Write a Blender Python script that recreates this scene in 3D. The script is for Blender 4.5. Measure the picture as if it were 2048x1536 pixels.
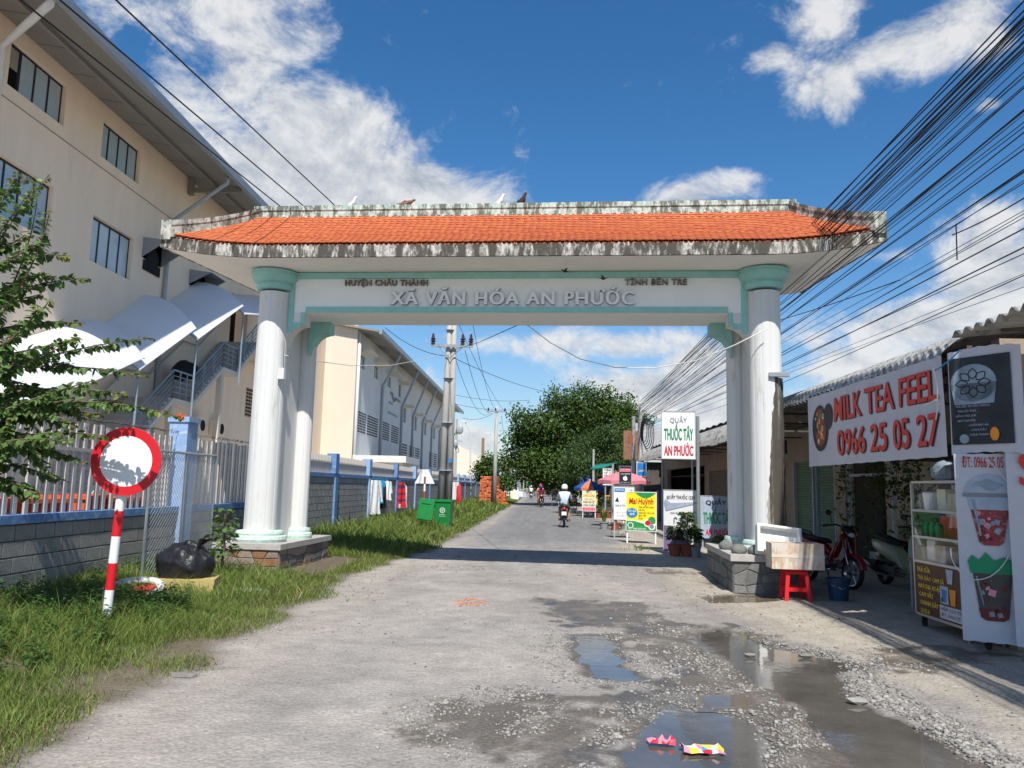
import bpy, math, random
import numpy as np
from mathutils import Vector as V, Matrix as MX
random.seed(7)
rng = np.random.default_rng(7)
sc = bpy.context.scene
for o in list(bpy.data.objects):
    bpy.data.objects.remove(o)
COL = sc.collection
PI = math.pi

# ------------------------------------------------------------------ camera
EYE = V((0, 0, 1.6))
PITCH, ROLL, YAW, FPX = .1319, .0233, .0361, 1538.0
cyw, syw = math.cos(YAW), math.sin(YAW)
FWD = V((-syw * math.cos(PITCH), cyw * math.cos(PITCH), math.sin(PITCH)))
_r = V((cyw, syw, 0)); _u = _r.cross(FWD)
RGT = _r * math.cos(ROLL) + _u * math.sin(ROLL)
UPV = _u * math.cos(ROLL) - _r * math.sin(ROLL)
cd = bpy.data.cameras.new('camera'); cam = bpy.data.objects.new('camera', cd); COL.objects.link(cam)
cam.matrix_world = MX(((RGT.x, UPV.x, -FWD.x, EYE.x), (RGT.y, UPV.y, -FWD.y, EYE.y), (RGT.z, UPV.z, -FWD.z, EYE.z), (0, 0, 0, 1)))
cd.sensor_width = 36; cd.lens = FPX / 2048 * 36; cd.clip_end = 3000; cd.clip_start = .1
sc.camera = cam
sc.render.resolution_x, sc.render.resolution_y = 1024, 768

# ------------------------------------------------------------------ sun, sky, exposure
SUN_C = V((.10, -.76, 1.0)).normalized()        # towards the sun
sl = bpy.data.lights.new('sun', 'SUN'); sun = bpy.data.objects.new('sun', sl); COL.objects.link(sun)
sl.energy = 5.0; sl.angle = math.radians(.53); sl.color = (1, .955, .88)
sun.rotation_euler = SUN_C.to_track_quat('Z', 'Y').to_euler()
world = bpy.data.worlds.new('World'); sc.world = world; world.use_nodes = True
wn = world.node_tree.nodes; wl = world.node_tree.links; wn.clear()
SKY_STR = .07
def WN(t, **k):
    n = wn.new(t)
    for a, b in k.items(): setattr(n, a, b)
    return n
def wmath(op, a, b=None, c=None, clamp=False):
    n = WN('ShaderNodeMath', operation=op, use_clamp=clamp)
    for i, v in enumerate((a, b, c)):
        if v is None: continue
        if isinstance(v, (int, float)): n.inputs[i].default_value = v
        else: wl.new(v, n.inputs[i])
    return n.outputs[0]
def wdot(a, v):
    n = WN('ShaderNodeVectorMath', operation='DOT_PRODUCT'); wl.new(a, n.inputs[0]); n.inputs[1].default_value = tuple(v); return n.outputs['Value']
def wmix(f, a, b):
    n = WN('ShaderNodeMix', data_type='RGBA')
    for i, v in ((0, f), (6, a), (7, b)):
        if isinstance(v, (int, float)): n.inputs[i].default_value = v
        elif isinstance(v, tuple): n.inputs[i].default_value = v
        else: wl.new(v, n.inputs[i])
    return n.outputs[2]
tc = WN('ShaderNodeTexCoord'); DIR = tc.outputs['Generated']
sky = WN('ShaderNodeTexSky', sky_type='NISHITA')
sky.sun_disc = False; sky.sun_elevation = math.asin(SUN_C.z); sky.sun_rotation = math.atan2(SUN_C.x, SUN_C.y)
sky.air_density = 1.0; sky.dust_density = .35; sky.ozone_density = 3.0
hsv = WN('ShaderNodeHueSaturation'); hsv.inputs['Saturation'].default_value = 1.30; hsv.inputs['Value'].default_value = 1.62
wl.new(sky.outputs[0], hsv.inputs['Color'])
def ray(x, y):
    return FWD + RGT * ((x - 1024) / FPX) - UPV * ((y - 768) / FPX)
# clouds stand in the sky by compass direction: (x, y, half width, half height, tilt, strength)
CL = [(470, 40, 190, 90, .5, 1.05), (600, 40, 90, 110, .3, .75), (560, 200, 190, 100, .5, 1.0), (720, 255, 190, 85, .45, 1.1), (430, 300, 240, 80, .5, .85), (700, 350, 330, 80, .2, 1.35), (900, 395, 180, 42, .2, 1.0),
      (520, 350, 300, 110, .3, 1.2), (300, 30, 130, 70, .6, .85), (330, 140, 130, 50, .6, .8),
      (1650, 165, 85, 70, .5, 1.0), (1660, 60, 75, 75, .0, .95), (1770, 105, 120, 50, .0, .95), (1900, 95, 120, 48, -.2, .95), (1930, 25, 120, 30, .0, .8), (1560, 120, 60, 30, .0, .75),
      (1390, 385, 120, 40, -.1, 1.05), (1480, 375, 40, 30, 0, .7), (1985, 545, 110, 100, -.3, 1.3), (2000, 460, 70, 45, 0, 1.1), (1850, 640, 170, 55, -.2, 1.05), (1700, 735, 110, 60, -.1, 1.3), (1640, 690, 60, 40, 0, .9),
      (1330, 790, 170, 55, 0, 1.25), (1400, 740, 95, 60, -.3, 1.25), (1250, 690, 260, 36, 0, .85), (1030, 690, 220, 45, .1, .75), (930, 880, 110, 45, 0, 1.0), (800, 760, 200, 60, .2, .7), (1550, 830, 200, 60, 0, 1.2), (1750, 800, 160, 60, 0, 1.1), (1800, 510, 60, 20, 0, .7), (1860, 560, 80, 22, 0, .75),
      (1975, 210, 26, 16, 0, .75), (1190, 760, 120, 40, 0, .8)]
best = None
for (cx, cy, rx, ry, t, s) in CL:
    c = ray(cx, cy).normalized()
    a = (ray(cx + math.cos(t), cy + math.sin(t)) - ray(cx, cy)); a = a - c * a.dot(c); a = a.normalized() * (FPX / rx)
    b = (ray(cx - math.sin(t), cy + math.cos(t)) - ray(cx, cy)); b = b - c * b.dot(c); b = b.normalized() * (FPX / ry)
    da, db = wdot(DIR, a), wdot(DIR, b)
    q = wmath('MULTIPLY_ADD', da, da, wmath('MULTIPLY', db, db))
    e = wmath('MULTIPLY', wmath('EXPONENT', wmath('MULTIPLY', q, -.8)), s)
    best = e if best is None else wmath('SMOOTH_MAX', best, e, .25)
front = wmath('SMOOTHSTEP' if False else 'MULTIPLY_ADD', wdot(DIR, (0, 1, 0)), 4.0, -.8, clamp=True)
blob = wmath('MULTIPLY', best, front)
sep = WN('ShaderNodeSeparateXYZ'); wl.new(DIR, sep.inputs[0])
def wnoise(scale, det, rough, off, dist=0.0):
    mp = WN('ShaderNodeMapping'); mp.inputs['Location'].default_value = off; mp.inputs['Scale'].default_value = (1, 1, 1.35); wl.new(DIR, mp.inputs[0])
    n = WN('ShaderNodeTexNoise'); n.inputs['Scale'].default_value = scale; n.inputs['Detail'].default_value = det; n.inputs['Roughness'].default_value = rough; n.inputs['Distortion'].default_value = dist
    wl.new(mp.outputs[0], n.inputs['Vector']); return n.outputs['Fac']
n1 = wnoise(10, 14, .67, (3.1, 1.7, .4), .3)
n1b = wnoise(10, 8, .64, (3.1, 1.7, .37), .3)
n2 = wnoise(3.2, 5, .55, (7, 2, 1))
back = wmath('MULTIPLY', wmath('SUBTRACT', 1.0, front), wmath('MULTIPLY_ADD', n2, 2.2, -.75, clamp=True))   # the same sort of cloud goes on behind the viewer
cov = wmath('ADD', blob, back)
dens = wmath('ADD', cov, wmath('MULTIPLY_ADD', n1, 2.1, -1.52))
alpha = WN('ShaderNodeMapRange', interpolation_type='SMOOTHSTEP'); wl.new(dens, alpha.inputs[0]); alpha.inputs[1].default_value = -.06; alpha.inputs[2].default_value = .54
up = wmath('SUBTRACT', n1, n1b)            # density falls off upwards: the lit side of a puff
lit = wmath('MULTIPLY_ADD', up, 3.6, wmath('MULTIPLY_ADD', dens, -.34, .92), clamp=True)
ccol = wmix(lit, (4.8, 5.4, 6.4, 1), (9.9, 9.9, 9.9, 1))
# thin high haze near the horizon
hz = WN('ShaderNodeMapRange', interpolation_type='SMOOTHSTEP'); wl.new(sep.outputs['Z'], hz.inputs[0]); hz.inputs[1].default_value = .30; hz.inputs[2].default_value = -.02; hz.inputs[3].default_value = 0; hz.inputs[4].default_value = .40
base = wmix(wmath('MULTIPLY', hz.outputs[0], wmath('MULTIPLY_ADD', n2, 1.2, .35, clamp=True)), hsv.outputs[0], (5.4, 6.3, 7.6, 1))
final = wmix(wmath('MULTIPLY', alpha.outputs[0], .93), base, ccol)
bg = WN('ShaderNodeBackground'); bg.inputs['Strength'].default_value = SKY_STR; wl.new(final, bg.inputs['Color'])
wo = WN('ShaderNodeOutputWorld'); wl.new(bg.outputs[0], wo.inputs[0])
sc.view_settings.view_transform = 'Standard'; sc.view_settings.look = 'None'; sc.view_settings.gamma = 1; sc.view_settings.exposure = .28
sc.view_settings.use_curve_mapping = False
sc.render.engine = 'CYCLES'; sc.cycles.max_bounces = 6; sc.cycles.transparent_max_bounces = 12

# ------------------------------------------------------------------ materials
MATS = {}
def M(name, col, rough=.8, var=.14, vs=3.0, bump=0.0, bs=25.0, metal=0.0, spec=.35, stretch=None, col2=None, thr=None, isl=0.0, trans=0.0, bdist=.02):
    """base colour with fine variation; col2/thr: second colour where a noise passes thr; isl: variation per loose piece"""
    m = bpy.data.materials.new(name); m.use_nodes = True; MATS[name] = m
    N, L = m.node_tree.nodes, m.node_tree.links
    b = N['Principled BSDF']; b.inputs['Roughness'].default_value = rough; b.inputs['Metallic'].default_value = metal
    b.inputs['Specular IOR Level'].default_value = spec
    t = N.new('ShaderNodeTexCoord'); vec = t.outputs['Object']
    if stretch:
        mp = N.new('ShaderNodeMapping'); mp.inputs['Scale'].default_value = stretch; L.new(vec, mp.inputs[0]); vec = mp.outputs[0]
    n = N.new('ShaderNodeTexNoise'); n.inputs['Scale'].default_value = vs; n.inputs['Detail'].default_value = 8; n.inputs['Roughness'].default_value = .62; L.new(vec, n.inputs['Vector'])
    mx = N.new('ShaderNodeMix'); mx.data_type = 'RGBA'
    mr = N.new('ShaderNodeMapRange'); mr.inputs[1].default_value = .28; mr.inputs[2].default_value = .72; L.new(n.outputs['Fac'], mr.inputs[0]); L.new(mr.outputs[0], mx.inputs[0])
    mx.inputs[6].default_value = tuple(max(0, c * (1 - var)) for c in col) + (1,); mx.inputs[7].default_value = tuple(min(1, c * (1 + var)) for c in col) + (1,)
    out = mx.outputs[2]
    if col2:
        n3 = N.new('ShaderNodeTexNoise'); n3.inputs['Scale'].default_value = vs * 1.7; n3.inputs['Detail'].default_value = 10; n3.inputs['Roughness'].default_value = .7; L.new(vec, n3.inputs['Vector'])
        r2 = N.new('ShaderNodeMapRange'); r2.interpolation_type = 'SMOOTHSTEP'; r2.inputs[1].default_value = thr - .06; r2.inputs[2].default_value = thr + .06; L.new(n3.outputs['Fac'], r2.inputs[0])
        m2 = N.new('ShaderNodeMix'); m2.data_type = 'RGBA'; L.new(r2.outputs[0], m2.inputs[0]); L.new(out, m2.inputs[6]); m2.inputs[7].default_value = tuple(col2) + (1,); out = m2.outputs[2]
    if isl:
        g = N.new('ShaderNodeNewGeometry'); oi = N.new('ShaderNodeObjectInfo')
        ad = N.new('ShaderNodeMath'); ad.operation = 'ADD'; L.new(g.outputs['Random Per Island'], ad.inputs[0]); L.new(oi.outputs['Random'], ad.inputs[1])
        fr = N.new('ShaderNodeMath'); fr.operation = 'FRACT'; L.new(ad.outputs[0], fr.inputs[0])
        h = N.new('ShaderNodeHueSaturation'); L.new(out, h.inputs['Color'])
        r3 = N.new('ShaderNodeMapRange'); r3.inputs[3].default_value = 1 - isl; r3.inputs[4].default_value = 1 + isl; L.new(fr.outputs[0], r3.inputs[0]); L.new(r3.outputs[0], h.inputs['Value'])
        r4 = N.new('ShaderNodeMapRange'); r4.inputs[3].default_value = .5 - isl * .05; r4.inputs[4].default_value = .5 + isl * .05; L.new(fr.outputs[0], r4.inputs[0]); L.new(r4.outputs[0], h.inputs['Hue'])
        out = h.outputs[0]
    L.new(out, b.inputs['Base Color'])
    if bump:
        n2 = N.new('ShaderNodeTexNoise'); n2.inputs['Scale'].default_value = bs; n2.inputs['Detail'].default_value = 6; L.new(vec, n2.inputs['Vector'])
        bp = N.new('ShaderNodeBump'); bp.inputs['Strength'].default_value = bump; bp.inputs['Distance'].default_value = bdist; L.new(n2.outputs['Fac'], bp.inputs['Height']); L.new(bp.outputs[0], b.inputs['Normal'])
    if trans:
        tr = N.new('ShaderNodeBsdfTranslucent'); L.new(out, tr.inputs['Color']); ms = N.new('ShaderNodeMixShader'); ms.inputs[0].default_value = trans
        L.new(b.outputs[0], ms.inputs[1]); L.new(tr.outputs[0], ms.inputs[2]); L.new(ms.outputs[0], N['Material Output'].inputs['Surface'])
    return m
def G_(name):
    return MATS[name]
M('white_paint', (.64, .64, .625), .6, .07, 2.6, .12, 40, col2=(.45, .435, .39), thr=.635, stretch=(1, 1, .16))
M('mint_paint', (.27, .53, .495), .6, .12, 4, .05, 40, col2=(.35, .50, .48), thr=.66)
M('white_bounce_lit', (.80, .81, .80), .6, .05, 2.5, .08, 40, col2=(.66, .67, .65), thr=.70, stretch=(.4, 1, .6))  # paler copy of the column white: road bounce on the beam put into colour
M('soffit_paint', (.82, .79, .73), .7, .06, 1.5, .05, 30)  # raised too, light bounced up from the road is part of this tone
M('mint_worn', (.42, .60, .54), .8, .25, 14, .3, 40, col2=(.62, .63, .57), thr=.52)
M('tile_orange', (.49, .135, .052), .75, .12, 18, .1, 60, isl=.07)
M('cream_wall', (.89, .71, .53), .85, .07, .9, .06, 20, col2=(.77, .66, .54), thr=.64, stretch=(1, 1, .22))
M('grey_wall', (.68, .68, .65), .85, .07, .6, .05, 20, col2=(.60, .60, .58), thr=.64)
M('lit_cream', (.64, .57, .47), .85, .05, .5)
M('metal_roof', (.30, .33, .36), .5, .12, .8, metal=.4)
M('soffit_metal', (.24, .225, .20), .7, .12, .8)
M('dark_frame', (.02, .022, .026), .45, .1)
M('window_glass', (.42, .52, .57), .18, .15, .6, spec=.8)
M('dark_void', (.012, .012, .013), .9, .1)
M('pvc_grey', (.34, .37, .40), .45, .1)
M('pvc_white', (.62, .62, .60), .5, .08)
M('canopy_sheet', (.84, .86, .89), .35, .05, .5, trans=.3)
M('steel_blue_grey', (.22, .28, .34), .5, .12)
M('concrete', (.40, .385, .355), .9, .15, 5, .3, 30, col2=(.27, .26, .235), thr=.6)
M('concrete_pole', (.40, .39, .37), .9, .12, 6, .2, 30, col2=(.30, .29, .27), thr=.62, stretch=(1, 1, .3))
M('block_grey', (.30, .285, .26), .95, .2, 7, .5, 60, isl=.10, col2=(.20, .19, .175), thr=.62)
M('mortar', (.17, .165, .155), .95, .2, 9, .4, 60)
M('blue_paint', (.11, .225, .44), .7, .2, 6, .15, 30, col2=(.27, .36, .50), thr=.57)
M('blue_paint_pale', (.24, .37, .58), .7, .15, 6, .15, 30, col2=(.44, .50, .56), thr=.58)
M('bar_pale', (.46, .43, .40), .8, .12, 8, .1, 40, col2=(.30, .27, .25), thr=.66)
M('galv', (.33, .35, .36), .45, .12, 10, metal=.5)
M('sign_red', (.60, .012, .022), .4, .08, 5)
M('sign_white', (.78, .78, .78), .35, .04, 3)
M('stone_brown', (.25, .20, .17), .9, .3, 9, .5, 40, isl=.25, col2=(.30, .17, .10), thr=.6)
M('stone_grey', (.15, .15, .145), .85, .25, 9, .6, 30, isl=.22)
M('stone_rust', (.25, .125, .07), .9, .3, 9, .5, 40)
M('foam_brown', (.55, .40, .28), .75, .2, 5, .1, 40, col2=(.62, .57, .50), thr=.5, stretch=(1.6, 1.6, .5))
M('foam_white', (.78, .78, .76), .6, .05)
M('stool_red', (.66, .02, .028), .35, .06)
M('bin_green', (.012, .20, .045), .4, .12, 6)
M('black_plastic', (.013, .013, .015), .40, .2, 12, .45, 9, spec=.45, bdist=.05)
M('black_rubber', (.014, .014, .014), .75, .2)
M('cable', (.010, .010, .011), .6, .1)
M('cable_grey', (.17, .17, .17), .6, .1)
M('leaf_near', (.095, .165, .038), .5, .25, 30, isl=.45, trans=.28, spec=.45)
M('leaf_yellow', (.16, .17, .03), .5, .25, 30, isl=.4, trans=.3)
M('leaf_dark', (.062, .108, .018), .5, .3, 2, isl=.65, trans=.22, spec=.3)
M('leaf_feather', (.065, .115, .03), .55, .3, 2, isl=.5, trans=.3)
M('leaf_pot', (.055, .12, .025), .5, .3, 9, isl=.5, trans=.25)
M('bark', (.14, .105, .075), .95, .3, 12, .6, 30)
M('grass_blade', (.160, .215, .042), .6, .25, 1.3, isl=.45, trans=.3, col2=(.21, .19, .07), thr=.68)
M('straw', (.30, .245, .12), .8, .25, 2, isl=.35, trans=.2)
M('soil', (.105, .085, .06), .95, .3, 4, .6, 40)
M('petal_orange', (.75, .15, .04), .6, .1, trans=.2)
M('brick_red', (.64, .175, .06), .85, .2, 20, .3, 60, isl=.22)
M('shutter_green', (.11, .20, .135), .6, .12, 3)
M('shutter_brown', (.19, .155, .115), .6, .12, 3)
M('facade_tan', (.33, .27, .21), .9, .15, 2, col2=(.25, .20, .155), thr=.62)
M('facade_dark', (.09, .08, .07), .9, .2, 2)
M('fibre_cement', (.30, .30, .295), .9, .2, 5, .2, 30, col2=(.15, .15, .145), thr=.56, stretch=(.6, 2, 1))
M('fibre_old', (.30, .30, .29), .9, .25, 3, .2, 30, col2=(.15, .15, .145), thr=.56)
M('banner_white', (.52, .52, .57), .55, .06, 2, .55, 3.5, bdist=.06)
M('print_red', (.62, .045, .035), .5, .08)
M('print_dark', (.018, .02, .03), .5, .1)
M('print_green', (.01, .23, .10), .5, .1)
M('print_crimson', (.58, .02, .05), .5, .1)
M('print_grey', (.22, .23, .26), .5, .1)
M('print_blue', (.02, .20, .50), .5, .1)
M('print_yellow', (.85, .72, .02), .5, .06)
M('print_gold', (.80, .58, .06), .5, .06)
M('print_leaf', (.02, .27, .07), .5, .25, 20)
M('print_brown', (.075, .032, .022), .45, .15)
M('print_orange', (.80, .28, .03), .5, .1)
M('print_purple', (.20, .14, .27), .5, .1)
M('print_maroon', (.13, .018, .022), .5, .3, 9)
M('print_pink', (.70, .25, .32), .5, .1)
M('print_cream', (.78, .72, .42), .5, .06)
M('print_tea', (.25, .03, .035), .45, .5, 8, col2=(.45, .20, .20), thr=.6)
M('print_tea_dark', (.055, .055, .05), .45, .5, 8, col2=(.09, .035, .03), thr=.58)
M('print_lid', (.36, .42, .52), .4, .2, 6)
M('print_night', (.020, .026, .034), .45, .6, 3, col2=(.10, .045, .06), thr=.66)
M('print_ice', (.24, .31, .38), .45, .3, 5)
M('paint_red', (.30, .008, .012), .22, .05, spec=.6)
M('paint_cream', (.46, .48, .31), .25, .05, spec=.6)
M('paint_black', (.012, .012, .013), .3, .1, spec=.5)
M('chrome', (.55, .55, .56), .22, .05, metal=.9)
M('engine_grey', (.12, .12, .12), .5, .1, metal=.5)
M('seat_black', (.016, .015, .015), .6, .1)
M('lamp_red', (.35, .01, .01), .2, .05, spec=.7)
M('lens_clear', (.55, .56, .58), .1, .05, spec=.8)
M('rack_steel', (.28, .29, .30), .4, .1, metal=.6)
M('bucket_blue', (.018, .055, .12), .45, .1)
M('pot_terra', (.30, .085, .05), .85, .15)
M('pot_grey', (.28, .29, .30), .85, .15)
M('cloth_white', (.74, .74, .74), .85, .06, 8, .2, 20)
M('cloth_print', (.72, .72, .70), .85, .06, 8, col2=(.20, .20, .22), thr=.60)
M('cloth_cyan', (.02, .30, .55), .85, .1)
M('cloth_dark', (.02, .02, .025), .85, .1)
M('cloth_red', (.62, .02, .03), .85, .1)
M('cloth_shirt', (.52, .60, .72), .85, .06, 6)
M('cloth_trouser', (.12, .125, .13), .85, .1)
M('cloth_maroon', (.16, .02, .05), .85, .1)
M('cloth_salmon', (.60, .22, .17), .85, .1)
M('cloth_mustard', (.50, .30, .06), .85, .1)
M('skin', (.36, .20, .13), .6, .08)
M('hair', (.015, .012, .010), .5, .1)
M('helmet_pale', (.72, .74, .72), .3, .05, spec=.5)
M('helmet_blue', (.02, .06, .28), .3, .05, spec=.5)
M('helmet_red', (.50, .02, .03), .3, .05, spec=.5)
M('umbrella_blue', (.02, .10, .38), .7, .1, trans=.15)
M('umbrella_orange', (.70, .20, .10), .7, .1, trans=.15)
M('umbrella_pink', (.66, .24, .28), .7, .1, trans=.15)
M('tarp_blue', (.015, .06, .30), .6, .15)
M('tarp_green', (.01, .20, .15), .6, .15)
M('crate_orange', (.72, .10, .02), .5, .12, 6)
M('box_yellow', (.46, .36, .14), .6, .1)
M('wood', (.26, .17, .10), .8, .25, 6, stretch=(1, 6, 6))
M('alu', (.52, .52, .53), .35, .08, metal=.7)
M('rope_white', (.62, .61, .57), .8, .1)
M('ribbon_red', (.60, .03, .05), .6, .1)
M('bird_white', (.70, .68, .67), .8, .1)
M('bird_brown', (.26, .12, .085), .8, .2, 20)
M('bird_dark', (.045, .028, .028), .8, .2, 20)
M('gravel', (.255, .242, .222), .95, .2, 20, isl=.40)
M('gravel_dark', (.24, .23, .215), .9, .2, 20, isl=.45)
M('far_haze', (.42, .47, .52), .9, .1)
M('far_green', (.05, .09, .035), .8, .3, 4)
M('led', (.6, .6, .62), .3, .02)
M('yellow_wall', (.62, .48, .10), .85, .1)
M('brick_dust', (.52, .17, .08), .9, .2, 20, isl=.2)
M('insulator', (.05, .022, .02), .3, .1, spec=.6)

def weather(name, base, dark, mid, vscale, zs, thr):
    """concrete with lichen blotches and rain streaks"""
    m = M(name, base, .92, .16, vscale, .5, 35, col2=mid, thr=.50, stretch=(1, 1, zs))
    N, L = m.node_tree.nodes, m.node_tree.links; b = N['Principled BSDF']
    src = b.inputs['Base Color'].links[0].from_socket
    t = N.new('ShaderNodeTexCoord'); mp = N.new('ShaderNodeMapping'); mp.inputs['Scale'].default_value = (1, 1, zs * .5); mp.inputs['Location'].default_value = (3, 5, 2); L.new(t.outputs['Object'], mp.inputs[0])
    n = N.new('ShaderNodeTexNoise'); n.inputs['Scale'].default_value = vscale * .9; n.inputs['Detail'].default_value = 9; n.inputs['Roughness'].default_value = .72; L.new(mp.outputs[0], n.inputs['Vector'])
    r = N.new('ShaderNodeMapRange'); r.interpolation_type = 'SMOOTHSTEP'; r.inputs[1].default_value = thr - .05; r.inputs[2].default_value = thr + .06; L.new(n.outputs['Fac'], r.inputs[0])
    x = N.new('ShaderNodeMix'); x.data_type = 'RGBA'; L.new(r.outputs[0], x.inputs[0]); L.new(src, x.inputs[6]); x.inputs[7].default_value = tuple(dark) + (1,); L.new(x.outputs[2], b.inputs['Base Color'])
    return m
weather('fascia_worn', (.52, .50, .46), (.075, .068, .055), (.26, .245, .21), 7, .55, .47)
weather('ridge_worn', (.33, .45, .39), (.13, .145, .12), (.56, .58, .53), 9, .7, .50)
weather('hip_worn', (.50, .48, .43), (.10, .105, .085), (.30, .32, .27), 7, .9, .50)
weather('pier_stain', (.42, .395, .34), (.075, .068, .056), (.26, .235, .19), 6.5, .06, .445)

# ------------------------------------------------------------------ helpers
ROOTM = {}
def prop(o, label=None, cat=None, group=None, kind=None):
    for k, v in (('label', label), ('category', cat), ('group', group), ('kind', kind)):
        if v: o[k] = v
    return o
def thing(name, label, cat, loc=(0, 0, 0), rz=0.0, group=None, tilt=None):
    o = bpy.data.objects.new(name, None); COL.objects.link(o); o.location = loc; o.rotation_euler = tilt or (0, 0, rz); o.empty_display_size = .2
    ROOTM[o.name] = MX.Translation(V(loc)) @ o.rotation_euler.to_matrix().to_4x4()
    return prop(o, label, cat, group)
def copy_tree(o, parent=None, label=None, loc=None, rz=None, scale=None):
    c = o.copy(); COL.objects.link(c)
    if parent: c.parent = parent
    for ch in o.children: copy_tree(ch, c)
    if label: c['label'] = label
    if loc is not None: c.location = loc
    if rz is not None: c.rotation_euler = (0, 0, rz)
    if scale: c.scale = (scale,) * 3
    return c
FONT = bpy.data.curves.new('lettering_curve', 'FONT'); FONT.resolution_u = 2
FONT_O = bpy.data.objects.new('lettering_curve', FONT)
class MB:
    def __init__(s, T=None): s.v, s.f, s.m, s.T = [], [], [], T
    def add(s, vs, fs, mi=0):
        k = len(s.v)
        s.v.extend([tuple(s.T @ V(p)) for p in vs] if s.T is not None else [tuple(p) for p in vs])
        s.f.extend([[i + k for i in f] for f in fs]); s.m.extend([mi] * len(fs)); return s
    def box(s, lo, hi, mi=0, R=None, C=None):
        x0, y0, z0 = lo; x1, y1, z1 = hi
        vs = [V(p) for p in ((x0, y0, z0), (x1, y0, z0), (x1, y1, z0), (x0, y1, z0), (x0, y0, z1), (x1, y0, z1), (x1, y1, z1), (x0, y1, z1))]
        if R is not None:
            c = V(C) if C else sum(vs, V()) / 8; vs = [c + R @ (p - c) for p in vs]
        return s.add(vs, [(0, 3, 2, 1), (4, 5, 6, 7), (0, 1, 5, 4), (1, 2, 6, 5), (2, 3, 7, 6), (3, 0, 4, 7)], mi)
    def bevbox(s, lo, hi, b, mi=0):
        x0, y0, z0 = lo; x1, y1, z1 = hi; ring = []
        for z, i in ((z0, b), (z0 + b, 0), (z1 - b, 0), (z1, b)):
            ring.append([(x0 + i + b * (i == 0) * 0, y0 + i, z), (x1 - i, y0 + i, z), (x1 - i, y1 - i, z), (x0 + i, y1 - i, z)])
        return s.loft(ring, mi, True)
    def loft(s, rings, mi=0, caps=True, close=True):
        n = len(rings[0]); vs = [p for r in rings for p in r]; fs = []
        for i in range(len(rings) - 1):
            for j in range(n if close else n - 1):
                a, b = i * n + j, i * n + (j + 1) % n; fs.append((a, b, b + n, a + n))
        if caps: fs.append(tuple(range(n))[::-1]); fs.append(tuple(range((len(rings) - 1) * n, len(rings) * n)))
        return s.add(vs, fs, mi)
    def tube(s, pts, r, n=6, mi=0, caps=True):
        pts = [V(p) for p in pts]; rings = []; rs = r if isinstance(r, (list, tuple)) else [r] * len(pts); up = None
        for i, p in enumerate(pts):
            d = (pts[min(i + 1, len(pts) - 1)] - pts[max(i - 1, 0)]).normalized()
            if up is None: up = V((0, 0, 1)) if abs(d.z) < .9 else V((1, 0, 0))
            a = d.cross(up).normalized(); b = a.cross(d); up = b
            rings.append([p + (a * math.cos(2 * PI * k / n) + b * math.sin(2 * PI * k / n)) * rs[i] for k in range(n)])
        return s.loft(rings, mi, caps)
    def cyl(s, p0, p1, r0, r1=None, n=12, mi=0): return s.tube([p0, p1], [r0, r0 if r1 is None else r1], n, mi)
    def lathe(s, prof, c=(0, 0, 0), n=16, mi=0, caps=True, a0=0, a1=2 * PI):
        full = abs(a1 - a0 - 2 * PI) < 1e-6; k = n if full else n + 1
        return s.loft([[(c[0] + r * math.cos(a0 + (a1 - a0) * i / n), c[1] + r * math.sin(a0 + (a1 - a0) * i / n), c[2] + z) for i in range(k)] for r, z in prof], mi, caps, full)
    def ball(s, c, r, mi=0, nu=10, nv=6):
        r = r if isinstance(r, (tuple, list)) else (r, r, r)
        rings = [[(c[0] + r[0] * math.sin(PI * (j + .02) / (nv + .04)) * math.cos(2 * PI * i / nu), c[1] + r[1] * math.sin(PI * (j + .02) / (nv + .04)) * math.sin(2 * PI * i / nu), c[2] - r[2] * math.cos(PI * (j + .02) / (nv + .04))) for i in range(nu)] for j in range(nv + 1)]
        return s.loft(rings, mi, True)
    def prism(s, poly, y0, y1, mi=0):   # poly in local x,z ; extruded along y
        n = len(poly); vs = [(x, y0, z) for x, z in poly] + [(x, y1, z) for x, z in poly]
        return s.add(vs, [tuple(range(n)), tuple(range(2 * n - 1, n - 1, -1))] + [(i, i + n, (i + 1) % n + n, (i + 1) % n) for i in range(n)], mi)
    def poly(s, pts, mi=0): return s.add(pts, [tuple(range(len(pts)))], mi)
    def disc(s, c, r, y, mi=0, n=20, rz=None):
        return s.poly([(c[0] + r * math.cos(2 * PI * i / n), y, c[1] + (rz or r) * math.sin(2 * PI * i / n)) for i in range(n)], mi)
    def text(s, body, x, z, cap, w=None, y=-.004, mi=0, align='C', bold=.012, ext=0.0, slant=0.0, side=None, space=1.0):
        FONT.body = body; FONT.offset = 0 if 'Đ' in body else min(bold, .010); FONT.extrude = ext; FONT.shear = slant; FONT.space_character = space; FONT.space_word = 1 + (space - 1) * 1.5; FONT.resolution_u = 3 if cap > .1 else 1
        me = bpy.data.meshes.new_from_object(FONT_O)
        co = [v.co.copy() for v in me.vertices]; x0 = min(c.x for c in co); x1 = max(c.x for c in co)
        sz = cap / .692; sx = (w / (x1 - x0)) if w else sz; W = (x1 - x0) * sx
        ox = x - (W / 2 if align == 'C' else 0)
        s.add([(ox + (c.x - x0) * sx, y - c.z, z + c.y * sz) for c in co], [tuple(p.vertices) for p in me.polygons], mi)
        if side is not None: s.m[-len(me.polygons):] = [mi if abs(p.normal.z) > .7 else side for p in me.polygons]
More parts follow.
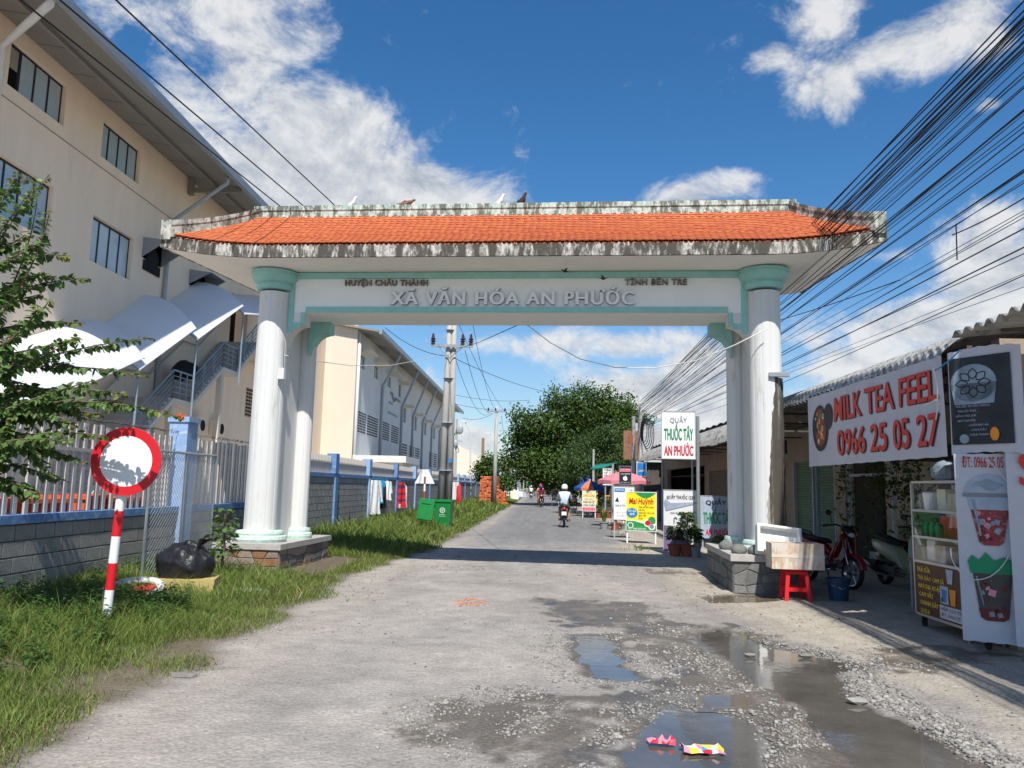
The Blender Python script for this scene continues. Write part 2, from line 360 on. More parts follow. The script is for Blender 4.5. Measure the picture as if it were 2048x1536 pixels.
        if bold > .014:
            k, n = len(s.v) - len(co), len(co); e = min(bold, .05) * 1.1 * sx; p0 = [V(p) for p in s.v[k:]]; fc, mc = s.f[-len(me.polygons):], s.m[-len(me.polygons):]; d = V((e, .0006 + .02 * ext, 0)); d = s.T.to_3x3() @ d if s.T is not None else d
            j = len(s.v); s.v.extend([tuple(p + d) for p in p0]); s.f.extend([[i - k + j for i in f] for f in fc]); s.m.extend(mc)
        bpy.data.meshes.remove(me); return s
    def build(s, name, mats, parent=None, smooth=False, world=False, kind=None, label=None):
        mats = mats if isinstance(mats, (list, tuple)) else [mats]
        vs = s.v
        if parent is not None and world and parent.name in ROOTM:
            inv = ROOTM[parent.name].inverted(); vs = [tuple(inv @ V(p)) for p in vs]
        me = bpy.data.meshes.new(name); me.from_pydata(vs, [], s.f)
        for m in mats: me.materials.append(MATS[m] if isinstance(m, str) else m)
        if len(mats) > 1: me.polygons.foreach_set('material_index', s.m)
        if smooth: me.polygons.foreach_set('use_smooth', [True] * len(me.polygons))
        me.update(); o = bpy.data.objects.new(name, me); COL.objects.link(o)
        if parent is not None:
            o.parent = parent
            if parent.name in ROOTM: ROOTM[o.name] = ROOTM[parent.name]
        return prop(o, label=label, kind=kind)
def words_of(m, name, mats, par, gap):
    """split a line of raised letters into one part per word"""
    p = list(range(len(m.v)))
    def fd(a):
        while p[a] != a: p[a] = p[p[a]]; a = p[a]
        return a
    for f in m.f:
        for b in f[1:]: p[fd(b)] = fd(f[0])
    isl = {}
    for k, f in enumerate(m.f): isl.setdefault(fd(f[0]), []).append(k)
    rng_ = sorted((min(m.v[i][0] for k in ks for i in m.f[k]), max(m.v[i][0] for k in ks for i in m.f[k]), ks) for ks in isl.values())
    groups, end = [], None
    for a, b, ks in rng_:
        if end is None or a - end > gap: groups.append([]); end = b
        groups[-1] += ks; end = max(end, b)
    for g in groups:
        ix = sorted({i for k in g for i in m.f[k]}); mp = {i: j for j, i in enumerate(ix)}; w = MB(); w.add([m.v[i] for i in ix], [[mp[i] for i in m.f[k]] for k in g]); w.m = [m.m[k] for k in g]; w.build(name, mats, par)
def smooth_by_angle(o, ang=40):
    me = o.data; me.polygons.foreach_set('use_smooth', [True] * len(me.polygons))
    try: me.set_sharp_from_angle(angle=math.radians(ang))
    except Exception: pass
    return o
def npmesh(name, verts, faces, mat, parent=None, kind=None, smooth=False):
    """numpy verts (n,3), faces (m,k)"""
    me = bpy.data.meshes.new(name); n, k = faces.shape
    me.vertices.add(len(verts)); me.vertices.foreach_set('co', np.ascontiguousarray(verts, dtype=np.float32).ravel())
    me.loops.add(n * k); me.loops.foreach_set('vertex_index', np.ascontiguousarray(faces, dtype=np.int32).ravel())
    me.polygons.add(n); me.polygons.foreach_set('loop_start', np.arange(0, n * k, k, dtype=np.int32))
    if smooth: me.polygons.foreach_set('use_smooth', np.ones(n, dtype=bool))
    me.update(calc_edges=True); me.validate()
    for m in (mat if isinstance(mat, list) else [mat]): me.materials.append(MATS[m] if isinstance(m, str) else m)
    o = bpy.data.objects.new(name, me); COL.objects.link(o)
    if parent is not None: o.parent = parent
    return prop(o, kind=kind)
def piece(name, mesh, mat, parent, loc, rot=None, scale=None):
    o = bpy.data.objects.new(name, mesh); COL.objects.link(o); o.parent = parent; o.location = loc
    if rot is not None: o.rotation_euler = rot
    if scale is not None: o.scale = scale
    return o
def U(x, y, X=None, Y=None, Z=None):
    d = ray(x, y)
    t = X / d.x if X is not None else (Y / d.y if Y is not None else (Z - EYE.z) / d.z)
    return EYE + d * t
# ================================================================== GROUND
def vnoise(x, y, sc_, seed):
    r = np.random.default_rng(seed).random((128, 128)); X = x * sc_ + 1000; Y = y * sc_ + 1000
    i, j = np.floor(X).astype(int), np.floor(Y).astype(int); fx, fy = X - i, Y - j
    fx = fx * fx * (3 - 2 * fx); fy = fy * fy * (3 - 2 * fy)
    g = lambda a, b: r[a % 128, b % 128]
    return (g(i, j) * (1 - fx) + g(i + 1, j) * fx) * (1 - fy) + (g(i, j + 1) * (1 - fx) + g(i + 1, j + 1) * fx) * fy
def fbm(x, y, s, seed, o=4): return sum(vnoise(x, y, s * 2 ** k, seed + k) * .5 ** k for k in range(o)) / sum(.5 ** k for k in range(o))
def gpoly(px): return np.array([[*U(x, y, Z=0)[:2]] for x, y in px])
def sdist(x, y, P):
    """signed distance to a polygon, positive inside"""
    d = np.full(x.shape, 1e9); ins = np.zeros(x.shape, bool); n = len(P)
    for k in range(n):
        a, b = P[k], P[(k + 1) % n]; e = b - a; L2 = (e * e).sum() + 1e-12
        t = np.clip(((x - a[0]) * e[0] + (y - a[1]) * e[1]) / L2, 0, 1)
        d = np.minimum(d, np.hypot(x - a[0] - t * e[0], y - a[1] - t * e[1]))
        c = ((a[1] > y) != (b[1] > y)) & (x < (b[0] - a[0]) * (y - a[1]) / (b[1] - a[1] + 1e-12) + a[0]); ins ^= c
    return np.where(ins, d, -d)
WATER = [[(1330, 1405), (1390, 1412), (1460, 1422), (1500, 1442), (1530, 1480), (1545, 1536), (1540, 1620), (1180, 1620), (1235, 1536), (1262, 1500), (1290, 1460), (1310, 1430)],
         [(1375, 1270), (1400, 1258), (1450, 1256), (1500, 1268), (1530, 1290), (1600, 1300), (1680, 1318), (1690, 1335), (1668, 1352), (1690, 1385), (1740, 1410), (1800, 1440), (1860, 1460), (1920, 1500), (1980, 1536), (2070, 1610), (1770, 1610), (1722, 1536), (1682, 1500), (1640, 1470), (1610, 1420), (1580, 1395), (1530, 1378), (1480, 1340), (1440, 1310), (1395, 1290)],
         [(1149, 1267), (1211, 1267), (1234, 1279), (1243, 1314), (1252, 1337), (1293, 1352), (1228, 1358), (1181, 1352), (1170, 1337), (1140, 1302)],
         [(1395, 1387), (1440, 1381), (1490, 1383), (1522, 1398), (1490, 1409), (1410, 1411)],
         [(1412, 1193), (1470, 1188), (1545, 1190), (1560, 1197), (1500, 1203), (1420, 1204)]]
MUD = [[(1060, 1205), (1120, 1198), (1190, 1200), (1280, 1210), (1330, 1240), (1380, 1252), (1460, 1250), (1530, 1284), (1690, 1312), (1780, 1296), (1860, 1302), (1990, 1300), (2000, 1318), (1880, 1326), (1760, 1342), (1700, 1345), (1700, 1380), (1760, 1405), (1900, 1470), (2060, 1590), (1500, 1640), (1160, 1640), (1240, 1480), (1180, 1410), (1110, 1385), (1240, 1368), (1330, 1350), (1290, 1290), (1220, 1255), (1120, 1252)],
       [(862, 1420), (940, 1392), (1050, 1382), (1120, 1400), (1060, 1450), (1010, 1500), (900, 1516), (850, 1480)],
       [(1060, 1440), (1180, 1400), (1240, 1470), (1180, 1600), (980, 1600), (1000, 1520)],
       [(1290, 1140), (1340, 1138), (1400, 1146), (1350, 1150), (1300, 1148)], [(1400, 1160), (1450, 1162), (1440, 1172), (1405, 1170)]]
WP = [gpoly(p) for p in WATER]; MP_ = [gpoly(p) for p in MUD]
EDGE_Y = [-60, 4.8, 6.5, 9.1, 11, 13.6, 16, 18.5, 31, 76, 1500]; EDGE_L = [-3.0, -2.94, -2.96, -2.95, -3.1, -3.24, -2.95, -2.6, -2.5, -2.2, -2.2]
EDGE_R = [3.4, 3.3, 3.0, 2.5, 2.3, 2.0, 1.95, 1.95, 2.9, 3.0, 3.0]
gxs = np.concatenate([[-900, -300, -120, -60, -30, -16, -10, -8, -7, -6.6], np.arange(-6.4, -1, .07), np.arange(-1, 6.2, .032), np.arange(6.25, 9, .15), [10, 12, 16, 24, 40, 100, 300, 900]])
gys = np.concatenate([[-80, -20, -6, 0, 2, 3, 3.6], np.arange(4, 10, .034), np.arange(10, 15, .07), np.arange(15, 32, .3), np.arange(32, 110, 2), [120, 150, 200, 300, 500, 900, 1600]])
XX, YY = np.meshgrid(gxs, gys, indexing='ij'); nx, ny = XX.shape
near = np.exp(-np.clip(np.maximum(np.abs(XX) - 7, YY - 16), 0, 1e9) / 4)
sdw = np.max([sdist(XX, YY, p) for p in WP], axis=0); sdm2 = sdist(XX, YY, MP_[1]); sdm = np.max([sdist(XX, YY, p) for p in MP_], axis=0)
nA, nB, nC = fbm(XX, YY, 1.1, 3), fbm(XX, YY, 5, 11), fbm(XX, YY, 16, 21, 2)
ZZ = near * ((nA - .5) * .020 + (nB - .5) * .018 + (nC - .5) * .008)
ZZ += near * (-.055 * np.clip((sdw + .13 + (nB - .5) * .36 + (nC - .5) * .12) / .42, 0, 1) - .006 * np.clip((sdm + .1) / .3, 0, 1))
eL = np.interp(YY, EDGE_Y, EDGE_L) + (fbm(XX * 0, YY, 1.3, 40) - .5) * .5; eR = np.interp(YY, EDGE_Y, EDGE_R) + (fbm(XX * 0, YY, .9, 50) - .5) * .4
ver = 1 / (1 + np.exp((XX - eL) / .06))
ZZ += near * ver * np.clip((eL - XX) * .06, 0, .09)
fore = np.clip((XX - eR + (nA - .5) * 1.2) / .5, 0, 1); far = np.clip((YY - 16) / 8, 0, 1)
wet = np.clip((sdm + .10 + (nB - .5) * .85 + (nA - .5) * .5 + (nC - .5) * .3) / .20, 0, 1) * np.clip(.75 + (nB - .35) * 1.6, .65, 1); wet = np.maximum(wet, np.clip((sdw + .10 + (nB - .5) * .2) / .1, 0, 1))
dust = np.clip((nA - .42) * 5, 0, 1)
def col(c): return np.array(c)[None, None, :]
tint = col((.285, .265, .243)) * (1 - far[..., None]) + col((.195, .193, .188)) * far[..., None]
tint = tint * (1 - (.75 * dust * (1 - far))[..., None]) + col((.345, .318, .285)) * (.75 * dust * (1 - far))[..., None]
tint = tint * (1 - fore[..., None]) + col((.365, .325, .27)) * fore[..., None]
shoulder = np.exp(-((XX - eL - .35) / .45) ** 2) * (1 - ver); tint = tint * (1 - .6 * shoulder[..., None]) + col((.36, .32, .27)) * (.6 * shoulder)[..., None]
tint = tint * (1 - ver[..., None]) + col((.135, .11, .075)) * ver[..., None]
tint *= (1 + .34 * (fbm(XX * 2.2, YY * .35, 1, 131) - .5) + .22 * (fbm(XX, YY, .45, 141) - .5))[..., None]
tint *= (1 + (nB - .5) * .30 + (nC - .5) * .22)[..., None]
yard = np.clip((-6.7 - XX) / .1, 0, 1); tint = tint * (1 - yard[..., None]) + col((.47, .45, .41)) * yard[..., None]
wcol = np.where(nA[..., None] > .42, col((.105, .088, .068)), col((.070, .066, .060)))
tint = tint * (1 - .88 * wet[..., None]) + wcol * (.88 * wet[..., None])
gm = bpy.data.materials.new('ground'); gm.use_nodes = True; MATS['ground'] = gm
N_, L_ = gm.node_tree.nodes, gm.node_tree.links; gb = N_['Principled BSDF']; gb.inputs['Specular IOR Level'].default_value = .3
at = N_.new('ShaderNodeAttribute'); at.attribute_name = 'tint'; aw = N_.new('ShaderNodeAttribute'); aw.attribute_name = 'wet'
tcg = N_.new('ShaderNodeTexCoord')
def gn(s, d=8, r=.7):
    n = N_.new('ShaderNodeTexNoise'); n.inputs['Scale'].default_value = s; n.inputs['Detail'].default_value = d; n.inputs['Roughness'].default_value = r; L_.new(tcg.outputs['Object'], n.inputs['Vector']); return n.outputs['Fac']
vo = N_.new('ShaderNodeTexVoronoi'); vo.inputs['Scale'].default_value = 26; L_.new(tcg.outputs['Object'], vo.inputs['Vector'])
na, nb = gn(38), gn(3.2)
mr = N_.new('ShaderNodeMapRange'); mr.inputs[1].default_value = .25; mr.inputs[2].default_value = .75; mr.inputs[3].default_value = .55; mr.inputs[4].default_value = 1.38; L_.new(na, mr.inputs[0])
mr2 = N_.new('ShaderNodeMapRange'); mr2.inputs[1].default_value = .3; mr2.inputs[2].default_value = .7; mr2.inputs[3].default_value = .86; mr2.inputs[4].default_value = 1.14; L_.new(nb, mr2.inputs[0])
mm = N_.new('ShaderNodeMath'); mm.operation = 'MULTIPLY'; L_.new(mr.outputs[0], mm.inputs[0]); L_.new(mr2.outputs[0], mm.inputs[1])
vs_ = N_.new('ShaderNodeVectorMath'); vs_.operation = 'SCALE'; L_.new(at.outputs['Color'], vs_.inputs[0]); L_.new(mm.outputs[0], vs_.inputs['Scale'])
L_.new(vs_.outputs[0], gb.inputs['Base Color'])
rr = N_.new('ShaderNodeMapRange'); rr.inputs[3].default_value = .95; rr.inputs[4].default_value = .42; L_.new(aw.outputs['Fac'], rr.inputs[0]); L_.new(rr.outputs[0], gb.inputs['Roughness'])
b1 = N_.new('ShaderNodeBump'); b1.inputs['Strength'].default_value = .55; b1.inputs['Distance'].default_value = .012; L_.new(na, b1.inputs['Height'])
b2 = N_.new('ShaderNodeBump'); b2.inputs['Strength'].default_value = .7; b2.inputs['Distance'].default_value = .012; L_.new(vo.outputs['Distance'], b2.inputs['Height']); L_.new(b1.outputs[0], b2.inputs['Normal']); L_.new(b2.outputs[0], gb.inputs['Normal'])
VERT = np.stack([XX, YY, ZZ], -1).reshape(-1, 3)
I, J = np.meshgrid(np.arange(nx - 1), np.arange(ny - 1), indexing='ij')
QUAD = np.stack([I * ny + J, (I + 1) * ny + J, (I + 1) * ny + J + 1, I * ny + J + 1], -1).reshape(-1, 4)
cX = XX[:-1, :-1] * .5 + XX[1:, 1:] * .5; cL = eL[:-1, :-1]; cR = eR[:-1, :-1]
part_id = np.where(cX < cL, 0, np.where(cX < cR, 1, 2)).reshape(-1)
for k, (nm) in enumerate(('verge', 'road', 'forecourt')):
    q = QUAD[part_id == k]; used, inv = np.unique(q, return_inverse=True)
    o = npmesh(nm, VERT[used], inv.reshape(-1, 4), gm, kind='structure', smooth=True)
    a = o.data.attributes.new('tint', 'FLOAT_COLOR', 'POINT'); a.data.foreach_set('color', np.concatenate([np.clip(tint.reshape(-1, 3)[used], 0, 1), np.ones((len(used), 1))], 1).astype(np.float32).ravel())
    a = o.data.attributes.new('wet', 'FLOAT', 'POINT'); a.data.foreach_set('value', wet.reshape(-1)[used].astype(np.float32))
def gz(x, y):
    """height of the ground near the viewer"""
    x = np.atleast_1d(np.asarray(x, float)); y = np.atleast_1d(np.asarray(y, float))
    i = np.clip(np.searchsorted(gxs, x), 0, nx - 1); j = np.clip(np.searchsorted(gys, y), 0, ny - 1); return ZZ[i, j]
# puddles: still dark water lying in the dips
def water_mat(name, c, rip):
    m = M(name, c, .045, .35, 1.5, spec=.5); N, L = m.node_tree.nodes, m.node_tree.links; t = N.new('ShaderNodeTexCoord')
    n = N.new('ShaderNodeTexNoise'); n.inputs['Scale'].default_value = 9; n.inputs['Detail'].default_value = 3; L.new(t.outputs['Object'], n.inputs['Vector'])
    bp = N.new('ShaderNodeBump'); bp.inputs['Strength'].default_value = rip; bp.inputs['Distance'].default_value = .01; L.new(n.outputs['Fac'], bp.inputs['Height']); L.new(bp.outputs[0], N['Principled BSDF'].inputs['Normal'])
water_mat('water_murky', (.105, .096, .084), .11); water_mat('water_brown', (.15, .115, .075), .05)
for k, P in enumerate(WP):
    c = P.mean(0); Q = c + (P - c) * 1.0; d = (P - c); Q = P + d / np.linalg.norm(d, axis=1)[:, None] * .14
    m = MB(); m.poly([(x, y, -.024 if k < 3 else -.020) for x, y in Q]); m.build('puddle', 'water_murky' if k < 3 else 'water_brown', kind='structure')

# gravel
ICO = np.array([(0, 1, 1.618), (0, -1, 1.618), (0, 1, -1.618), (0, -1, -1.618), (1, 1.618, 0), (-1, 1.618, 0), (1, -1.618, 0), (-1, -1.618, 0), (1.618, 0, 1), (-1.618, 0, 1), (1.618, 0, -1), (-1.618, 0, -1)]) / 1.9
ICF = np.array([(0, 1, 8), (0, 8, 4), (0, 4, 5), (0, 5, 9), (0, 9, 1), (3, 2, 10), (3, 10, 6), (3, 6, 7), (3, 7, 11), (3, 11, 2), (1, 6, 8), (8, 6, 10), (8, 10, 4), (4, 10, 2), (4, 2, 5), (5, 2, 11), (5, 11, 9), (9, 11, 7), (9, 7, 1), (1, 7, 6)])
def stones(n_try, xr, yr, dens, size, seed, lift=.2):
    r = np.random.default_rng(seed); x = r.uniform(*xr, n_try); y = r.uniform(*yr, n_try)
    keep = r.random(n_try) < dens(x, y); x, y = x[keep], y[keep]; n = len(x)
    s = np.minimum(size[0] * np.exp(r.normal(0, size[1], n)), size[2])
    v = ICO[None] * (1 + r.uniform(-.3, .3, (n, 12, 1))) * s[:, None, None] * np.stack([r.uniform(.8, 1.5, n), r.uniform(.7, 1.2, n), r.uniform(.4, .8, n)], -1)[:, None, :]
    a = r.uniform(0, 2 * PI, n); ca, sa = np.cos(a)[:, None], np.sin(a)[:, None]
    vx = v[..., 0] * ca - v[..., 1] * sa + x[:, None]; vy = v[..., 0] * sa + v[..., 1] * ca + y[:, None]; vz = v[..., 2] + (gz(x, y) + s * lift)[:, None]
    f = (ICF[None] + (np.arange(n) * 12)[:, None, None]).reshape(-1, 3)
    return np.stack([vx, vy, vz], -1).reshape(-1, 3), f
def at_grid(A, x, y): return A[np.clip(np.searchsorted(gxs, x), 0, nx - 1), np.clip(np.searchsorted(gys, y), 0, ny - 1)]
def d_gravel(x, y):
    d = at_grid(sdw, x, y); m = at_grid(sdm, x, y); n = fbm(x, y, 2.2, 77); l = at_grid(eL, x, y)
    n2_ = fbm(x, y, 5, 78); pot = np.exp(-((at_grid(sdm2, x, y) + .02) / .16) ** 2) * np.clip((n * .6 + n2_ * .4 - .42) * 8, 0, 1); rim = pot * .9 + np.exp(-((d + .15) / .15) ** 2) * np.clip((n * .6 + n2_ * .4 - .40) * 8, 0, 1)
    band = np.exp(-((m - .0) / .18) ** 2) * np.clip((n * .6 + n2_ * .4 - .50) * 8, 0, 1) * .8 + np.clip((m + .1) * 4, 0, 1) * np.clip((n - .58) * 8, 0, 1) * .6
    base = .006 + .05 * np.clip((fbm(x, y, .7, 91) - .52) * 6, 0, 1)
    return np.where((d > .03) | (x < l - .2), .004, np.clip(rim + band + base, 0, 1) * np.clip((4.6 - x) * 2, .1, 1))
v, f = stones(95000, (-3.2, 5.2), (4.0, 9.5), d_gravel, (.0066, .48, .024), 5); npmesh('gravel', v, f, 'gravel', kind='stuff')
v, f = stones(16000, (-3.3, 4.4), (9.5, 20), lambda x, y: np.clip(.03 + .4 * np.clip((fbm(x, y, .8, 91) - .5) * 5, 0, 1), 0, 1) * (x > at_grid(eL, x, y) - .2), (.010, .4, .03), 6); npmesh('gravel', v, f, 'gravel', kind='stuff')
def blob_patch(pts, n, r, size, mat, name, seed):
    P = gpoly(pts); v, f = stones(n, (P[:, 0].min(), P[:, 0].max()), (P[:, 1].min(), P[:, 1].max()), lambda x, y: sdist(x, y, P) > 0, size, seed); return npmesh(name, v, f, mat, kind='stuff')
blob_patch([(1690, 1350), (1730, 1350), (1800, 1378), (1850, 1410), (1960, 1462), (2060, 1530), (2060, 1570), (1960, 1520), (1850, 1450), (1760, 1408), (1690, 1375)], 2600, 0, (.0105, .45, .03), 'gravel', 'gravel', 8)
prop(blob_patch([(905, 1200), (940, 1197), (985, 1205), (960, 1214), (915, 1214)], 260, 0, (.009, .4, .02), 'brick_dust', 'brick_crumbs', 9), kind='stuff')
# a few single larger stones
for (x, y, s, lab) in ((1716, 1402, .055, 'pale loaf shaped stone sticking out of the dark water channel'), (1610, 1311, .05, 'flat pale stone at the far rim of the water channel'), (1500, 1310, .04, 'thin pale slab lying in the water under the pillar reflection'),
                       (1745, 1345, .035, 'small white stone at the corner where the gutter meets the water'), (368, 1352, .07, 'broken pale kerb chunk at the grass edge near the road sign')):
    p = U(x, y, Z=0); m = MB(); r = random.Random(x)
    vs = ICO * np.array([1.7, .8, .55]) * s * (1 + np.random.default_rng(x).uniform(-.18, .18, (12, 1))); vs[:, 0] += p.x; vs[:, 1] += p.y; vs[:, 2] += .002
    m.add(vs.tolist(), ICF.tolist()); prop(m.build('stone', 'gravel', smooth=False), lab, 'stone')

# litter in the puddle
def wrapper(name, cx, cy, s, mats, lab, seed):
    r = random.Random(seed); p = U(cx, cy, Z=0); m = MB(); n = 6
    P = [[(p.x + (i - n / 2) * s / n + r.uniform(-.01, .01), p.y + (j - 2) * s / 7 + r.uniform(-.01, .01), -.015 + r.uniform(0, .05) * (1 - abs(j - 2) / 2.6) + .006) for j in range(5)] for i in range(n + 1)]
    for i in range(n):
        for j in range(4):
            a, b, c, d = P[i][j], P[i + 1][j], P[i + 1][j + 1], P[i][j + 1]; k = r.randrange(len(mats)); m.add([a, b, c, d], [(0, 1, 2), (0, 2, 3)], k)
    prop(m.build(name, mats), lab, 'wrapper')
wrapper('sweet_wrapper', 1322, 1482, .16, ['foam_white', 'print_pink', 'print_crimson'], 'crumpled white and pink wrapper floating in the front puddle', 3)
wrapper('sweet_wrapper', 1405, 1497, .26, ['foam_white', 'print_gold', 'print_pink', 'canopy_sheet', 'cloth_cyan', 'print_crimson'], 'larger crumpled wrapper in blue yellow and pink floating in the front puddle', 5)

# grass
def blades(n, xr, yr, dens, h, w, seed, mat='grass_blade', name='grass'):
    r = np.random.default_rng(seed); x = r.uniform(*xr, n); y = r.uniform(*yr, n); p, hm = dens(x, y); k = r.random(n) < p; x, y, hm = x[k], y[k], hm[k]; n = len(x)
    hh = h * hm * np.exp(r.normal(0, .35, n)); a = r.uniform(0, 2 * PI, n); lean = r.uniform(.25, 1.15, n) * hh; b = r.uniform(0, 2 * PI, n)
    wx, wy = np.cos(a) * w * .5, np.sin(a) * w * .5; lx, ly = np.cos(b) * lean, np.sin(b) * lean; z = gz(x, y) - .01
    P = np.zeros((n, 5, 3)); z0 = z
    P[:, 0] = np.stack([x - wx, y - wy, z0], -1); P[:, 1] = np.stack([x + wx, y + wy, z0], -1)
    P[:, 2] = np.stack([x + wx * .8 + lx * .35, y + wy * .8 + ly * .35, z0 + hh * .6], -1); P[:, 3] = np.stack([x - wx * .8 + lx * .35, y - wy * .8 + ly * .35, z0 + hh * .6], -1)
    P[:, 4] = np.stack([x + lx, y + ly, z0 + hh], -1)
    F = np.array([(0, 1, 2), (0, 2, 3), (3, 2, 4)]); f = (F[None] + (np.arange(n) * 5)[:, None, None]).reshape(-1, 3)
    return npmesh(name, P.reshape(-1, 3), f, mat, kind='stuff')
GX0, GY0, GA = -.5351, 13.5593, -.0638
def gate_uv(x, y):
    dx, dy = x - GX0, y - GY0; return dx * math.cos(GA) + dy * math.sin(GA), -dx * math.sin(GA) + dy * math.cos(GA)
def d_grass(x, y):
    l = np.interp(y, EDGE_Y, EDGE_L); u, v = gate_uv(x, y); inped = (np.abs(u + 4.05) < .95) & (v > -.85) & (v < 2.4)
    e = l + (fbm(x * 0, y, 1.3, 40) - .5) * .5 - x; n = fbm(x, y, 1.2, 61)
    p = np.clip((e + .05 + (n - .5) * .7) / .35, 0, 1) * np.clip((n - .18) * 4, .1, 1)
    bare = np.exp(-(((x + 4.6) / .8) ** 2 + ((y - 12.4) / .7) ** 2)); p = p * (1 - .8 * bare) * (1 - .75 * np.exp(-(((x + 4.7) / .9) ** 2 + ((y - 9.9) / .6) ** 2)))
    p = np.where(inped | (x < -6.42), 0, p); hm = (.35 + .75 * np.clip(e / 1.6, 0, 1)) * (.6 + .8 * n)
    return p, hm
blades(110000, (-6.45, -2.5), (4.2, 9.5), d_grass, .115, .006, 31); blades(85000, (-6.45, -2.4), (9.5, 18), d_grass, .135, .0085, 32)
blades(40000, (-6.45, -2.0), (18, 36), d_grass, .21, .028, 33); blades(22000, (-6.45, -1.8), (36, 95), d_grass, .26, .07, 34)
def d_dry(x, y):
    p, h = d_grass(x, y); l = np.interp(y, EDGE_Y, EDGE_L); return p * np.clip(.12 + np.exp(-((l - x - .1) / .35) ** 2) + 1.2 * np.clip(fbm(x, y, 1.1, 66) - .5, 0, 1), 0, 1), h * .75 + .12
blades(16000, (-6.4, -2.5), (4.2, 10), d_dry, .13, .005, 38, 'straw', 'dry_grass'); blades(12000, (-6.4, -2.4), (10, 30), d_dry, .2, .012, 39, 'straw', 'dry_grass')
def d_tuft(cs):
    def f(x, y):
        p = np.zeros(x.shape)
        for cx, cy, r in cs: p = np.maximum(p, np.exp(-((x - cx) ** 2 + (y - cy) ** 2) / r ** 2))
        return p * .9, .5 + p * .5
    return f
tf = [tuple(U(x, y, Z=0)[:2]) + (r,) for x, y, r in ((1280, 1100, .28), (1235, 1068, .2), (1245, 1074, .18), (1222, 1058, .25), (1165, 1030, .35))]
blades(9000, (1.8, 3.6), (18, 47), d_tuft(tf), .17, .022, 35); blades(900, (2.3, 3.2), (8.2, 9.2), d_tuft([tuple(U(1475, 1275, Z=0)[:2]) + (.12,)]), .13, .008, 36)
# broad leaved weeds in the verge
def weeds(n, xr, yr, h, s, seed):
    r = np.random.default_rng(seed); x = r.uniform(*xr, n); y = r.uniform(*yr, n); k = r.random(n) < np.clip((fbm(x, y, .9, 71) - .38) * 5, 0, 1); x, y = x[k], y[k]; n = len(x); z = gz(x, y)
    V_, F_ = [], []
    L = 12
    hh = h * r.uniform(.5, 1.3, n)
    t = np.tile(np.linspace(.25, 1, L), (n, 1)); az = r.uniform(0, 2 * PI, (n, 1)) + np.arange(L)[None] * 2.4; le = s * r.uniform(.6, 1.2, (n, L)) * (1.15 - .5 * t); dr = r.uniform(-.5, .25, (n, L))
    bx, by, bz = x[:, None] + 0 * t, y[:, None] + 0 * t, z[:, None] + hh[:, None] * t
    ca, sa = np.cos(az), np.sin(az); P = np.zeros((n, L, 4, 3))
    P[:, :, 0] = np.stack([bx, by, bz], -1); P[:, :, 2] = np.stack([bx + ca * le, by + sa * le, bz + le * dr], -1)
    P[:, :, 1] = np.stack([bx + ca * le * .5 - sa * le * .26, by + sa * le * .5 + ca * le * .26, bz + le * (dr * .3 + .14)], -1)
    P[:, :, 3] = np.stack([bx + ca * le * .5 + sa * le * .26, by + sa * le * .5 - ca * le * .26, bz + le * (dr * .3 + .14)], -1)
    f = (np.array([(0, 1, 2), (0, 2, 3)])[None] + (np.arange(n * L) * 4)[:, None, None]).reshape(-1, 3)
    npmesh('weeds', P.reshape(-1, 3), f, 'leaf_pot', kind='stuff')
weeds(520, (-6.4, -3.9), (5.0, 9.6), .26, .085, 81); weeds(160, (-6.4, -5.2), (8.5, 13), .30, .09, 82); weeds(170, (-6.4, -4.0), (17, 40), .35, .14, 83)
# ================================================================== THE GATE
gate = thing('gateway', 'white village gateway with orange tiled roof and mint trim spanning the road', 'gateway', (GX0, GY0, 0), GA)
W_ = 4.43; TB = 1.08       # column axis, beam depth ; local x = along the gate, y = away from the viewer
def crazy(ped, x0, x1, z0, z1, fixed, axis, seed, mats, inward, cols, rows):
    """rough facing stones on one face: jittered grid cells shrunk by their joints"""
    r = random.Random(seed); g = [[(x0 + (x1 - x0) * i / cols + (r.uniform(-.36, .36) * (x1 - x0) / cols if 0 < i < cols else 0), z0 + (z1 - z0) * j / rows + (r.uniform(-.36, .36) * (z1 - z0) / rows if 0 < j < rows else 0)) for j in range(rows + 1)] for i in range(cols + 1)]
    for i in range(cols):
        for j in range(rows):
            c = [g[i][j], g[i + 1][j], g[i + 1][j + 1], g[i][j + 1]]; mx = sum(p[0] for p in c) / 4; mz = sum(p[1] for p in c) / 4; d = .012 + r.uniform(0, .014)
            q = [(mx + (p[0] - mx) * .93, mz + (p[1] - mz) * .93) for p in c]; qi = [(mx + (p[0] - mx) * .80, mz + (p[1] - mz) * .80) for p in c]
            b, o_, t = fixed - inward * .01, fixed + inward * d * .7, fixed + inward * d
            P = lambda s, f: (s[0], f, s[1]) if axis == 'y' else (f, s[0], s[1])
            m = MB(); vs = [P(s, b) for s in q] + [P(s, o_) for s in q] + [P(s, t) for s in qi]
            m.add(vs, [(k, (k + 1) % 4, 4 + (k + 1) % 4, 4 + k) for k in range(4)] + [(4 + k, 4 + (k + 1) % 4, 8 + (k + 1) % 4, 8 + k) for k in range(4)] + [(8, 9, 10, 11)])
            m.build('facing_stone', r.choice(mats), ped)
def pedestal(sx, zt, zc, mats, y0, y1, x0, x1):
    p = MB().box((x0, y0, -.15), (x1, y1, zt)).build('pedestal', 'mortar', gate)
    MB().box((x0 - .05, y0 - .05, zt + .002), (x1 + .05, y1 + .05, zc)).build('pedestal_cap', 'concrete', p)
    crazy(p, x0, x1, 0, zt, y0, 'y', 3 + int(sx), mats, -1, 5, 3)
    xi = x1 if sx < 0 else x0; crazy(p, y0, y1, 0, zt, xi, 'x', 9 + int(sx), mats, -sx, 6, 3)
    return p
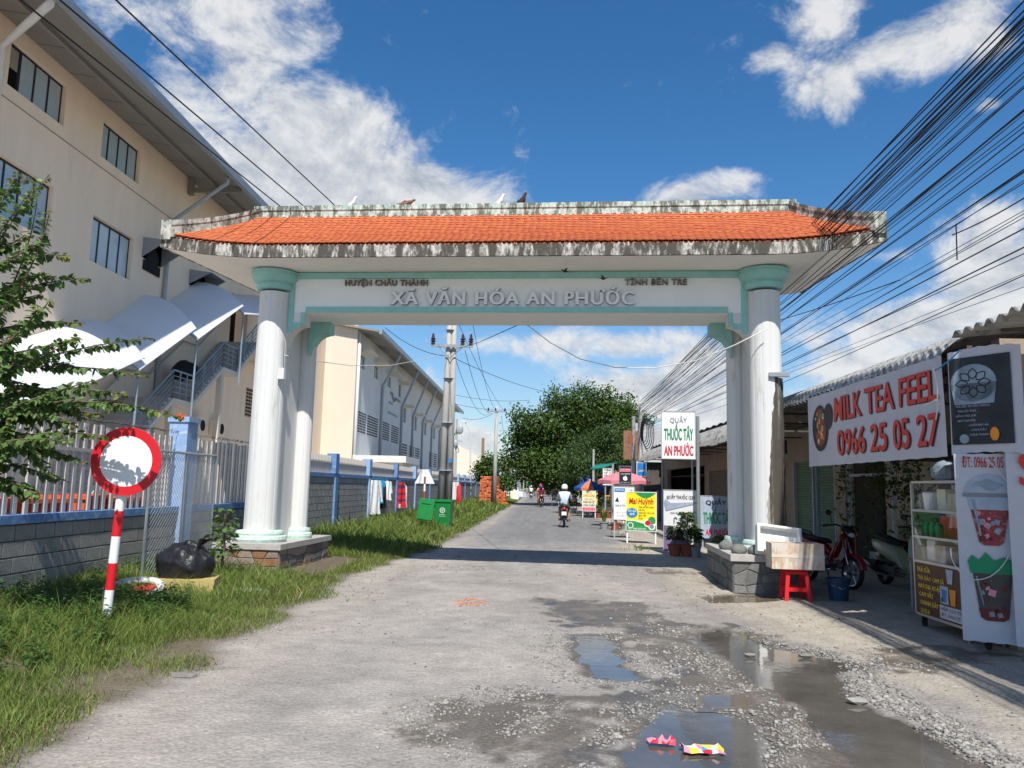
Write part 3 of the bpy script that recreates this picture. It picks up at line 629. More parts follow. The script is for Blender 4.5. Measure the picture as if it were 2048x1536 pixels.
def stone_ball(x, y, z, r, k):
    b = MB(); b.ball((x, y, z + r * .5), (r * 1.15, r, r * .85), 0, 12, 7); return b
pL = pedestal(-1, .42, .52, ['stone_brown', 'stone_brown', 'stone_brown', 'stone_rust', 'stone_grey'], -.54, 2.0, -4.97, -3.84)
pR = pedestal(1, .50, .60, ['stone_grey'], -.72, 1.9, 3.72, 4.9)
for bx, by in ((3.80, .35), (3.86, -.45), (4.12, -.52)):
    stone_ball(bx, by, .60, .115, 0).build('cap_boulder', 'stone_grey', pR, smooth=True)
def column(x, y, r, z0, z1, name, mat, nf=12):
    """panelled round shaft: shallow vertical grooves between flat strips"""
    ang, prof = [], []
    for i in range(nf):
        for q, d in ((-.05, 0), (0, .006), (.05, 0), (.25, -.002), (.5, -.003), (.75, -.002)): ang.append(2 * PI * (i + q + .3) / nf); prof.append(r - d)
    rings = [[(x + prof[i] * math.cos(a) * s, y + prof[i] * math.sin(a) * s, z) for i, a in enumerate(ang)] for z, s in ((z0, 1.0), ((z0 + z1) / 2, .975), (z1, .94))]
    return MB().loft(rings).build(name, mat, gate)
def col_base(x, y, r, z0, par):
    MB().lathe([(r * 1.55, 0), (r * 1.62, .05), (r * 1.58, .10), (r * 1.40, .115), (r * 1.42, .15), (r * 1.36, .19), (r * 1.02, .20)], (x, y, z0), 28).build('base_moulding', 'mint_worn', par, smooth=False)
def capital(x, y, r, par):
    MB().lathe([(r * .92, 5.09), (r * 1.06, 5.10), (r * 1.13, 5.14), (r * 1.14, 5.18), (r * 1.08, 5.21), (r * 1.10, 5.215), (r * 1.24, 5.24), (r * 1.38, 5.29), (r * 1.43, 5.35), (r * 1.42, 5.39), (r * 1.47, 5.395), (r * 1.47, 5.43)], (x, y, 0), 32).build('capital', 'mint_paint', par)
for sx, z0 in ((-1, .52), (1, .60)):
    stain = 'white_paint'
    c = column(sx * W_, .0, .285, z0 + .19, 5.05, 'front_column', stain); col_base(sx * W_, 0, .295, z0, c); capital(sx * W_, 0, .30, c)
    c2 = column(sx * (W_ - .30), 1.05, .17, z0 + .19, 5.05, 'rear_column', 'white_paint', 10); col_base(sx * (W_ - .30), 1.05, .17, z0, c2)
    MB().box((sx * (W_ - .05) - .16, .05, z0 - .01), (sx * (W_ - .05) + .16, 1.15, 5.0)).build('pier_wall', 'white_paint', gate)
# rain stained mortar crust up the outer side of the right column
m = MB(); rr_ = random.Random(4); n = 10; rows = 26; vs = []
for j in range(rows + 1):
    z = .92 + (4.10 - .92) * j / rows * (.82); wdt = 1.5 - .9 * (j / rows)
    for i in range(n + 1):
        a = -2.0 + .75 * (j / rows) ** 1.3 + (2.2 - .7 * j / rows) * i / n + rr_.uniform(-.03, .03); q = .286 + (.004 if i > 0 else -.012) + rr_.uniform(0, .016) * (i > 0)
        q *= 1 - .05 * (z - .79) / 4.26; vs.append((W_ + q * math.cos(a), q * math.sin(a), z))
m.add(vs, [(j * (n + 1) + i, j * (n + 1) + i + 1, (j + 1) * (n + 1) + i + 1, (j + 1) * (n + 1) + i) for j in range(rows) for i in range(n)])
m.build('mortar_crust', 'pier_stain', gate, smooth=True)
MB().box((W_ + .0, -.33, 3.53), (W_ + .33, -.26, 3.60)).build('bracket', 'galv', gate)
# beam: front face panel with corbels, arched lower corners
beam = MB().box((-W_ + .2, 0, 4.69), (W_ - .2, TB, 5.44)).build('beam', 'white_bounce_lit', gate)
MB().box((-W_ + .3, -.002, 4.688), (W_ - .3, .0, 4.69)).build('beam_arris', 'mint_paint', beam)
def corbel(sx, y0, y1, name, mt):
    xo, xi = (W_ - .22, W_ - .60) if y0 < .3 else (W_ - .40, W_ - .80); p = [(sx * xo, 4.69), (sx * xi, 4.69), (sx * xi, 4.47)]
    for k in range(1, 9):
        a = PI / 2 * k / 8; p.append((sx * (xi + (xo - .02 - xi) * math.sin(a)), 4.47 - .42 * (1 - math.cos(a))))
    p.append((sx * xo, 4.05)); MB().prism(p if sx < 0 else p[::-1], y0, y1).build(name, mt, beam)
for sx in (-1, 1):
    corbel(sx, -.012, .30, 'corbel', 'white_paint'); corbel(sx, TB - .30, TB + .01, 'corbel', 'mint_paint')
# mint trims on the front face
def tr(x0, z0, x1, z1, d=.03): MB().box((x0, -d, z0), (x1, -.0005, z1)).build('trim', 'mint_paint', beam)
tr(-W_ + .30, 5.33, W_ - .30, 5.44, .05); tr(-W_ + .612, 4.70, W_ - .612, 4.80)
for sx in (-1, 1):
    a, b = sorted((sx * (W_ - .29), sx * (W_ - .38))); tr(a, 4.32, b, 5.325)
    a, b = sorted((sx * (W_ - .53), sx * (W_ - .61))); tr(a, 4.47, b, 4.695 if sx else 4.7, .028)
    a, b = sorted((sx * (W_ - .382), sx * (W_ - .528))); tr(a, 4.40, b, 4.50, .026)
T = MB(); T.text('XÃ VĂN HÓA AN PHƯỚC', -.02, 4.838, .235, 4.40, -.030, 0, 'C', .05, .028, 0, 1, 1.12); words_of(T, 'lettering', ['sign_white', 'print_dark'], beam, .075)
T = MB(); T.text('HUYỆN CHÂU THÀNH', -2.32, 5.20, .105, 1.55, -.022, 0, 'C', .03, .02, 0, 1, 1.08); words_of(T, 'lettering', ['stone_brown', 'print_dark'], beam, .035)
T = MB(); T.text('TỈNH BẾN TRE', 2.57, 5.20, .105, 1.08, -.022, 0, 'C', .03, .02, 0, 1, 1.08); words_of(T, 'lettering', ['stone_brown', 'print_dark'], beam, .035)
# roof: hipped and flared; RX eave half length, ridge half length RL
EA, EB = -.95, 2.03; RV = .52; RLx = 5.08; RXx = 6.12
def eave_z(u):     # eaves sweep up at the corners
    t = max(0.0, (abs(u) - 4.2) / 1.92); return 5.45 + .20 * t ** 2.0
def tip_in(t): return t
NU = 48
us = [RXx * (-1 + 2 * i / NU) for i in range(NU + 1)]
def back_u(u): return u * (5.58 / RXx)
# soffit slab with its fascia (front, back, ends)
rf = MB(); n = NU + 1; vs = []
for u in us: vs.append((u, EA, eave_z(u)))
for u in us: vs.append((back_u(u), EB, 5.46 + (eave_z(u) - 5.45) * .55))
for u in us: vs.append((u, EA, eave_z(u) + .225))
for u in us: vs.append((back_u(u), EB, 5.685 + (eave_z(u) - 5.45) * .55))
fs = []
for i in range(NU):
    fs += [(i, n + i, n + i + 1, i + 1), (n + i, 3 * n + i, 3 * n + i + 1, n + i + 1), (2 * n + i, 2 * n + i + 1, 3 * n + i + 1, 3 * n + i)]
fs += [(0, 2 * n, 3 * n, n), (NU, n + NU, 3 * n + NU, 2 * n + NU)]
roof = rf.add(vs, fs).build('roof', 'soffit_paint', gate)
fa = MB(); nf_ = 150
for i in range(nf_):      # scalloped front fascia: one shallow notch under every roof tile
    u0, u1 = (RXx * (-1 + 2 * k / nf_) for k in (i, i + 1)); ss = 6; top = []
    for k in range(ss + 1):
        u = u0 + (u1 - u0) * k / ss; top.append((u, eave_z(u) + .235 - .040 * math.sin(PI * k / ss) ** .8))
    for k in range(ss):
        (a, za), (b, zb) = top[k], top[k + 1]; ea, eb = eave_z(a), eave_z(b)
        fa.add([(a, EA - .05, ea), (b, EA - .05, eb), (b, EA - .05, zb), (a, EA - .05, za), (a, EA - .002, ea), (b, EA - .002, eb), (b, EA - .002, zb), (a, EA - .002, za)], [(0, 1, 2, 3), (3, 2, 6, 7), (0, 4, 5, 1)])
for sx in (-1, 1):
    e0, e1 = eave_z(RXx), 5.46 + (eave_z(RXx) - 5.45) * .55
    a = (sx * RXx, EA - .05, e0); b = (sx * 5.58, EB, e1)
    P = [a, b, (b[0], b[1], b[2] + .23), (a[0], a[1], a[2] + .23)]; Q = [(p[0] + sx * .05, p[1], p[2]) for p in P]
    fa.add(P + Q, [(4, 5, 6, 7), (0, 1, 5, 4), (3, 7, 6, 2), (0, 4, 7, 3), (1, 2, 6, 5)])
fa.build('fascia', 'fascia_worn', roof)
# deck under the tiles, four slopes
def slope_pt(u, t):   # t 0 eave .. 1 ridge on the front slope; u fraction -1..1 along
    ue = u * (RXx - .06) * (1 - t) + u * RLx * t; sag = -.10 * math.sin(PI * t) * (1 if abs(u) < 2 else 0)
    z0 = eave_z(u * RXx) + .245; return V((ue, EA - .03 + (RV - EA) * t, z0 + (6.72 - z0) * t + sag * .55))
dk = MB(); K = 24; Tn = 8
for sgn in (0, 1):
    vs = []
    for i in range(K + 1):
        for j in range(Tn + 1):
            u = -1 + 2 * i / K; p = slope_pt(u, j / Tn)
            if sgn: t = j / Tn; p = V((back_u(u * RXx) * (1 - t) + u * RLx * t, EB + (RV - EB) * t, p.z))
            vs.append(p - V((0, 0, .03)))
    dk.add(vs, [(i * (Tn + 1) + j, i * (Tn + 1) + j + 1, (i + 1) * (Tn + 1) + j + 1, (i + 1) * (Tn + 1) + j) for i in range(K) for j in range(Tn)])
for sx in (-1, 1):
    e1 = 5.69 + (eave_z(RXx) - 5.45) * .55; a = slope_pt(sx, 0); dk.add([a - V((0, 0, .03)), (sx * 5.58, EB, e1), (sx * RLx, RV, 6.70)], [(0, 1, 2)])
dk.build('roof_deck', 'tile_orange', roof)
# tiles: rounded tongues in staggered courses; the lowest courses are single tiles
TW, ROWS = .128, 18
def tile_mesh():
    m = MB(); k = 5; L = .26
    pts = [(-TW * .475, L), (-TW * .475, .06)] + [(-TW * .475 * math.cos(PI * i / k), .06 - .075 * math.sin(PI * i / k)) for i in range(1, k)] + [(TW * .475, .06), (TW * .475, L)]
    n = len(pts); vs = [(x, y, .014 - .010 * (abs(x) / TW * 2) ** 2) for x, y in pts] + [(x, y, -.010) for x, y in pts]
    m.add(vs, [tuple(range(n))] + [(i, i + n, i + 1 + n, i + 1) for i in range(n - 1)]); return m
tm = tile_mesh(); tile_me = None; rest_v, rest_f, cnt = [], [], 0
for row in range(ROWS):
    t = row / ROWS; half = (RXx - .02) * (1 - t) + RLx * t; nn = int(2 * half / TW)
    for i in range(nn + 1):
        ux = (i - nn / 2 + (.5 if row % 2 else 0)) * TW
        if abs(ux) > half - .02: continue
        uf = ux / half; p = slope_pt(uf, t); q = slope_pt(uf, min(1, t + .05)); w = slope_pt(min(1, uf + .01), t) - slope_pt(uf - .01, t)
        ey = (q - p).normalized(); ex = (w - ey * w.dot(ey)).normalized(); ez = ex.cross(ey); lift = .024 + random.uniform(-.003, .003)
        R = MX((ex, ey, ez)).transposed() @ MX.Rotation(random.uniform(-.03, .03), 3, 'Z') @ MX.Rotation(-.10, 3, 'X')
        pos = p + ez * lift
        if row < 3 and cnt < 290:
            if tile_me is None: ob = tm.build('roof_tile', 'tile_orange', roof); tile_me = ob.data; ob.location = pos; ob.rotation_euler = R.to_euler()
            else: piece('roof_tile', tile_me, 'tile_orange', roof, pos, R.to_euler())
            cnt += 1
        else:
            k = len(rest_v); rest_v += [pos + R @ V(v) for v in tm.v]; rest_f += [[a + k for a in f] for f in tm.f]
mm_ = MB(); mm_.add(rest_v, rest_f); mm_.build('roof_tile', 'tile_orange', roof, kind='stuff')
# ridge and hips
rd = MB()
rp = [(-.13, 6.60), (.13, 6.60), (.13, 6.80), (.15, 6.81), (.15, 6.90), (-.15, 6.90), (-.15, 6.81), (-.13, 6.80)]
rd.loft([[(x, RV + y, z) for y, z in rp] for x in np.linspace(-RLx - .05, RLx + .05, 24)])
rd.build('ridge', 'ridge_worn', roof)
for sx in (-1, 1):
    hp = MB(); rings = []
    for k in range(13):
        t = 1 - k / 12 * 1.0; p = slope_pt(sx, t); d = V((sx * (RXx - RLx), EA - RV, 0)).normalized(); s = V((-d.y, d.x, 0))
        h = .17 + .06 * (1 - t); rings.append([p + s * a + V((0, 0, b)) for a, b in ((-.12, -.08), (.12, -.08), (.12, h * .55), (.135, h * .6), (.135, h), (-.135, h), (-.135, h * .6), (-.12, h * .55))])
    hp.loft(rings if sx > 0 else rings); hp.build('hip_ridge', 'hip_worn', roof)
    hp = MB(); rings = []
    for k in range(9):
        t = 1 - k / 8; a = V((sx * 5.58, EB, 5.69 + .11)); p = a.lerp(V((sx * RLx, RV, 6.72)), t); rings.append([p + V((x, y, z)) for x, y, z in ((-.12, 0, -.08), (.12, 0, -.08), (.14, 0, .17), (-.14, 0, .17))])
    hp.loft(rings).build('hip_ridge', 'hip_worn', roof)
    p = slope_pt(sx, 0); MB().box((p.x - .09, p.y - .07, p.z - .12), (p.x + .09, p.y + .12, p.z + .24)).build('corner_finial', 'hip_worn', roof)
# fittings on the left column
f = MB(); f.box((-W_ + .24, -.24, 3.42), (-W_ + .36, -.14, 3.62)); f.build('junction_box', 'pvc_white', gate)
MB().tube([(-W_ + .27, -.15, 4.25), (-W_ + .29, -.16, 3.62)], .012, 6).build('conduit', 'pvc_grey', gate)
GM = ROOTM[gate.name]
# pigeons on the ridge, swallows under the eave
def bird(name, u, z, s, body, wing, lab, face, up=.6, v=RV, flying=False):
    p = GM @ V((u, v, z)); t = thing(name, lab, 'bird', tuple(p), GA + (0 if face > 0 else PI))
    b = MB(); b.T = MX.Rotation(-up, 4, 'Y')
    b.loft([[(x, r * math.cos(a), r * .9 * math.sin(a) + .06 + dz) for a in [2 * PI * k / 8 for k in range(8)]] for x, r, dz in ((-.10, .012, .0), (-.06, .035, .0), (0, .055, .0), (.06, .05, .01), (.10, .032, .035), (.125, .03, .05), (.15, .024, .055), (.165, .006, .05))])
    b.add([(-.08, -.025, .06), (-.08, .025, .06), (-.21, .035, .045), (-.21, -.035, .045), (-.08, 0, .075)], [(0, 1, 2, 3), (0, 3, 4), (1, 4, 2), (4, 3, 2)])
    bo = b.build('body', body, t, smooth=True); bo.location.z = .02
    w = MB(); w.T = MX.Rotation(-up, 4, 'Y')
    for sy in (-1, 1):
        if flying: w.add([(.05, sy * .04, .07), (-.04, sy * .04, .07), (-.09, sy * .26, .13), (.02, sy * .16, .12)], [(0, 1, 2, 3)])
        else: w.add([(.07, sy * .05, .08), (.0, sy * .062, .03), (-.15, sy * .03, .045), (-.05, sy * .05, .10)], [(0, 1, 2), (0, 2, 3)])
    wo = w.build('wing', wing, t); wo.location.z = .02
    if not flying:
        l = MB()
        for sy in (-1, 1): l.cyl((.0, sy * .02, -.005), (.0, sy * .02, .05), .005, n=5)
        l.build('leg', 'ribbon_red', t)
    t.scale = (s, s, s)
bird('pigeon', -3.18, 6.90, 1.05, 'bird_white', 'bird_white', 'white pigeon preening at the left end of the row on the roof ridge', 1, .7)
bird('pigeon', -2.12, 6.90, 1.0, 'bird_brown', 'bird_brown', 'reddish brown pigeon crouching with a white tail on the roof ridge', 1, .05)
bird('pigeon', -.28, 6.90, 1.1, 'bird_white', 'bird_white', 'white pigeon standing upright beside the dark pigeon on the roof ridge', 1, .75)
bird('pigeon', .14, 6.90, 1.2, 'bird_dark', 'bird_dark', 'dark brown pigeon standing upright on the roof ridge', 1, .75)
bird('swallow', .98, 5.25, .45, 'bird_dark', 'bird_dark', 'small swallow flying under the eave nearer the middle of the beam', -1, .1, -.6, True)
bird('swallow', 1.62, 5.12, .45, 'bird_dark', 'bird_dark', 'small swallow flying under the eave towards the right hand lettering', 1, -.2, -.6, True)
# ================================================================== LEFT SIDE: FACTORY, STAIRS, WALLS, VERGE OBJECTS
def wall_x(m, X, th, y0, y1, z0, z1, holes, mi=0, side=1):
    """wall in the plane x = X (its face), openings (ya, yb, za, zb) left free"""
    ys = sorted({y0, y1, *[h[0] for h in holes], *[h[1] for h in holes]}); zs = sorted({z0, z1, *[h[2] for h in holes], *[h[3] for h in holes]})
    xa, xb = sorted((X, X - side * th))
    for i in range(len(ys) - 1):
        run = None
        for j in range(len(zs) - 1):
            cy, cz = (ys[i] + ys[i + 1]) / 2, (zs[j] + zs[j + 1]) / 2; solid = not any(h[0] < cy < h[1] and h[2] < cz < h[3] for h in holes)
            if solid: run = (run[0], zs[j + 1]) if run else (zs[j], zs[j + 1])
            if (not solid or j == len(zs) - 2) and run: m.box((xa, ys[i], run[0]), (xb, ys[i + 1], run[1]), mi); run = None
    return m
def window_x(par, X, y0, y1, z0, z1, n, frame='dark_frame', open_first=False, bars=True, b=.05):
    f = MB(); xa = X - .20
    f.box((xa, y0, z1 - b), (xa + .06, y1, z1)); f.box((xa, y0, z0), (xa + .06, y1, z0 + b))
    for k in range(n + 1):
        y = y0 + (y1 - y0) * k / n; f.box((xa + .002, max(y0, y - b / 2), z0 + b), (xa + .058, min(y1, y + b / 2), z1 - b))
    fr = f.build('window', frame, par)
    for k in range(n):
        if open_first and k == 0: continue
        MB().box((xa + .02, y0 + (y1 - y0) * k / n + b / 2, z0 + b), (xa + .034, y0 + (y1 - y0) * (k + 1) / n - b / 2, z1 - b)).build('pane', 'window_glass', fr)
    MB().box((xa - 1.2, y0 - .02, z0 - .02), (xa - 1.15, y1 + .02, z1 + .02)).build('room', 'dark_void', fr)
# ---- factory A
fa_ = thing('factory_building', 'tall cream factory with outside staircase and dark framed windows behind the near fence', 'building', (-20, 28, 0))
XA = -14.0
wins = [(18.37, 20.77, 11.68, 12.93), (22.7, 25.03, 11.65, 12.86), (18.20, 20.64, 8.24, 9.78), (22.64, 25.05, 8.24, 9.70), (13.6, 16.0, 8.24, 9.78)]
door = (33.6, 35.6, 7.5, 10.0)
w = MB(); wall_x(w, XA, .28, 12.5, 41, 0, 13.62, wins + [door, (36.0, 37.6, 4.6, 6.0)]); w.box((-40, 12.4, 0), (XA - .28, 12.6, 13.5)); w.box((-40, 40.8, 0), (XA - .28, 41, 13.5))
w.box((-15.5, 12.6, 0), (-15.45, 40.8, .05))
A_wall = w.build('wall', 'cream_wall', fa_, world=True)
MB().box((XA, 12.5, 11.28), (XA + .012, 41, 11.31)).build('joint_band', 'facade_tan', A_wall, world=True)
MB().box((-15.6, 33.4, 7.4), (-15.5, 37.8, 10.2)).box((-15.6, 35.8, 4.4), (-15.5, 37.8, 6.2)).build('interior', 'dark_void', A_wall, world=True)
for k, (a, b, c, d) in enumerate(wins):
    n0 = len(bpy.data.objects); f = MB()
    X = XA
    xa = X - .20; bb = .055
    f.box((xa, a, d - bb), (xa + .06, b, d)); f.box((xa, a, c), (xa + .06, b, c + bb))
    for q in range(5):
        y = a + (b - a) * q / 4; f.box((xa + .002, max(a, y - bb / 2), c + bb), (xa + .058, min(b, y + bb / 2), d - bb))
    fr = f.build('window', 'dark_frame', fa_, world=True)
    for q in range(4):
        if k == 0 and q == 0: continue
        MB().box((xa + .02, a + (b - a) * q / 4 + bb / 2, c + bb), (xa + .034, a + (b - a) * (q + 1) / 4 - bb / 2, d - bb)).build('pane', 'window_glass', fr, world=True)
    MB().box((xa - .9, a - .02, c - .02), (xa - .85, b + .02, d + .02)).build('interior', 'dark_void', fr, world=True)
XE, ZE = -11.75, 12.97; RY0 = 15.9
r = MB(); r.add([(XE, RY0, ZE), (XE, 41.4, ZE), (-27, 41.4, ZE + 2.63), (-27, RY0, ZE + 2.63), (XE, RY0, ZE + .10), (XE, 41.4, ZE + .10), (-27, 41.4, ZE + 2.73), (-27, RY0, ZE + 2.73)], [(0, 1, 2, 3), (4, 7, 6, 5), (0, 4, 5, 1), (0, 3, 7, 4), (1, 5, 6, 2)])
A_roof = r.build('roof', 'soffit_metal', fa_, world=True)
MB().box((XE - .02, RY0, ZE - .12), (XE + .16, 41.4, ZE + .16)).build('gutter', 'metal_roof', A_roof, world=True)
for k in range(17):
    y = RY0 + .3 + k * 1.52; q = MB(); za, zb_ = ZE + .02 - .012, ZE + 2.25 * .1725 - .012
    q.add([(XE - .03, y, za), (XE - .03, y + .035, za), (XE - 2.2, y + .035, zb_), (XE - 2.2, y, zb_), (XE - .03, y, za + .02), (XE - .03, y + .035, za + .02), (XE - 2.2, y + .035, zb_ + .02), (XE - 2.2, y, zb_ + .02)], [(0, 3, 2, 1), (0, 1, 5, 4), (1, 2, 6, 5), (3, 0, 4, 7)]); q.build('seam', 'facade_dark', A_roof, world=True)
pu = MB(); pu.box((XE - 1.2, RY0 + .1, ZE + .06), (XE - 1.12, 41.2, ZE + .2)); pu.build('purlin', 'soffit_metal', A_roof, world=True)
pu = MB(); pu.box((-14.0, 28.6, 12.8), (-11.9, 28.72, 12.98)); pu.box((-13.98, 28.55, 12.7), (-13.8, 28.77, 13.4)); pu.build('roof_beam', 'soffit_metal', fa_, world=True)
MB().tube([(-11.8, 16.6, 12.9), (-11.82, 16.6, 12.75), (-13.88, 17.9, 12.45), (-13.9, 17.9, 0)], .10, 8).build('drain_pipe', 'pvc_white', fa_, smooth=True, world=True)
MB().tube([(-11.85, 27.3, 12.9), (-11.87, 27.3, 12.65), (-13.86, 27.4, 11.2), (-13.9, 27.3, 10.9), (-13.9, 27.2, .1)], .075, 8).build('drain_pipe', 'pvc_grey', fa_, smooth=True, world=True)
for (a, b, c, d) in ((25.65, 27.0, 8.9, 9.98), (29.3, 30.7, 8.9, 9.86)):
    h = MB(); h.add([(-14, a, d), (-14, b, d), (-13.1, b, d - .12), (-13.1, a, d - .12), (-14, a, c + .35), (-14, b, c + .35)], [(0, 3, 2, 1), (0, 4, 3), (1, 2, 5), (0, 1, 5, 4)])
    ho = h.build('vent_hood', 'metal_roof', fa_, world=True)
    MB().cyl((-13.985, (a + b) / 2, c + .45), (-13.93, (a + b) / 2, c + .45), .42, n=14).box((-13.99, a + .1, c - .05), (-13.94, b - .1, c + .3)).build('fan', 'dark_void', ho, world=True)
for (y, z) in ((30.7, 3.75), (32.6, 3.75)):
    ac = MB().box((-13.98, y - .42, z - .3), (-13.65, y + .42, z + .32)).build('air_conditioner', 'cream_wall', fa_, world=True)
    MB().cyl((-13.64, y + .08, z), (-13.66, y + .08, z), .23, n=14).build('fan_grille', 'dark_void', ac, world=True)
def vent_grid(par, X, y0, y1, z0, z1, rows, cols, gap_cols=()):
    vb = MB(); dy, dz = (y1 - y0) / cols, (z1 - z0) / rows
    for i in range(cols):
        for j in range(rows): vb.box((X - .0, y0 + i * dy + dy * .12, z0 + j * dz + dz * .18), (X + .014, y0 + (i + 1) * dy - dy * .12, z1 - (rows - 1 - j) * dz - dz * .18))
    return vb
g_ = MB(); 
for i in range(5):
    for j in range(8): g_.box((XA + .0, 36.08 + i * .30, 4.66 + j * .17), (XA + .015, 36.30 + i * .30, 4.75 + j * .17))
g_.build('vent_opening', 'dark_void', A_wall, world=True, kind='stuff')
# added block: its side stands in for the shadow on the far end wall
cw = MB().box((-40, 41.6, 0), (-16.4, 57.6, 12.9)).build('shadow_block', 'cream_wall'); prop(cw, 'added beige block standing in for the shadow on the end wall behind the left pillar', 'building')
# ---- outside staircase with canopies
stt = thing('staircase', 'outside concrete staircase with grey steel railings climbing the cream factory wall', 'staircase', (-13, 27, 0))
SX0, SX1 = -13.9, -12.2
seg = [('f', 19.35, 25.1, 0.0, 4.25), ('l', 25.1, 26.6, 4.25), ('f', 26.6, 28.95, 4.25, 5.9), ('l', 28.95, 30.3, 5.9), ('f', 30.3, 32.55, 5.9, 7.5), ('l', 32.55, 37.0, 7.5)]
sl_ = MB()
for s in seg:
    if s[0] == 'l':
        sl_.box((SX0, s[1] + .001, s[3] - .2), (SX1, s[2] - .001, s[3]))
    else:
        a, b, za, zb = s[1:]; n = max(1, round((zb - za) / .17)); dy, dz = (b - a) / n, (zb - za) / n
        for k in range(n):
            MB().box((SX0 + .02, a + k * dy, za + k * dz + dz * .0), (SX1 - .03, a + (k + 1) * dy, za + (k + 1) * dz)).build('step', 'concrete_pole', stt, world=True)
        for x in (SX0, SX1):
            sl_.add([(x, a, za - .18), (x, b, zb - .2), (x, b, zb - .02), (x, a, za + .0), (x - .1, a, za - .18), (x - .1, b, zb - .2), (x - .1, b, zb - .02), (x - .1, a, za)], [(0, 1, 2, 3), (7, 6, 5, 4), (0, 4, 5, 1), (3, 2, 6, 7)])
sl_.build('stringer', 'lit_cream', stt, world=True)
for y_, z_ in ((28.98, 5.7), (25.15, 4.05), (36.6, 7.3)): MB().box((-12.45, y_, 0), (-12.25, y_ + .2, z_)).build('post', 'lit_cream', stt, world=True)
for s in seg:
    a, b = s[1], s[2]; za = s[3]; zb = s[4] if s[0] == 'f' else s[3]
    rl = MB(); L = lambda y, h: (SX1 - .05, y, za + (zb - za) * (y - a) / (b - a) + h)
    for h, rr2 in ((.95, .032), (.76, .016), (.58, .016), (.40, .016), (.22, .016)): rl.cyl(L(a, h), L(b, h), rr2, n=6)
    for k in range(4):
        y = a + (b - a) * k / 3; rl.cyl(L(y, -.05), L(y, .95), .024, n=6)
    rl.build('railing', 'steel_blue_grey', stt, world=True)
wr = MB(); wr.tube([(-13.86, 21.5, 2.6), (-13.86, 25.1, 5.2), (-13.86, 26.6, 5.25), (-13.86, 29, 6.9), (-13.86, 30.3, 6.95), (-13.86, 32.4, 8.5)], .03, 6); wr.build('handrail', 'pvc_grey', stt, world=True)
# canopies: bent sheets carried on posts
for (y0, y1, zo0, zo1, zw0, zw1, lab) in ((17.2, 22.6, 2.9, 5.2, 4.1, 6.35, 'lowest white bent sheet canopy over the staircase, glaring in the sun'), (22.4, 25.9, 4.80, 6.80, 5.55, 7.95, 'middle pale bent sheet canopy over the staircase'),
                                     (26.1, 29.9, 6.45, 8.55, 7.15, 9.5, 'upper pale bent sheet canopy over the staircase'), (30.1, 36.5, 8.25, 9.6, 9.1, 10.6, 'topmost canopy sheet over the stair head by the pillar')):
    ct = thing('stair_canopy', lab, 'canopy', (-13, (y0 + y1) / 2, zo0), 0, 'canopies over the factory staircase')
    m = MB(); n = 10; rings = []
    for y, zo, zw in ((y0, zo0, zw0), ((y0 + y1) / 2, (zo0 + zo1) / 2, (zw0 + zw1) / 2), (y1, zo1, zw1)):
        rings.append([(-13.95 + 1.98 * (k / n) ** .92, y, zo + (zw - zo) * (1 - (k / n) ** 2.0)) for k in range(n + 1)])
    m.loft(rings, 0, False, False); m.loft([[(x, y, z - .015) for x, y, z in r2] for r2 in rings], 0, False, False)
    m.build('sheet', 'canopy_sheet', ct, smooth=True, world=True)
    for rg in (rings[0], rings[2]): MB().tube([(x, y, z - .04) for x, y, z in rg], .028, 6).build('frame_bow', 'steel_blue_grey', ct, world=True)
    MB().cyl((-12.06, y0 + .1, zo0 - .02), (-12.06, y0 + .1, max(0, zo0 - 2.9)), .035, n=6).build('post', 'steel_blue_grey', ct, world=True)
bt = MB(); r_ = random.Random(2)
bt.ball((-13.2, 27.9, 5.55), (.5, .42, .38), 0, 12, 8); bt.v = [(x + r_.uniform(-.05, .05), y + r_.uniform(-.05, .05), z + r_.uniform(-.05, .05)) for x, y, z in bt.v]
prop(bt.build('tarp_bundle', 'cloth_dark', smooth=True), 'dark bundle wrapped in tarpaulin standing on the stair flight', 'bundle')

# ---- factory B
fb = thing('factory_building', 'long factory with vent blocks and small hooded windows beyond the gateway', 'building', (-20, 90, 0))
YB0, YB1 = 57.7, 122
w = MB(); lowin = [(78.6, 80.4, 7.9, 9.4), (86.0, 87.8, 7.6, 9.2), (93.6, 95.4, 7.6, 9.1), (101.8, 103.6, 7.6, 9.1), (110, 111.6, 7.6, 9.1)]
hiwin = [(58.7, 60.5, 10.5, 11.55), (64.0, 65.8, 10.45, 11.5), (69.8, 71.6, 10.45, 11.5), (75.4, 77.0, 10.2, 11.4)]
wall_x(w, -14, .3, YB0, YB1, 0, 13.5, lowin + hiwin); B_wall = w.build('wall', 'grey_wall', fb, world=True)
MB().box((-40, YB0 - .2, 0), (-14.0, YB0 - .002, 13.6)).build('end_wall', 'lit_cream', fb, world=True)
for (a, b, c, d) in lowin + hiwin:
    f = MB(); xa = -14.2
    f.box((xa, a, c), (xa + .05, a + .08, d)); f.box((xa, b - .08, c), (xa + .05, b, d)); f.box((xa, (a + b) / 2 - .04, c), (xa + .05, (a + b) / 2 + .04, d)); f.box((xa, a + .08, d - .08), (xa + .05, b - .08, d)); f.box((xa, a + .08, c), (xa + .05, b - .08, c + .08))
    fr = f.build('window', 'dark_frame', fb, world=True); MB().box((xa + .01, a + .06, c + .06), (xa + .03, b - .06, d - .06)).build('pane', 'window_glass', fr, world=True)
    MB().box((xa - .1, a, c), (xa - .08, b, d)).build('interior', 'dark_void', fr, world=True)
    MB().box((-14.0 + .001, a - .25, d + .12), (-13.0, b + .25, d + .27)).build('hood', 'lit_cream', fb, world=True)
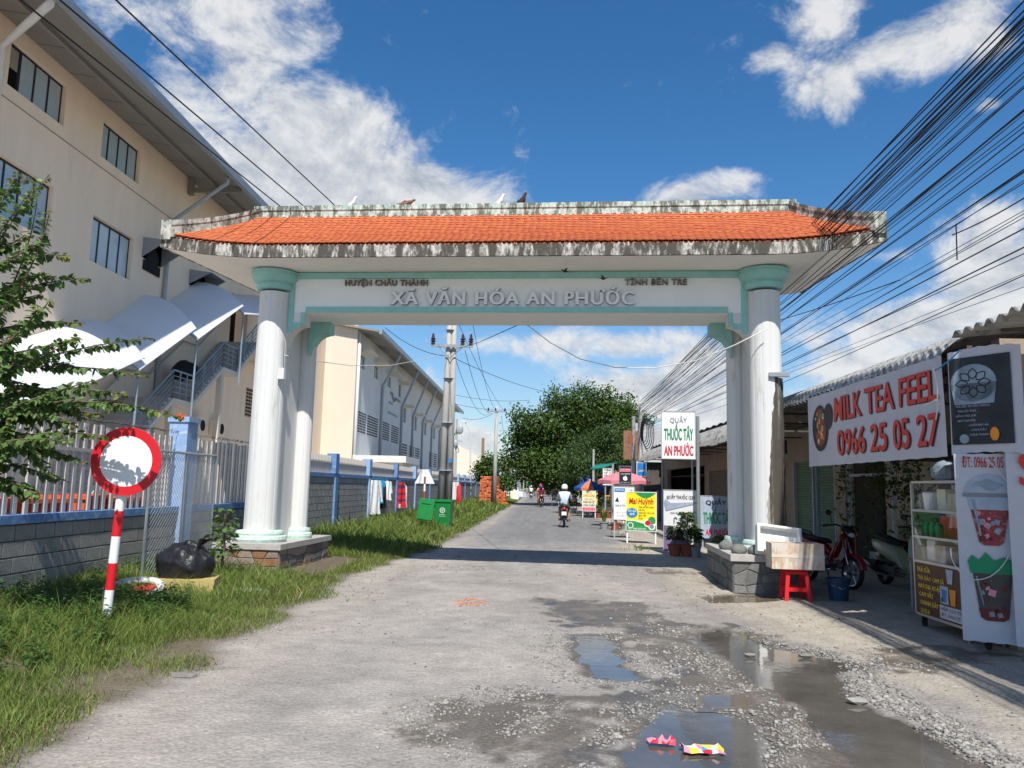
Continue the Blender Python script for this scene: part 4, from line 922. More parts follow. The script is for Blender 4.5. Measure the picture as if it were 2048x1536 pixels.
r = MB(); r.add([(-12.2, YB0 - .8, 12.95), (-12.2, YB1, 12.95), (-26, YB1, 15.2), (-26, YB0 - .8, 15.2), (-12.2, YB0 - .8, 13.1), (-12.2, YB1, 13.1), (-26, YB1, 15.4), (-26, YB0 - .8, 15.4)], [(0, 1, 2, 3), (4, 7, 6, 5), (0, 4, 5, 1), (0, 3, 7, 4)])
B_roof = r.build('roof', 'soffit_metal', fb, world=True); MB().box((-12.22, YB0 - .8, 12.8), (-12.0, YB1, 13.2)).build('gutter', 'metal_roof', B_roof, world=True)
for (a, b) in ((57.95, 61.7), (62.2, 66.4), (68.0, 71.6), (72.6, 76.4)):
    v_ = MB(); n = 7
    for i in range(n):
        for j in range(8):
            y = a + (b - a) * i / n; v_.box((-14.0, y + .08, 5.5 + j * .21), (-13.985, y + (b - a) / n - .08, 5.62 + j * .21))
    v_.build('vent_band', 'dark_void', fb, world=True, kind='stuff')
for (a, b) in ((77.6, 81.8), (83, 86.5), (87.2, 90.6), (98.5, 102), (103, 106)):
    v_ = MB()
    for i in range(6):
        for j in range(7):
            y = a + (b - a) * i / 6; v_.box((-14.0, y + .1, 3.9 + j * .27), (-13.985, y + (b - a) / 6 - .1, 4.06 + j * .27))
    v_.build('vent_band', 'dark_void', fb, world=True, kind='stuff')
MB().tube([(-13.86, YB0 + .06, 13.0), (-13.86, YB0 + .06, .2)], .12, 8).build('drain_pipe', 'pvc_white', fb, world=True, smooth=True)
for y, zt, mt in ((67.2, 10.0, 'pvc_grey'), (77.2, 9.2, 'pvc_grey'), (84.2, 9.0, 'pvc_grey'), (91.5, 8.9, 'pvc_grey'), (99.5, 8.9, 'pvc_grey'), (107.5, 8.9, 'pvc_grey')):
    MB().tube([(-12.3, y - 1.2, 12.9), (-12.3, y - 1.2, 12.5), (-13.8, y, zt + .3), (-13.86, y, zt), (-13.86, y, .2)], .12, 7).build('drain_pipe', mt, fb, world=True, smooth=True)
# dark relief letters, partly hidden by the light pole
t_ = MB(); t_.T = MX.Translation((-13.98, 70.6, 0)) @ MX.Rotation(PI / 2, 4, 'Z')
t_.T = MX(((0, -1, 0, -13.98), (1, 0, 0, 70.6), (0, 0, 1, 0), (0, 0, 0, 1)))
t_.box((0, -.05, 8.05), (4.6, 0, 8.2)).box((.2, -.05, 9.0), (1.9, 0, 9.16)).box((.6, -.05, 9.9), (1.7, 0, 10.15)); t_.tube([(1.2, -.03, 10.0), (2.4, -.03, 9.4), (3.4, -.03, 9.75), (5.4, -.03, 9.7)], .12, 5)
t_.build('relief_sign', 'print_grey', fb, world=True)
shd = thing('gate_house', 'small cream lean-to with a white fascia at the foot of the long factory', 'hut', (-11, 62, 0))
MB().box((-13.9, 57.9, 0), (-10.2, 62, 3.15)).build('wall', 'lit_cream', shd, world=True); MB().box((-13.95, 57.6, 3.152), (-9.9, 64, 3.65)).build('fascia', 'pvc_white', shd, world=True)
MB().box((-13.9, 64.1, 2.9), (-11.3, 110, 3.05)).build('roof', 'soffit_metal', shd, world=True)
MB().box((-13.9, 64.2, 0), (-12.4, 110, 2.9)).build('rear_wall', 'cream_wall', shd, world=True)
MB().tube([(-10.0, 63.9, 3.3), (-10.0, 64.6, 2.9), (-10.4, 65.5, 2.3), (-10.6, 65.5, .2)], .10, 7).build('drain_pipe', 'pvc_white', shd, world=True)

# ---- boundary walls and fences
XW = -6.5
nw = thing('block_wall', 'low grey block wall with blue coping and pale concrete bars behind the round road sign', 'wall', (XW, 12, 0))
MB().box((XW - .18, 5.0, -.2), (XW, 18.2, .985)).build('core', 'mortar', nw, world=True)
MB().box((XW - .24, 5.0, .99), (XW + .05, 18.2, 1.10)).build('coping', 'blue_paint', nw, world=True)
MB().box((XW - .01, 5.0, -.2), (XW + .05, 18.2, .17)).build('plinth', 'blue_paint', nw, world=True)
bm = MB().bevbox((0, -.192, .004), (.028, .192, .193), .008); bme = None
for c in range(4):
    for k in range(33):
        y = 5.1 + k * .40 + (.2 if c % 2 else 0)
        if 13.85 < y < 14.25: continue
        loc = V((XW - .002, y, .178 + c * .20)) - ROOTM[nw.name].translation
        if bme is None: o = bm.build('block', 'block_grey', nw); bme = o.data; o.location = loc
        else: piece('block', bme, 'block_grey', nw, loc, (0, 0, random.uniform(-.01, .01)))
br = MB().box((-.018, -.037, 1.103), (.018, .037, 2.36)); bre = None
ys = [9.0 + .2 * k for k in range(24)] + [14.35 + .2 * k for k in range(18)]
for y in ys:
    loc = V((XW - .09, y, random.uniform(-.02, .02))) - ROOTM[nw.name].translation
    if bre is None: o = br.build('bar', 'bar_pale', nw); bre = o.data; o.location = loc
    else: piece('bar', bre, 'bar_pale', nw, loc, (random.uniform(-.006, .006), random.uniform(-.006, .006), 0))
MB().box((XW - .10, 9, 1.95), (XW - .06, 13.7, 2.0)).build('rail', 'bar_pale', nw, world=True)
rt = MB(); rr_ = random.Random(8)
for k in range(200):   # rusty barbed strands along the top
    y = 9 + k * .05; rt.cyl((XW - .09, y, 2.42 + rr_.uniform(-.02, .02)), (XW - .09 + rr_.uniform(-.03, .03), y + .03, 2.45 + rr_.uniform(-.02, .02)), .006, n=4)
rt.tube([(XW - .09, 9 + k * .4, 2.43 + .02 * math.sin(k * 2)) for k in range(12)], .008, 5); rt.build('barbed_wire', 'facade_dark', nw, world=True, kind='stuff')
ps = MB().box((XW - .24, 13.82, -.2), (XW + .10, 14.24, 2.62)).box((XW - .27, 13.79, 2.622), (XW + .13, 14.27, 2.72)).build('post', 'blue_paint_pale', nw, world=True)
fw = thing('block_wall', 'higher grey block wall with blue posts and thin bars running beyond the gateway', 'wall', (XW, 50, 0))
MB().box((XW - .18, 18.25, -.2), (XW, 112, 1.745)).build('core', 'mortar', fw, world=True)
MB().box((XW - .24, 18.25, 1.75), (XW + .05, 112, 1.87)).build('coping', 'blue_paint', fw, world=True)
for c in range(8):
    for k in range(26):
        y = 18.5 + k * .40 + (.2 if c % 2 else 0); piece('block', bme, 'block_grey', fw, V((XW - .002, y, .15 + c * .20)) - ROOTM[fw.name].translation, (0, 0, random.uniform(-.01, .01)))
bl = MB()
for c in range(8):
    for k in range(150):
        y = 28.95 + k * .40 + (.2 if c % 2 else 0); bl.box((XW - .01, y - .19, .155 + c * .2), (XW + .022, y + .19, .342 + c * .2))
bl.build('block', 'block_grey', fw, world=True, kind='stuff')
for k, y in enumerate([24.6, 29.6, 35.4, 40.8, 46.4, 52, 57.6, 63.2, 69, 75, 81, 88, 95, 103]):
    MB().box((XW - .22, y - .2, 1.872), (XW + .08, y + .2, 2.5)).box((XW + .024, y - .16, -.1), (XW + .09, y + .16, 1.748)).build('post', 'blue_paint_pale' if k % 2 else 'blue_paint', fw, world=True)
tb = MB().box((-.02, -.02, 1.872), (.02, .02, 2.42)); tbe = None
for k in range(34 * 4):
    y = 18.4 + k * .16
    if any(abs(y - q) < .24 for q in (24.6, 29.6, 35.4)): continue
    loc = V((XW - .09, y, 0)) - ROOTM[fw.name].translation
    if tbe is None: o = tb.build('bar', 'bar_pale', fw); tbe = o.data; o.location = loc
    else: piece('bar', tbe, 'bar_pale', fw, loc)
rb = MB()
for k in range(240):
    y = 40.2 + k * .3; rb.box((XW - .11, y - .03, 1.872), (XW - .07, y + .03, 2.42))
rb.build('bar', 'bar_pale', fw, world=True, kind='stuff')
MB().box((XW - .085, 18.3, 2.18), (XW - .055, 112, 2.22)).build('rail', 'bar_pale', fw, world=True)
# things heaped behind the near wall
for k, (y, z, rz) in enumerate(((9.6, .98, .1), (10.75, .96, -.15), (11.9, 1.0, .2), (12.9, .95, -.05))):
    t = thing('crate', ('orange plastic crate leftmost behind the near wall', 'orange plastic crate second from the left behind the near wall', 'orange plastic crate third from the left behind the near wall', 'orange plastic crate next to the road sign behind the near wall')[k], 'crate', (-7.25, y, z), rz, 'orange crates behind the wall')
    c = MB()
    for (a, b) in (((-.36, -.5), (-.33, .5)), ((.33, -.5), (.36, .5)), ((-.33, -.5), (.33, -.47)), ((-.33, .47), (.33, .5))): c.box((a[0], a[1], 0), (b[0], b[1], .28))
    c.box((-.33, -.47, 0), (.33, .47, .03)).build('body', 'crate_orange', t)
    MB().box((-.40, -.54, .25), (-.362, .54, .31)).box((.362, -.54, .25), (.40, .54, .31)).box((-.36, -.54, .25), (.36, -.502, .31)).box((-.36, .502, .25), (.36, .54, .31)).build('rim', 'crate_orange', t)
    prop(MB().box((-7.7, y - .45, .0), (-6.85, y + .45, z - .005)).build('stacked_pallets', 'wood'), ('leftmost', 'second', 'third', 'last')[k] + ' stack of wooden pallets under the orange crates behind the wall', 'pallet stack', 'pallet stacks behind the wall')
# chain link panel leaning by the wall
cl = thing('mesh_panel', 'galvanised chain link gate panel standing in front of the block wall by the blue post', 'mesh panel', (-5.6, 12.2, 0))
X = -5.62; y0, y1, z1 = 11.05, 13.3, 2.0
fr = MB()
for (a, b) in (((y0, .05), (y0, z1)), ((y1, .05), (y1, z1)), ((y0, z1), (y1, z1)), ((y0, .06), (y1, .06)), (((y0 + y1) / 2, .05), ((y0 + y1) / 2, z1))): fr.cyl((X, a[0], a[1]), (X, b[0], b[1]), .021, n=7)
fr.build('frame', 'galv', cl, world=True)
ml = MB(); st = .085; hgt = z1 - .06; wdt = y1 - y0
for k in range(-int(hgt / st) - 1, int(wdt / st) + 1):
    for s in (1, -1):
        a0 = max(0, -k * st); a1 = min(hgt, wdt - k * st)
        if a1 - a0 < .03: continue
        P = lambda a: (X + (.006 if s > 0 else -.006), (y0 + k * st + a) if s > 0 else (y1 - k * st - a), .06 + a)
        ml.cyl(P(a0), P(a1), .0036, n=3)
ml.build('wire_mesh', 'galv', cl, world=True, kind='stuff')
prop(MB().box((-6.35, 12.9, -.02), (-5.0, 13.25, .13)).build('kerb_block', 'concrete'), 'low concrete kerb between the mesh panel and the stone pedestal', 'kerb')
# ---- road sign
sg = thing('road_sign', 'round white road sign with a red rim on a leaning red and white banded pole', 'road sign', (-4.38, 7.96, 0), tilt=(0, math.radians(1.6), .12))
mb_ = MB(); zb = [0, .18, .45, .72, .99, 1.25, 1.60]
for k in range(6): mb_.cyl((0, 0, zb[k] - (.1 if k == 0 else 0)), (0, 0, zb[k + 1]), .045, n=14, mi=k % 2)
smooth_by_angle(mb_.build('pole', ['sign_red', 'sign_white'], sg))
d = MB(); dc = 1.765
def ring_y(m, r0, r1, y, mi, n=40):
    m.add([(r * math.cos(2 * PI * i / n), y, dc + r * math.sin(2 * PI * i / n)) for r in (r0, r1) for i in range(n)], [(i, (i + 1) % n, n + (i + 1) % n, n + i) for i in range(n)], mi)
d.T = MX.Translation((.04, -.06, 0)); d.disc((0, dc), .262, -.0135, 1, 40); ring_y(d, .26, .352, -.013, 0); ring_y(d, .352, .356, -.013, 0)
d.prism([(.356 * math.cos(2 * PI * i / 40), dc + .356 * math.sin(2 * PI * i / 40)) for i in range(40)], -.012, .0, 2); d.build('disc', ['sign_red', 'sign_white', 'galv'], sg)
# ---- rubbish by the mesh panel
r_ = random.Random(12)
def crumple(c, r, seed, nu=22, nv=14, amp=.16):
    rr = random.Random(seed); m = MB(); m.ball((0, 0, 0), 1.0, 0, nu, nv); pk = [V((rr.uniform(-1, 1), rr.uniform(-1, 1), rr.uniform(-1, 1))).normalized() for _ in range(26)]
    m.v = [tuple(V(c) + V((p[0] * r[0], p[1] * r[1], p[2] * r[2])) * (1 + amp * (max(V(p).normalized().dot(k) for k in pk) ** 6 * 2 - 1) + rr.uniform(-.03, .03))) for p in m.v]; return m
bx = thing('box', 'torn yellow cardboard box with a blue bottom edge in the grass under the bin bag', 'box', (-4.72, 10.55, .0), .25)
MB().box((-.38, -.28, .10), (.38, .28, .27)).build('body', 'box_yellow', bx); MB().box((-.39, -.29, -.02), (.39, .29, .098)).build('bottom_band', 'cloth_cyan', bx)
bb = MB(); bb.ball((0, 0, 0), 1.0, 0, 44, 26); q = []
for (x, y, z) in bb.v:
    th, ph = math.atan2(y, x), math.asin(max(-1, min(1, z))); s = 1 + .05 * math.sin(5 * th + 2.3 * ph + 1) + .045 * math.sin(11 * th - 4 * ph) * (.4 + abs(z)) + .03 * math.sin(17 * th + 9 * ph + 2) + .03 * math.sin(8 * ph + 3 * th) - .10 * max(0, z) * math.cos(2 * th + .6)
    q.append((-4.80 + .38 * x * s, 10.60 + .29 * y * s, .44 + .27 * (z * s - .25 * max(0, -z))))
bb.v = q; bb.loft([[(-4.66 + r_ * math.cos(a) + .05 * k, 10.56 + r_ * math.sin(a), .64 + .05 * k) for a in [2 * PI * i / 9 for i in range(9)]] for k, r_ in enumerate((.07, .03, .06, .09))], 0, False)
r_ = random.Random(12); prop(bb.build('bin_bag', 'black_plastic', smooth=True), 'full black bin bag lying on the yellow box beside the road sign', 'bin bag')
tr_ = MB(); tr_.T = MX.Translation((-5.15, 9.9, .17)) @ MX.Rotation(.26, 4, 'X')
tr_.loft([[((.34 + .055 * math.cos(b)) * math.cos(a), (.34 + .055 * math.cos(b)) * math.sin(a), .05 * math.sin(b)) for b in [2 * PI * j / 8 for j in range(8)]] for a in [2 * PI * i / 28 for i in range(29)]], 0, False)
prop(tr_.build('hoop', 'rope_white', smooth=True), 'dirty white hoop lying in the grass beside the yellow box', 'hoop')
cb = MB(); cb.T = MX.Translation((-4.98, 9.95, .20)) @ MX.Rotation(.3, 4, 'Z') @ MX.Rotation(.15, 4, 'X'); cb.bevbox((-.16, -.11, -.05), (.16, .11, .01), .01); prop(cb.build('carton', ['cloth_red', 'sign_white']), 'flattened red carton in the grass behind the road sign pole', 'carton')
rg = crumple((-4.02, 10.95, .05), (.30, .16, .05), 9, 16, 8); prop(rg.build('rag', 'rope_white'), 'grubby white rag lying on the grass right of the yellow box', 'rag')
# ---- wheelie bin with its lid swung down
bn = thing('wheelie_bin', 'green wheelie bin with its lid hanging open beside the utility pole', 'bin', (-3.30, 27.6, 0.04), -.08)
b = MB(); b.loft([[(-.24, -.26, .06), (.24, -.26, .06), (.24, .26, .06), (-.24, .26, .06)], [(-.30, -.35, .98), (.30, -.35, .98), (.30, .35, .98), (-.30, .35, .98)]]); bo = b.build('body', 'bin_green', bn)
MB().box((-.33, -.38, .95), (.33, -.352, 1.03)).box((-.33, .352, .95), (.33, .38, 1.03)).box((-.33, -.352, .95), (-.302, .352, 1.03)).box((.302, -.352, .95), (.33, .352, 1.03)).build('rim', 'bin_green', bn)
q = MB(); ring = 22
q.add([(r * math.cos(2 * PI * i / ring), -.335, .66 + r * math.sin(2 * PI * i / ring)) for r in (.075, .095) for i in range(ring)], [(i, (i + 1) % ring, ring + (i + 1) % ring, ring + i) for i in range(ring)])
q.tube([(-.02, -.333, .62), (-.03, -.333, .66), (.0, -.333, .70)], .012, 4); q.tube([(.0, -.333, .61), (.025, -.333, .65), (.015, -.333, .70)], .012, 4); q.text('BỎ RÁC', 0, .49, .035, .2, -.332); q.text('ĐÚNG NƠI', 0, .43, .03, .2, -.326); q.build('lettering', 'sign_white', bo)
lid = MB(); lid.T = MX.Translation((-.36, 0, 1.0)) @ MX.Rotation(-.16, 4, 'Y') @ MX.Rotation(PI / 2, 4, 'Z'); lid.bevbox((-.38, .02, -.72), (.38, .10, .0), .02); lid.bevbox((-.16, .10, -.20), (.16, .13, -.12), .008); lid.T = MX.Translation((-.62, -.1, .97)) @ MX.Rotation(.14, 4, 'Y'); 
lid.v, lid.f, lid.m = [], [], []; lid.T = MX.Translation((-.50, -.2, .99)) @ MX.Rotation(.10, 4, 'Y') @ MX.Rotation(-.12, 4, 'X'); lid.bevbox((-.30, -.30, -.72), (.26, -.24, .02), .02); lid.bevbox((-.18, -.325, -.16), (.14, -.30, -.10), .008)
lid.build('lid', 'bin_green', bn)
for sx in (-1, 1): MB().cyl((sx * .25 - .03, .28, .09), (sx * .25 + .03, .28, .09), .09, n=14).build('wheel', 'black_rubber', bn)
# ---- washing on the wall
def shirt(name, y, z, w, h, mats, lab, sleeves, stripes=None, seed=0, long=False):
    t = thing(name, lab, 'garment', (XW + .16, y, z), math.radians(58), 'washing hung on the boundary wall')
    m = MB(); k = 10; n = 12; P = []; rr = random.Random(seed); ph = [rr.uniform(0, 6) for _ in range(3)]
    for i in range(n + 1):
        for j in range(k + 1):
            u = -1 + 2 * j / k; t_ = i / n; ww = w * (.42 + .08 * t_ + (.04 if t_ > .9 else 0)) * (1 - (.35 * abs(u) * max(0, .12 - t_) / .12)); P.append((u * ww, -.03 + .03 * math.sin(u * 7 + ph[0] + t_ * 2), -.05 * abs(u) * (t_ < .1) - h * t_ + .012 * math.sin(u * 5 + ph[1])))
    fs, mi = [], []
    for i in range(n):
        for j in range(k):
            c = 0
            if stripes: c = stripes(-1 + 2 * (j + .5) / k, (i + .5) / n)
            m.add([P[i * (k + 1) + j], P[i * (k + 1) + j + 1], P[(i + 1) * (k + 1) + j + 1], P[(i + 1) * (k + 1) + j]], [(0, 1, 2, 3)], c)
    m.build('body', mats, t, smooth=False)
    if sleeves:
        for sx in (-1, 1):
            L = h * (.62 if long else .28); s = MB(); s.loft([[(sx * (w * .40 + .22 * L * q) + a * .075 * (1 - .3 * q), -.03 + b * .03, -.03 - L * q) for a, b in ((-1, 0), (0, -1), (1, 0), (0, 1))] for q in (0, .35, .7, 1)]); s.build('sleeve', mats[-1] if stripes and not long else mats[0], t)
    hg = MB(); hg.tube([(-w * .38, 0, -.04), (0, 0, .06), (w * .38, 0, -.04)], .01, 5); hg.tube([(0, 0, .06), (0, 0, .12), (.03, -.02, .16)], .006, 5); hg.build('hanger', 'cloth_cyan', t)
shirt('long_shirt', 29.8, 1.72, .75, 1.32, ['cloth_print', 'cloth_white'], 'long white shirt with a dark print hung leftmost on the wall', True, None, 1, True)
shirt('jersey', 30.9, 1.74, .5, .95, ['cloth_cyan'], 'bright blue jersey hung between the white shirts on the wall', True, None, 2)
shirt('trousers', 31.6, 1.62, .45, 1.05, ['cloth_dark'], 'dark trousers hung behind the blue jersey on the wall', False, None, 3)
shirt('long_shirt', 32.3, 1.70, .55, .80, ['cloth_white'], 'white long sleeved shirt hung rightmost of the four left garments on the wall', True, None, 4, True)
shirt('football_kit', 35.6, 1.66, .95, 1.18, ['cloth_red', 'cloth_maroon', 'cloth_white', 'cloth_dark'], 'red football kit with dark hoops and white edges hung alone on the wall', True,
      lambda u, t: 2 if abs(u) > .86 or (t > .82 and abs(u) < .3) else (1 if .12 < t < .28 or .42 < t < .52 or .66 < t < .76 else 0), 5)
# triangular sign seen from behind on a banded post
tg = thing('warning_sign', 'back of a pale triangular warning sign on a red and white post by the wall', 'road sign', (-5.0, 34.2, 0), .15)
MB().prism([(-.44, 1.62), (.44, 1.62), (.14, 2.24), (-.14, 2.24)], .05, .07).build('panel', 'sign_white', tg)
m = MB()
for k in range(7): m.cyl((0, 0, k * .32), (0, 0, (k + 1) * .32), .045, n=10, mi=k % 2)
m.build('post', ['sign_white', 'pot_terra'], tg)
# ---- bougainvillea by the wall
bt = thing('flowering_shrub', 'arching leafy shrub with one orange flower reaching over the road sign from the left', 'shrub', (-6.3, 7.4, 0))
def heart():
    m = MB(); P = [(0, 0, 0), (.30, .10, .05), (.42, .45, .03), (.24, .80, -.02), (0, 1.12, -.14), (-.24, .80, -.02), (-.42, .45, .03), (-.30, .10, .05), (0, .45, -.04)]
    m.add(P, [(8, 0, 1), (8, 1, 2), (8, 2, 3), (8, 3, 4), (8, 4, 5), (8, 5, 6), (8, 6, 7), (8, 7, 0)]); return m
hm_ = heart(); hme = None
BR = [((-90, 640), (-10, 470), (98, 350), 7.5), ((-80, 560), (-20, 400), (60, 352), 7.8), ((-60, 560), (40, 500), (140, 512), 7.5), ((-60, 620), (60, 560), (178, 556), 7.7), ((-60, 700), (70, 570), (100, 420), 7.4), ((-60, 650), (20, 600), (84, 588), 7.6),
      ((-60, 690), (50, 630), (168, 648), 7.9), ((-40, 720), (70, 650), (100, 598), 7.3), ((-60, 760), (140, 690), (306, 676), 7.6), ((-40, 740), (130, 720), (292, 752), 7.8), ((-60, 830), (160, 775), (362, 834), 7.35),
      ((-50, 800), (100, 760), (255, 790), 7.5), ((-50, 860), (120, 800), (240, 800), 7.9), ((-40, 900), (60, 850), (212, 872), 7.4), ((-60, 880), (50, 880), (175, 925), 7.6), ((-60, 930), (30, 920), (130, 962), 7.7), ((-60, 960), (20, 960), (70, 1000), 7.4),
      ((-60, 780), (30, 740), (120, 690), 7.3), ((-40, 840), (80, 790), (190, 760), 7.2), ((-40, 820), (40, 830), (150, 850), 7.7), ((-60, 740), (30, 760), (150, 800), 7.9), ((-80, 480), (-10, 520), (50, 470), 7.6), ((-60, 900), (40, 870), (110, 880), 7.2),
      ((-60, 860), (20, 800), (90, 830), 7.35), ((-60, 830), (20, 860), (120, 905), 7.8), ((-60, 960), (10, 900), (60, 860), 7.5), ((-50, 720), (20, 700), (80, 715), 7.4), ((-80, 800), (0, 720), (40, 640), 7.5), ((-80, 980), (-20, 930), (30, 880), 7.2), ((-60, 790), (60, 800), (200, 830), 7.45)]
r_ = random.Random(55); BR = BR + [((a[0] + r_.uniform(-15, 15), a[1] + r_.uniform(-40, 40)), (b[0] + r_.uniform(-30, 20), b[1] + r_.uniform(-40, 40)), (min(165, c[0] * .72) + r_.uniform(-30, 10), c[1] + r_.uniform(-38, 38)), Y + r_.uniform(-.3, .3)) for a, b, c, Y in BR]
tw = MB(); lv, rest = [], MB(); r_ = random.Random(21)
for (a, b, c, Y) in BR:
    pa, pb, pc = U(*a, Y=Y), U(*b, Y=Y + r_.uniform(-.2, .2)), U(*c, Y=Y + r_.uniform(-.25, .25)); N = 12
    pts = [pa * (1 - t) ** 2 + pb * 2 * t * (1 - t) + pc * t * t for t in [i / N for i in range(N + 1)]]
    tw.tube(pts, [.012 * (1 - .8 * i / N) + .002 for i in range(N + 1)], 5)
    Lg = sum((pts[i + 1] - pts[i]).length for i in range(N)); n = int(Lg / .0125)
    for k in range(n):
        t = (k + .5) / n; i = min(N - 1, int(t * N)); p = pts[i].lerp(pts[i + 1], t * N - i); d = (pts[i + 1] - pts[i]).normalized()
        sd = V((r_.gauss(0, 1), r_.gauss(0, 1), r_.gauss(0, .6))); sd = (sd - d * sd.dot(d)).normalized(); ax = (sd + d * .5 + V((0, 0, -.65))).normalized(); nrm = (V((r_.gauss(0, .4), r_.gauss(-.25, .4), 1)) ).normalized(); xx = ax.cross(nrm).normalized(); nn = xx.cross(ax)
        s = r_.uniform(.050, .090) * (1.0 if t < .85 else .65); lv.append((p + ax * .012, MX((xx, ax, nn)).transposed(), s, t > .86 and r_.random() < .6))
r_.shuffle(lv); lv.sort(key=lambda q: -q[2]); IB = V((-6.3, 7.4, 0))
tw.tube([(-6.5, 7.4, 0), (-6.45, 7.4, .9), (-6.1, 7.45, 1.8), (-5.9, 7.5, 2.6)], [.05, .045, .035, .02], 7); tw.tube([(-6.45, 7.4, .5), (-6.0, 7.3, 1.3), (-5.6, 7.4, 2.0)], [.04, .03, .015], 7)
tw.build('branches', 'bark', bt, world=True)
for k, (p, R, s, yl) in enumerate(lv):
    if k < 280:
        if hme is None: o = hm_.build('leaf', 'leaf_near', bt); hme = o.data; o.location = p - IB; o.rotation_euler = R.to_euler(); o.scale = (s,) * 3
        else: piece('leaf', hme, 'leaf_near', bt, p - IB, R.to_euler(), (s,) * 3)
    else: rest.add([p - IB + R @ (V(v) * s) for v in hm_.v], hm_.f, 1 if yl else 0)
rest.build('leaf', ['leaf_near', 'leaf_yellow'], bt, kind='stuff')
fl = MB(); fp = U(362, 832, Y=7.35) - IB
for k in range(14):
    a = k * 2.4; q = V((math.cos(a), math.sin(a) * .7, math.sin(k * 1.7) * .8)).normalized(); fl.add([fp, fp + q * .03 + V((.012, 0, .006)), fp + q * .045, fp + q * .03 - V((.012, 0, .006))], [(0, 1, 2, 3)])
fl.build('flower', 'petal_orange', bt)
# small plants: sapling by the mesh panel
def sapling(name, lab, cx, cy, h, n, s, mat, seed, stem=.018, cat='plant', spread=.25, base=0.0):
    t = thing(name, lab, cat, (cx, cy, base)); r = random.Random(seed); st_ = MB(); st_.tube([(0, 0, 0), (.03, 0, h * .5), (0, .02, h * .92)], [stem, stem * .8, stem * .4], 6)
    fo = MB()
    for k in range(n):
        z = h * (.35 + .65 * r.random()); a = r.uniform(0, 2 * PI); q = spread * (.25 + .75 * r.random()) * (1.2 - .6 * z / h); p = V((q * math.cos(a), q * math.sin(a), z)); ax = V((math.cos(a), math.sin(a), r.uniform(-.6, .2))).normalized()
        nr = V((r.gauss(0, .5), r.gauss(0, .5), 1)).normalized(); xx = ax.cross(nr).normalized(); nn = xx.cross(ax); R = MX((xx, ax, nn)).transposed(); sc_ = s * r.uniform(.7, 1.3); fo.add([p + R @ (V(v) * sc_) for v in hm_.v], hm_.f)
        if k % 4 == 0: st_.tube([(0, 0, z * .8), p], .004, 4)
    st_.build('stem', 'bark', t); fo.build('foliage', mat, t); return t
sapling('sapling', 'young leafy sapling with a pale stem growing in front of the mesh panel', -4.95, 12.2, 1.15, 150, .085, 'leaf_near', 5, .022)
# ================================================================== RIGHT SIDE: SHOPS, AWNINGS, SIGNS
XF = 7.3
sh = thing('shop_row', 'row of tan single storey shops with roller shutters behind the right pillar', 'building', (XF, 25, 0))
w = MB(); opens = [(11.2, 18.7, -.1, 2.55), (19.3, 22.4, -.1, 2.45), (22.9, 25.2, 2.72, 3.15), (24.6, 28.9, -.1, 2.42), (29.9, 33.4, -.1, 2.42), (34.2, 44, -.1, 2.7)]
w.T = None; m2 = MB(); wall_x(m2, -XF, .22, 8.6, 46, -.1, 3.95, opens); w.add([(-x, y, z) for x, y, z in m2.v], [f[::-1] for f in m2.f])
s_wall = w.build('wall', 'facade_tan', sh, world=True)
MB().box((5.12, 8.62, -.1), (XF - .01, 8.78, 3.36)).build('end_wall', 'facade_tan', sh, world=True)
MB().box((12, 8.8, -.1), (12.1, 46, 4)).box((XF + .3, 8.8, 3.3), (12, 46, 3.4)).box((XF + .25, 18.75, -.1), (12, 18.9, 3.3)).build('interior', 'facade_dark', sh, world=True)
def shutter(y0, y1, z1, mt):
    t = MB(); n = int(z1 / .075); s0 = None
    o = MB().box((XF + .10, y0 - .02, -.05), (XF + .12, y1 + .02, z1 + .02)).build('shutter', mt, sh, world=True)
    for k in range(n): t.loft([[(XF + .10 - d, y, k * .075 + z) for d, z in ((0, .004), (.018, .02), (.02, .04), (.012, .062), (0, .072))] for y in (y0, y1)], 0, True, False)
    t.build('slat', mt, o, world=True, kind='stuff')
    MB().box((XF - .012, y0 - .06, -.05), (XF + .09, y0, z1)).box((XF - .012, y1, -.05), (XF + .09, y1 + .06, z1)).build('guide_rail', 'pvc_grey', o, world=True)
shutter(19.36, 22.34, 2.45, 'shutter_green'); shutter(24.66, 28.84, 2.42, 'shutter_green'); shutter(29.96, 33.34, 2.42, 'shutter_brown')
MB().box((XF - .03, 20.75, -.05), (XF + .09, 20.83, 2.45)).build('mullion', 'pvc_grey', sh, world=True)
MB().box((XF + .13, 22.8, 2.7), (XF + .2, 25.3, 3.2)).build('vent_void', 'dark_void', sh, world=True)
gf = MB()     # glass front of the drinks shop
for y in (11.2, 13.9, 16.4, 18.66): gf.box((XF + .05, y - .04, -.05), (XF + .13, y + .04, 2.55))
gf.box((XF + .06, 11.2, 2.0), (XF + .12, 18.66, 2.06)).build('shop_front', 'pvc_grey', sh, world=True)
rf_ = MB(); P = []
for i in range(82):
    y = 22.5 + i * .26; P.append((y, .035 * math.sin(i * PI / 2 * 1.0)))
rv = [(6.3, y, 3.92 + c) for y, c in P] + [(11.0, y, 4.45 + c) for y, c in P]; n_ = len(P)
rf_.add(rv, [(i, i + 1, n_ + i + 1, n_ + i) for i in range(n_ - 1)]); rf_.build('roof', 'fibre_cement', sh, world=True)
MB().box((6.3, 22.4, 3.75), (6.4, 43.7, 3.86)).box((10.9, 22.4, 3.4), (11.0, 43.7, 4.35)).build('roof_beam', 'facade_dark', sh, world=True)
MB().box((7.1, 23.6, 2.58), (7.29, 24.5, 3.0)).build('air_conditioner', 'pvc_white', sh, world=True)
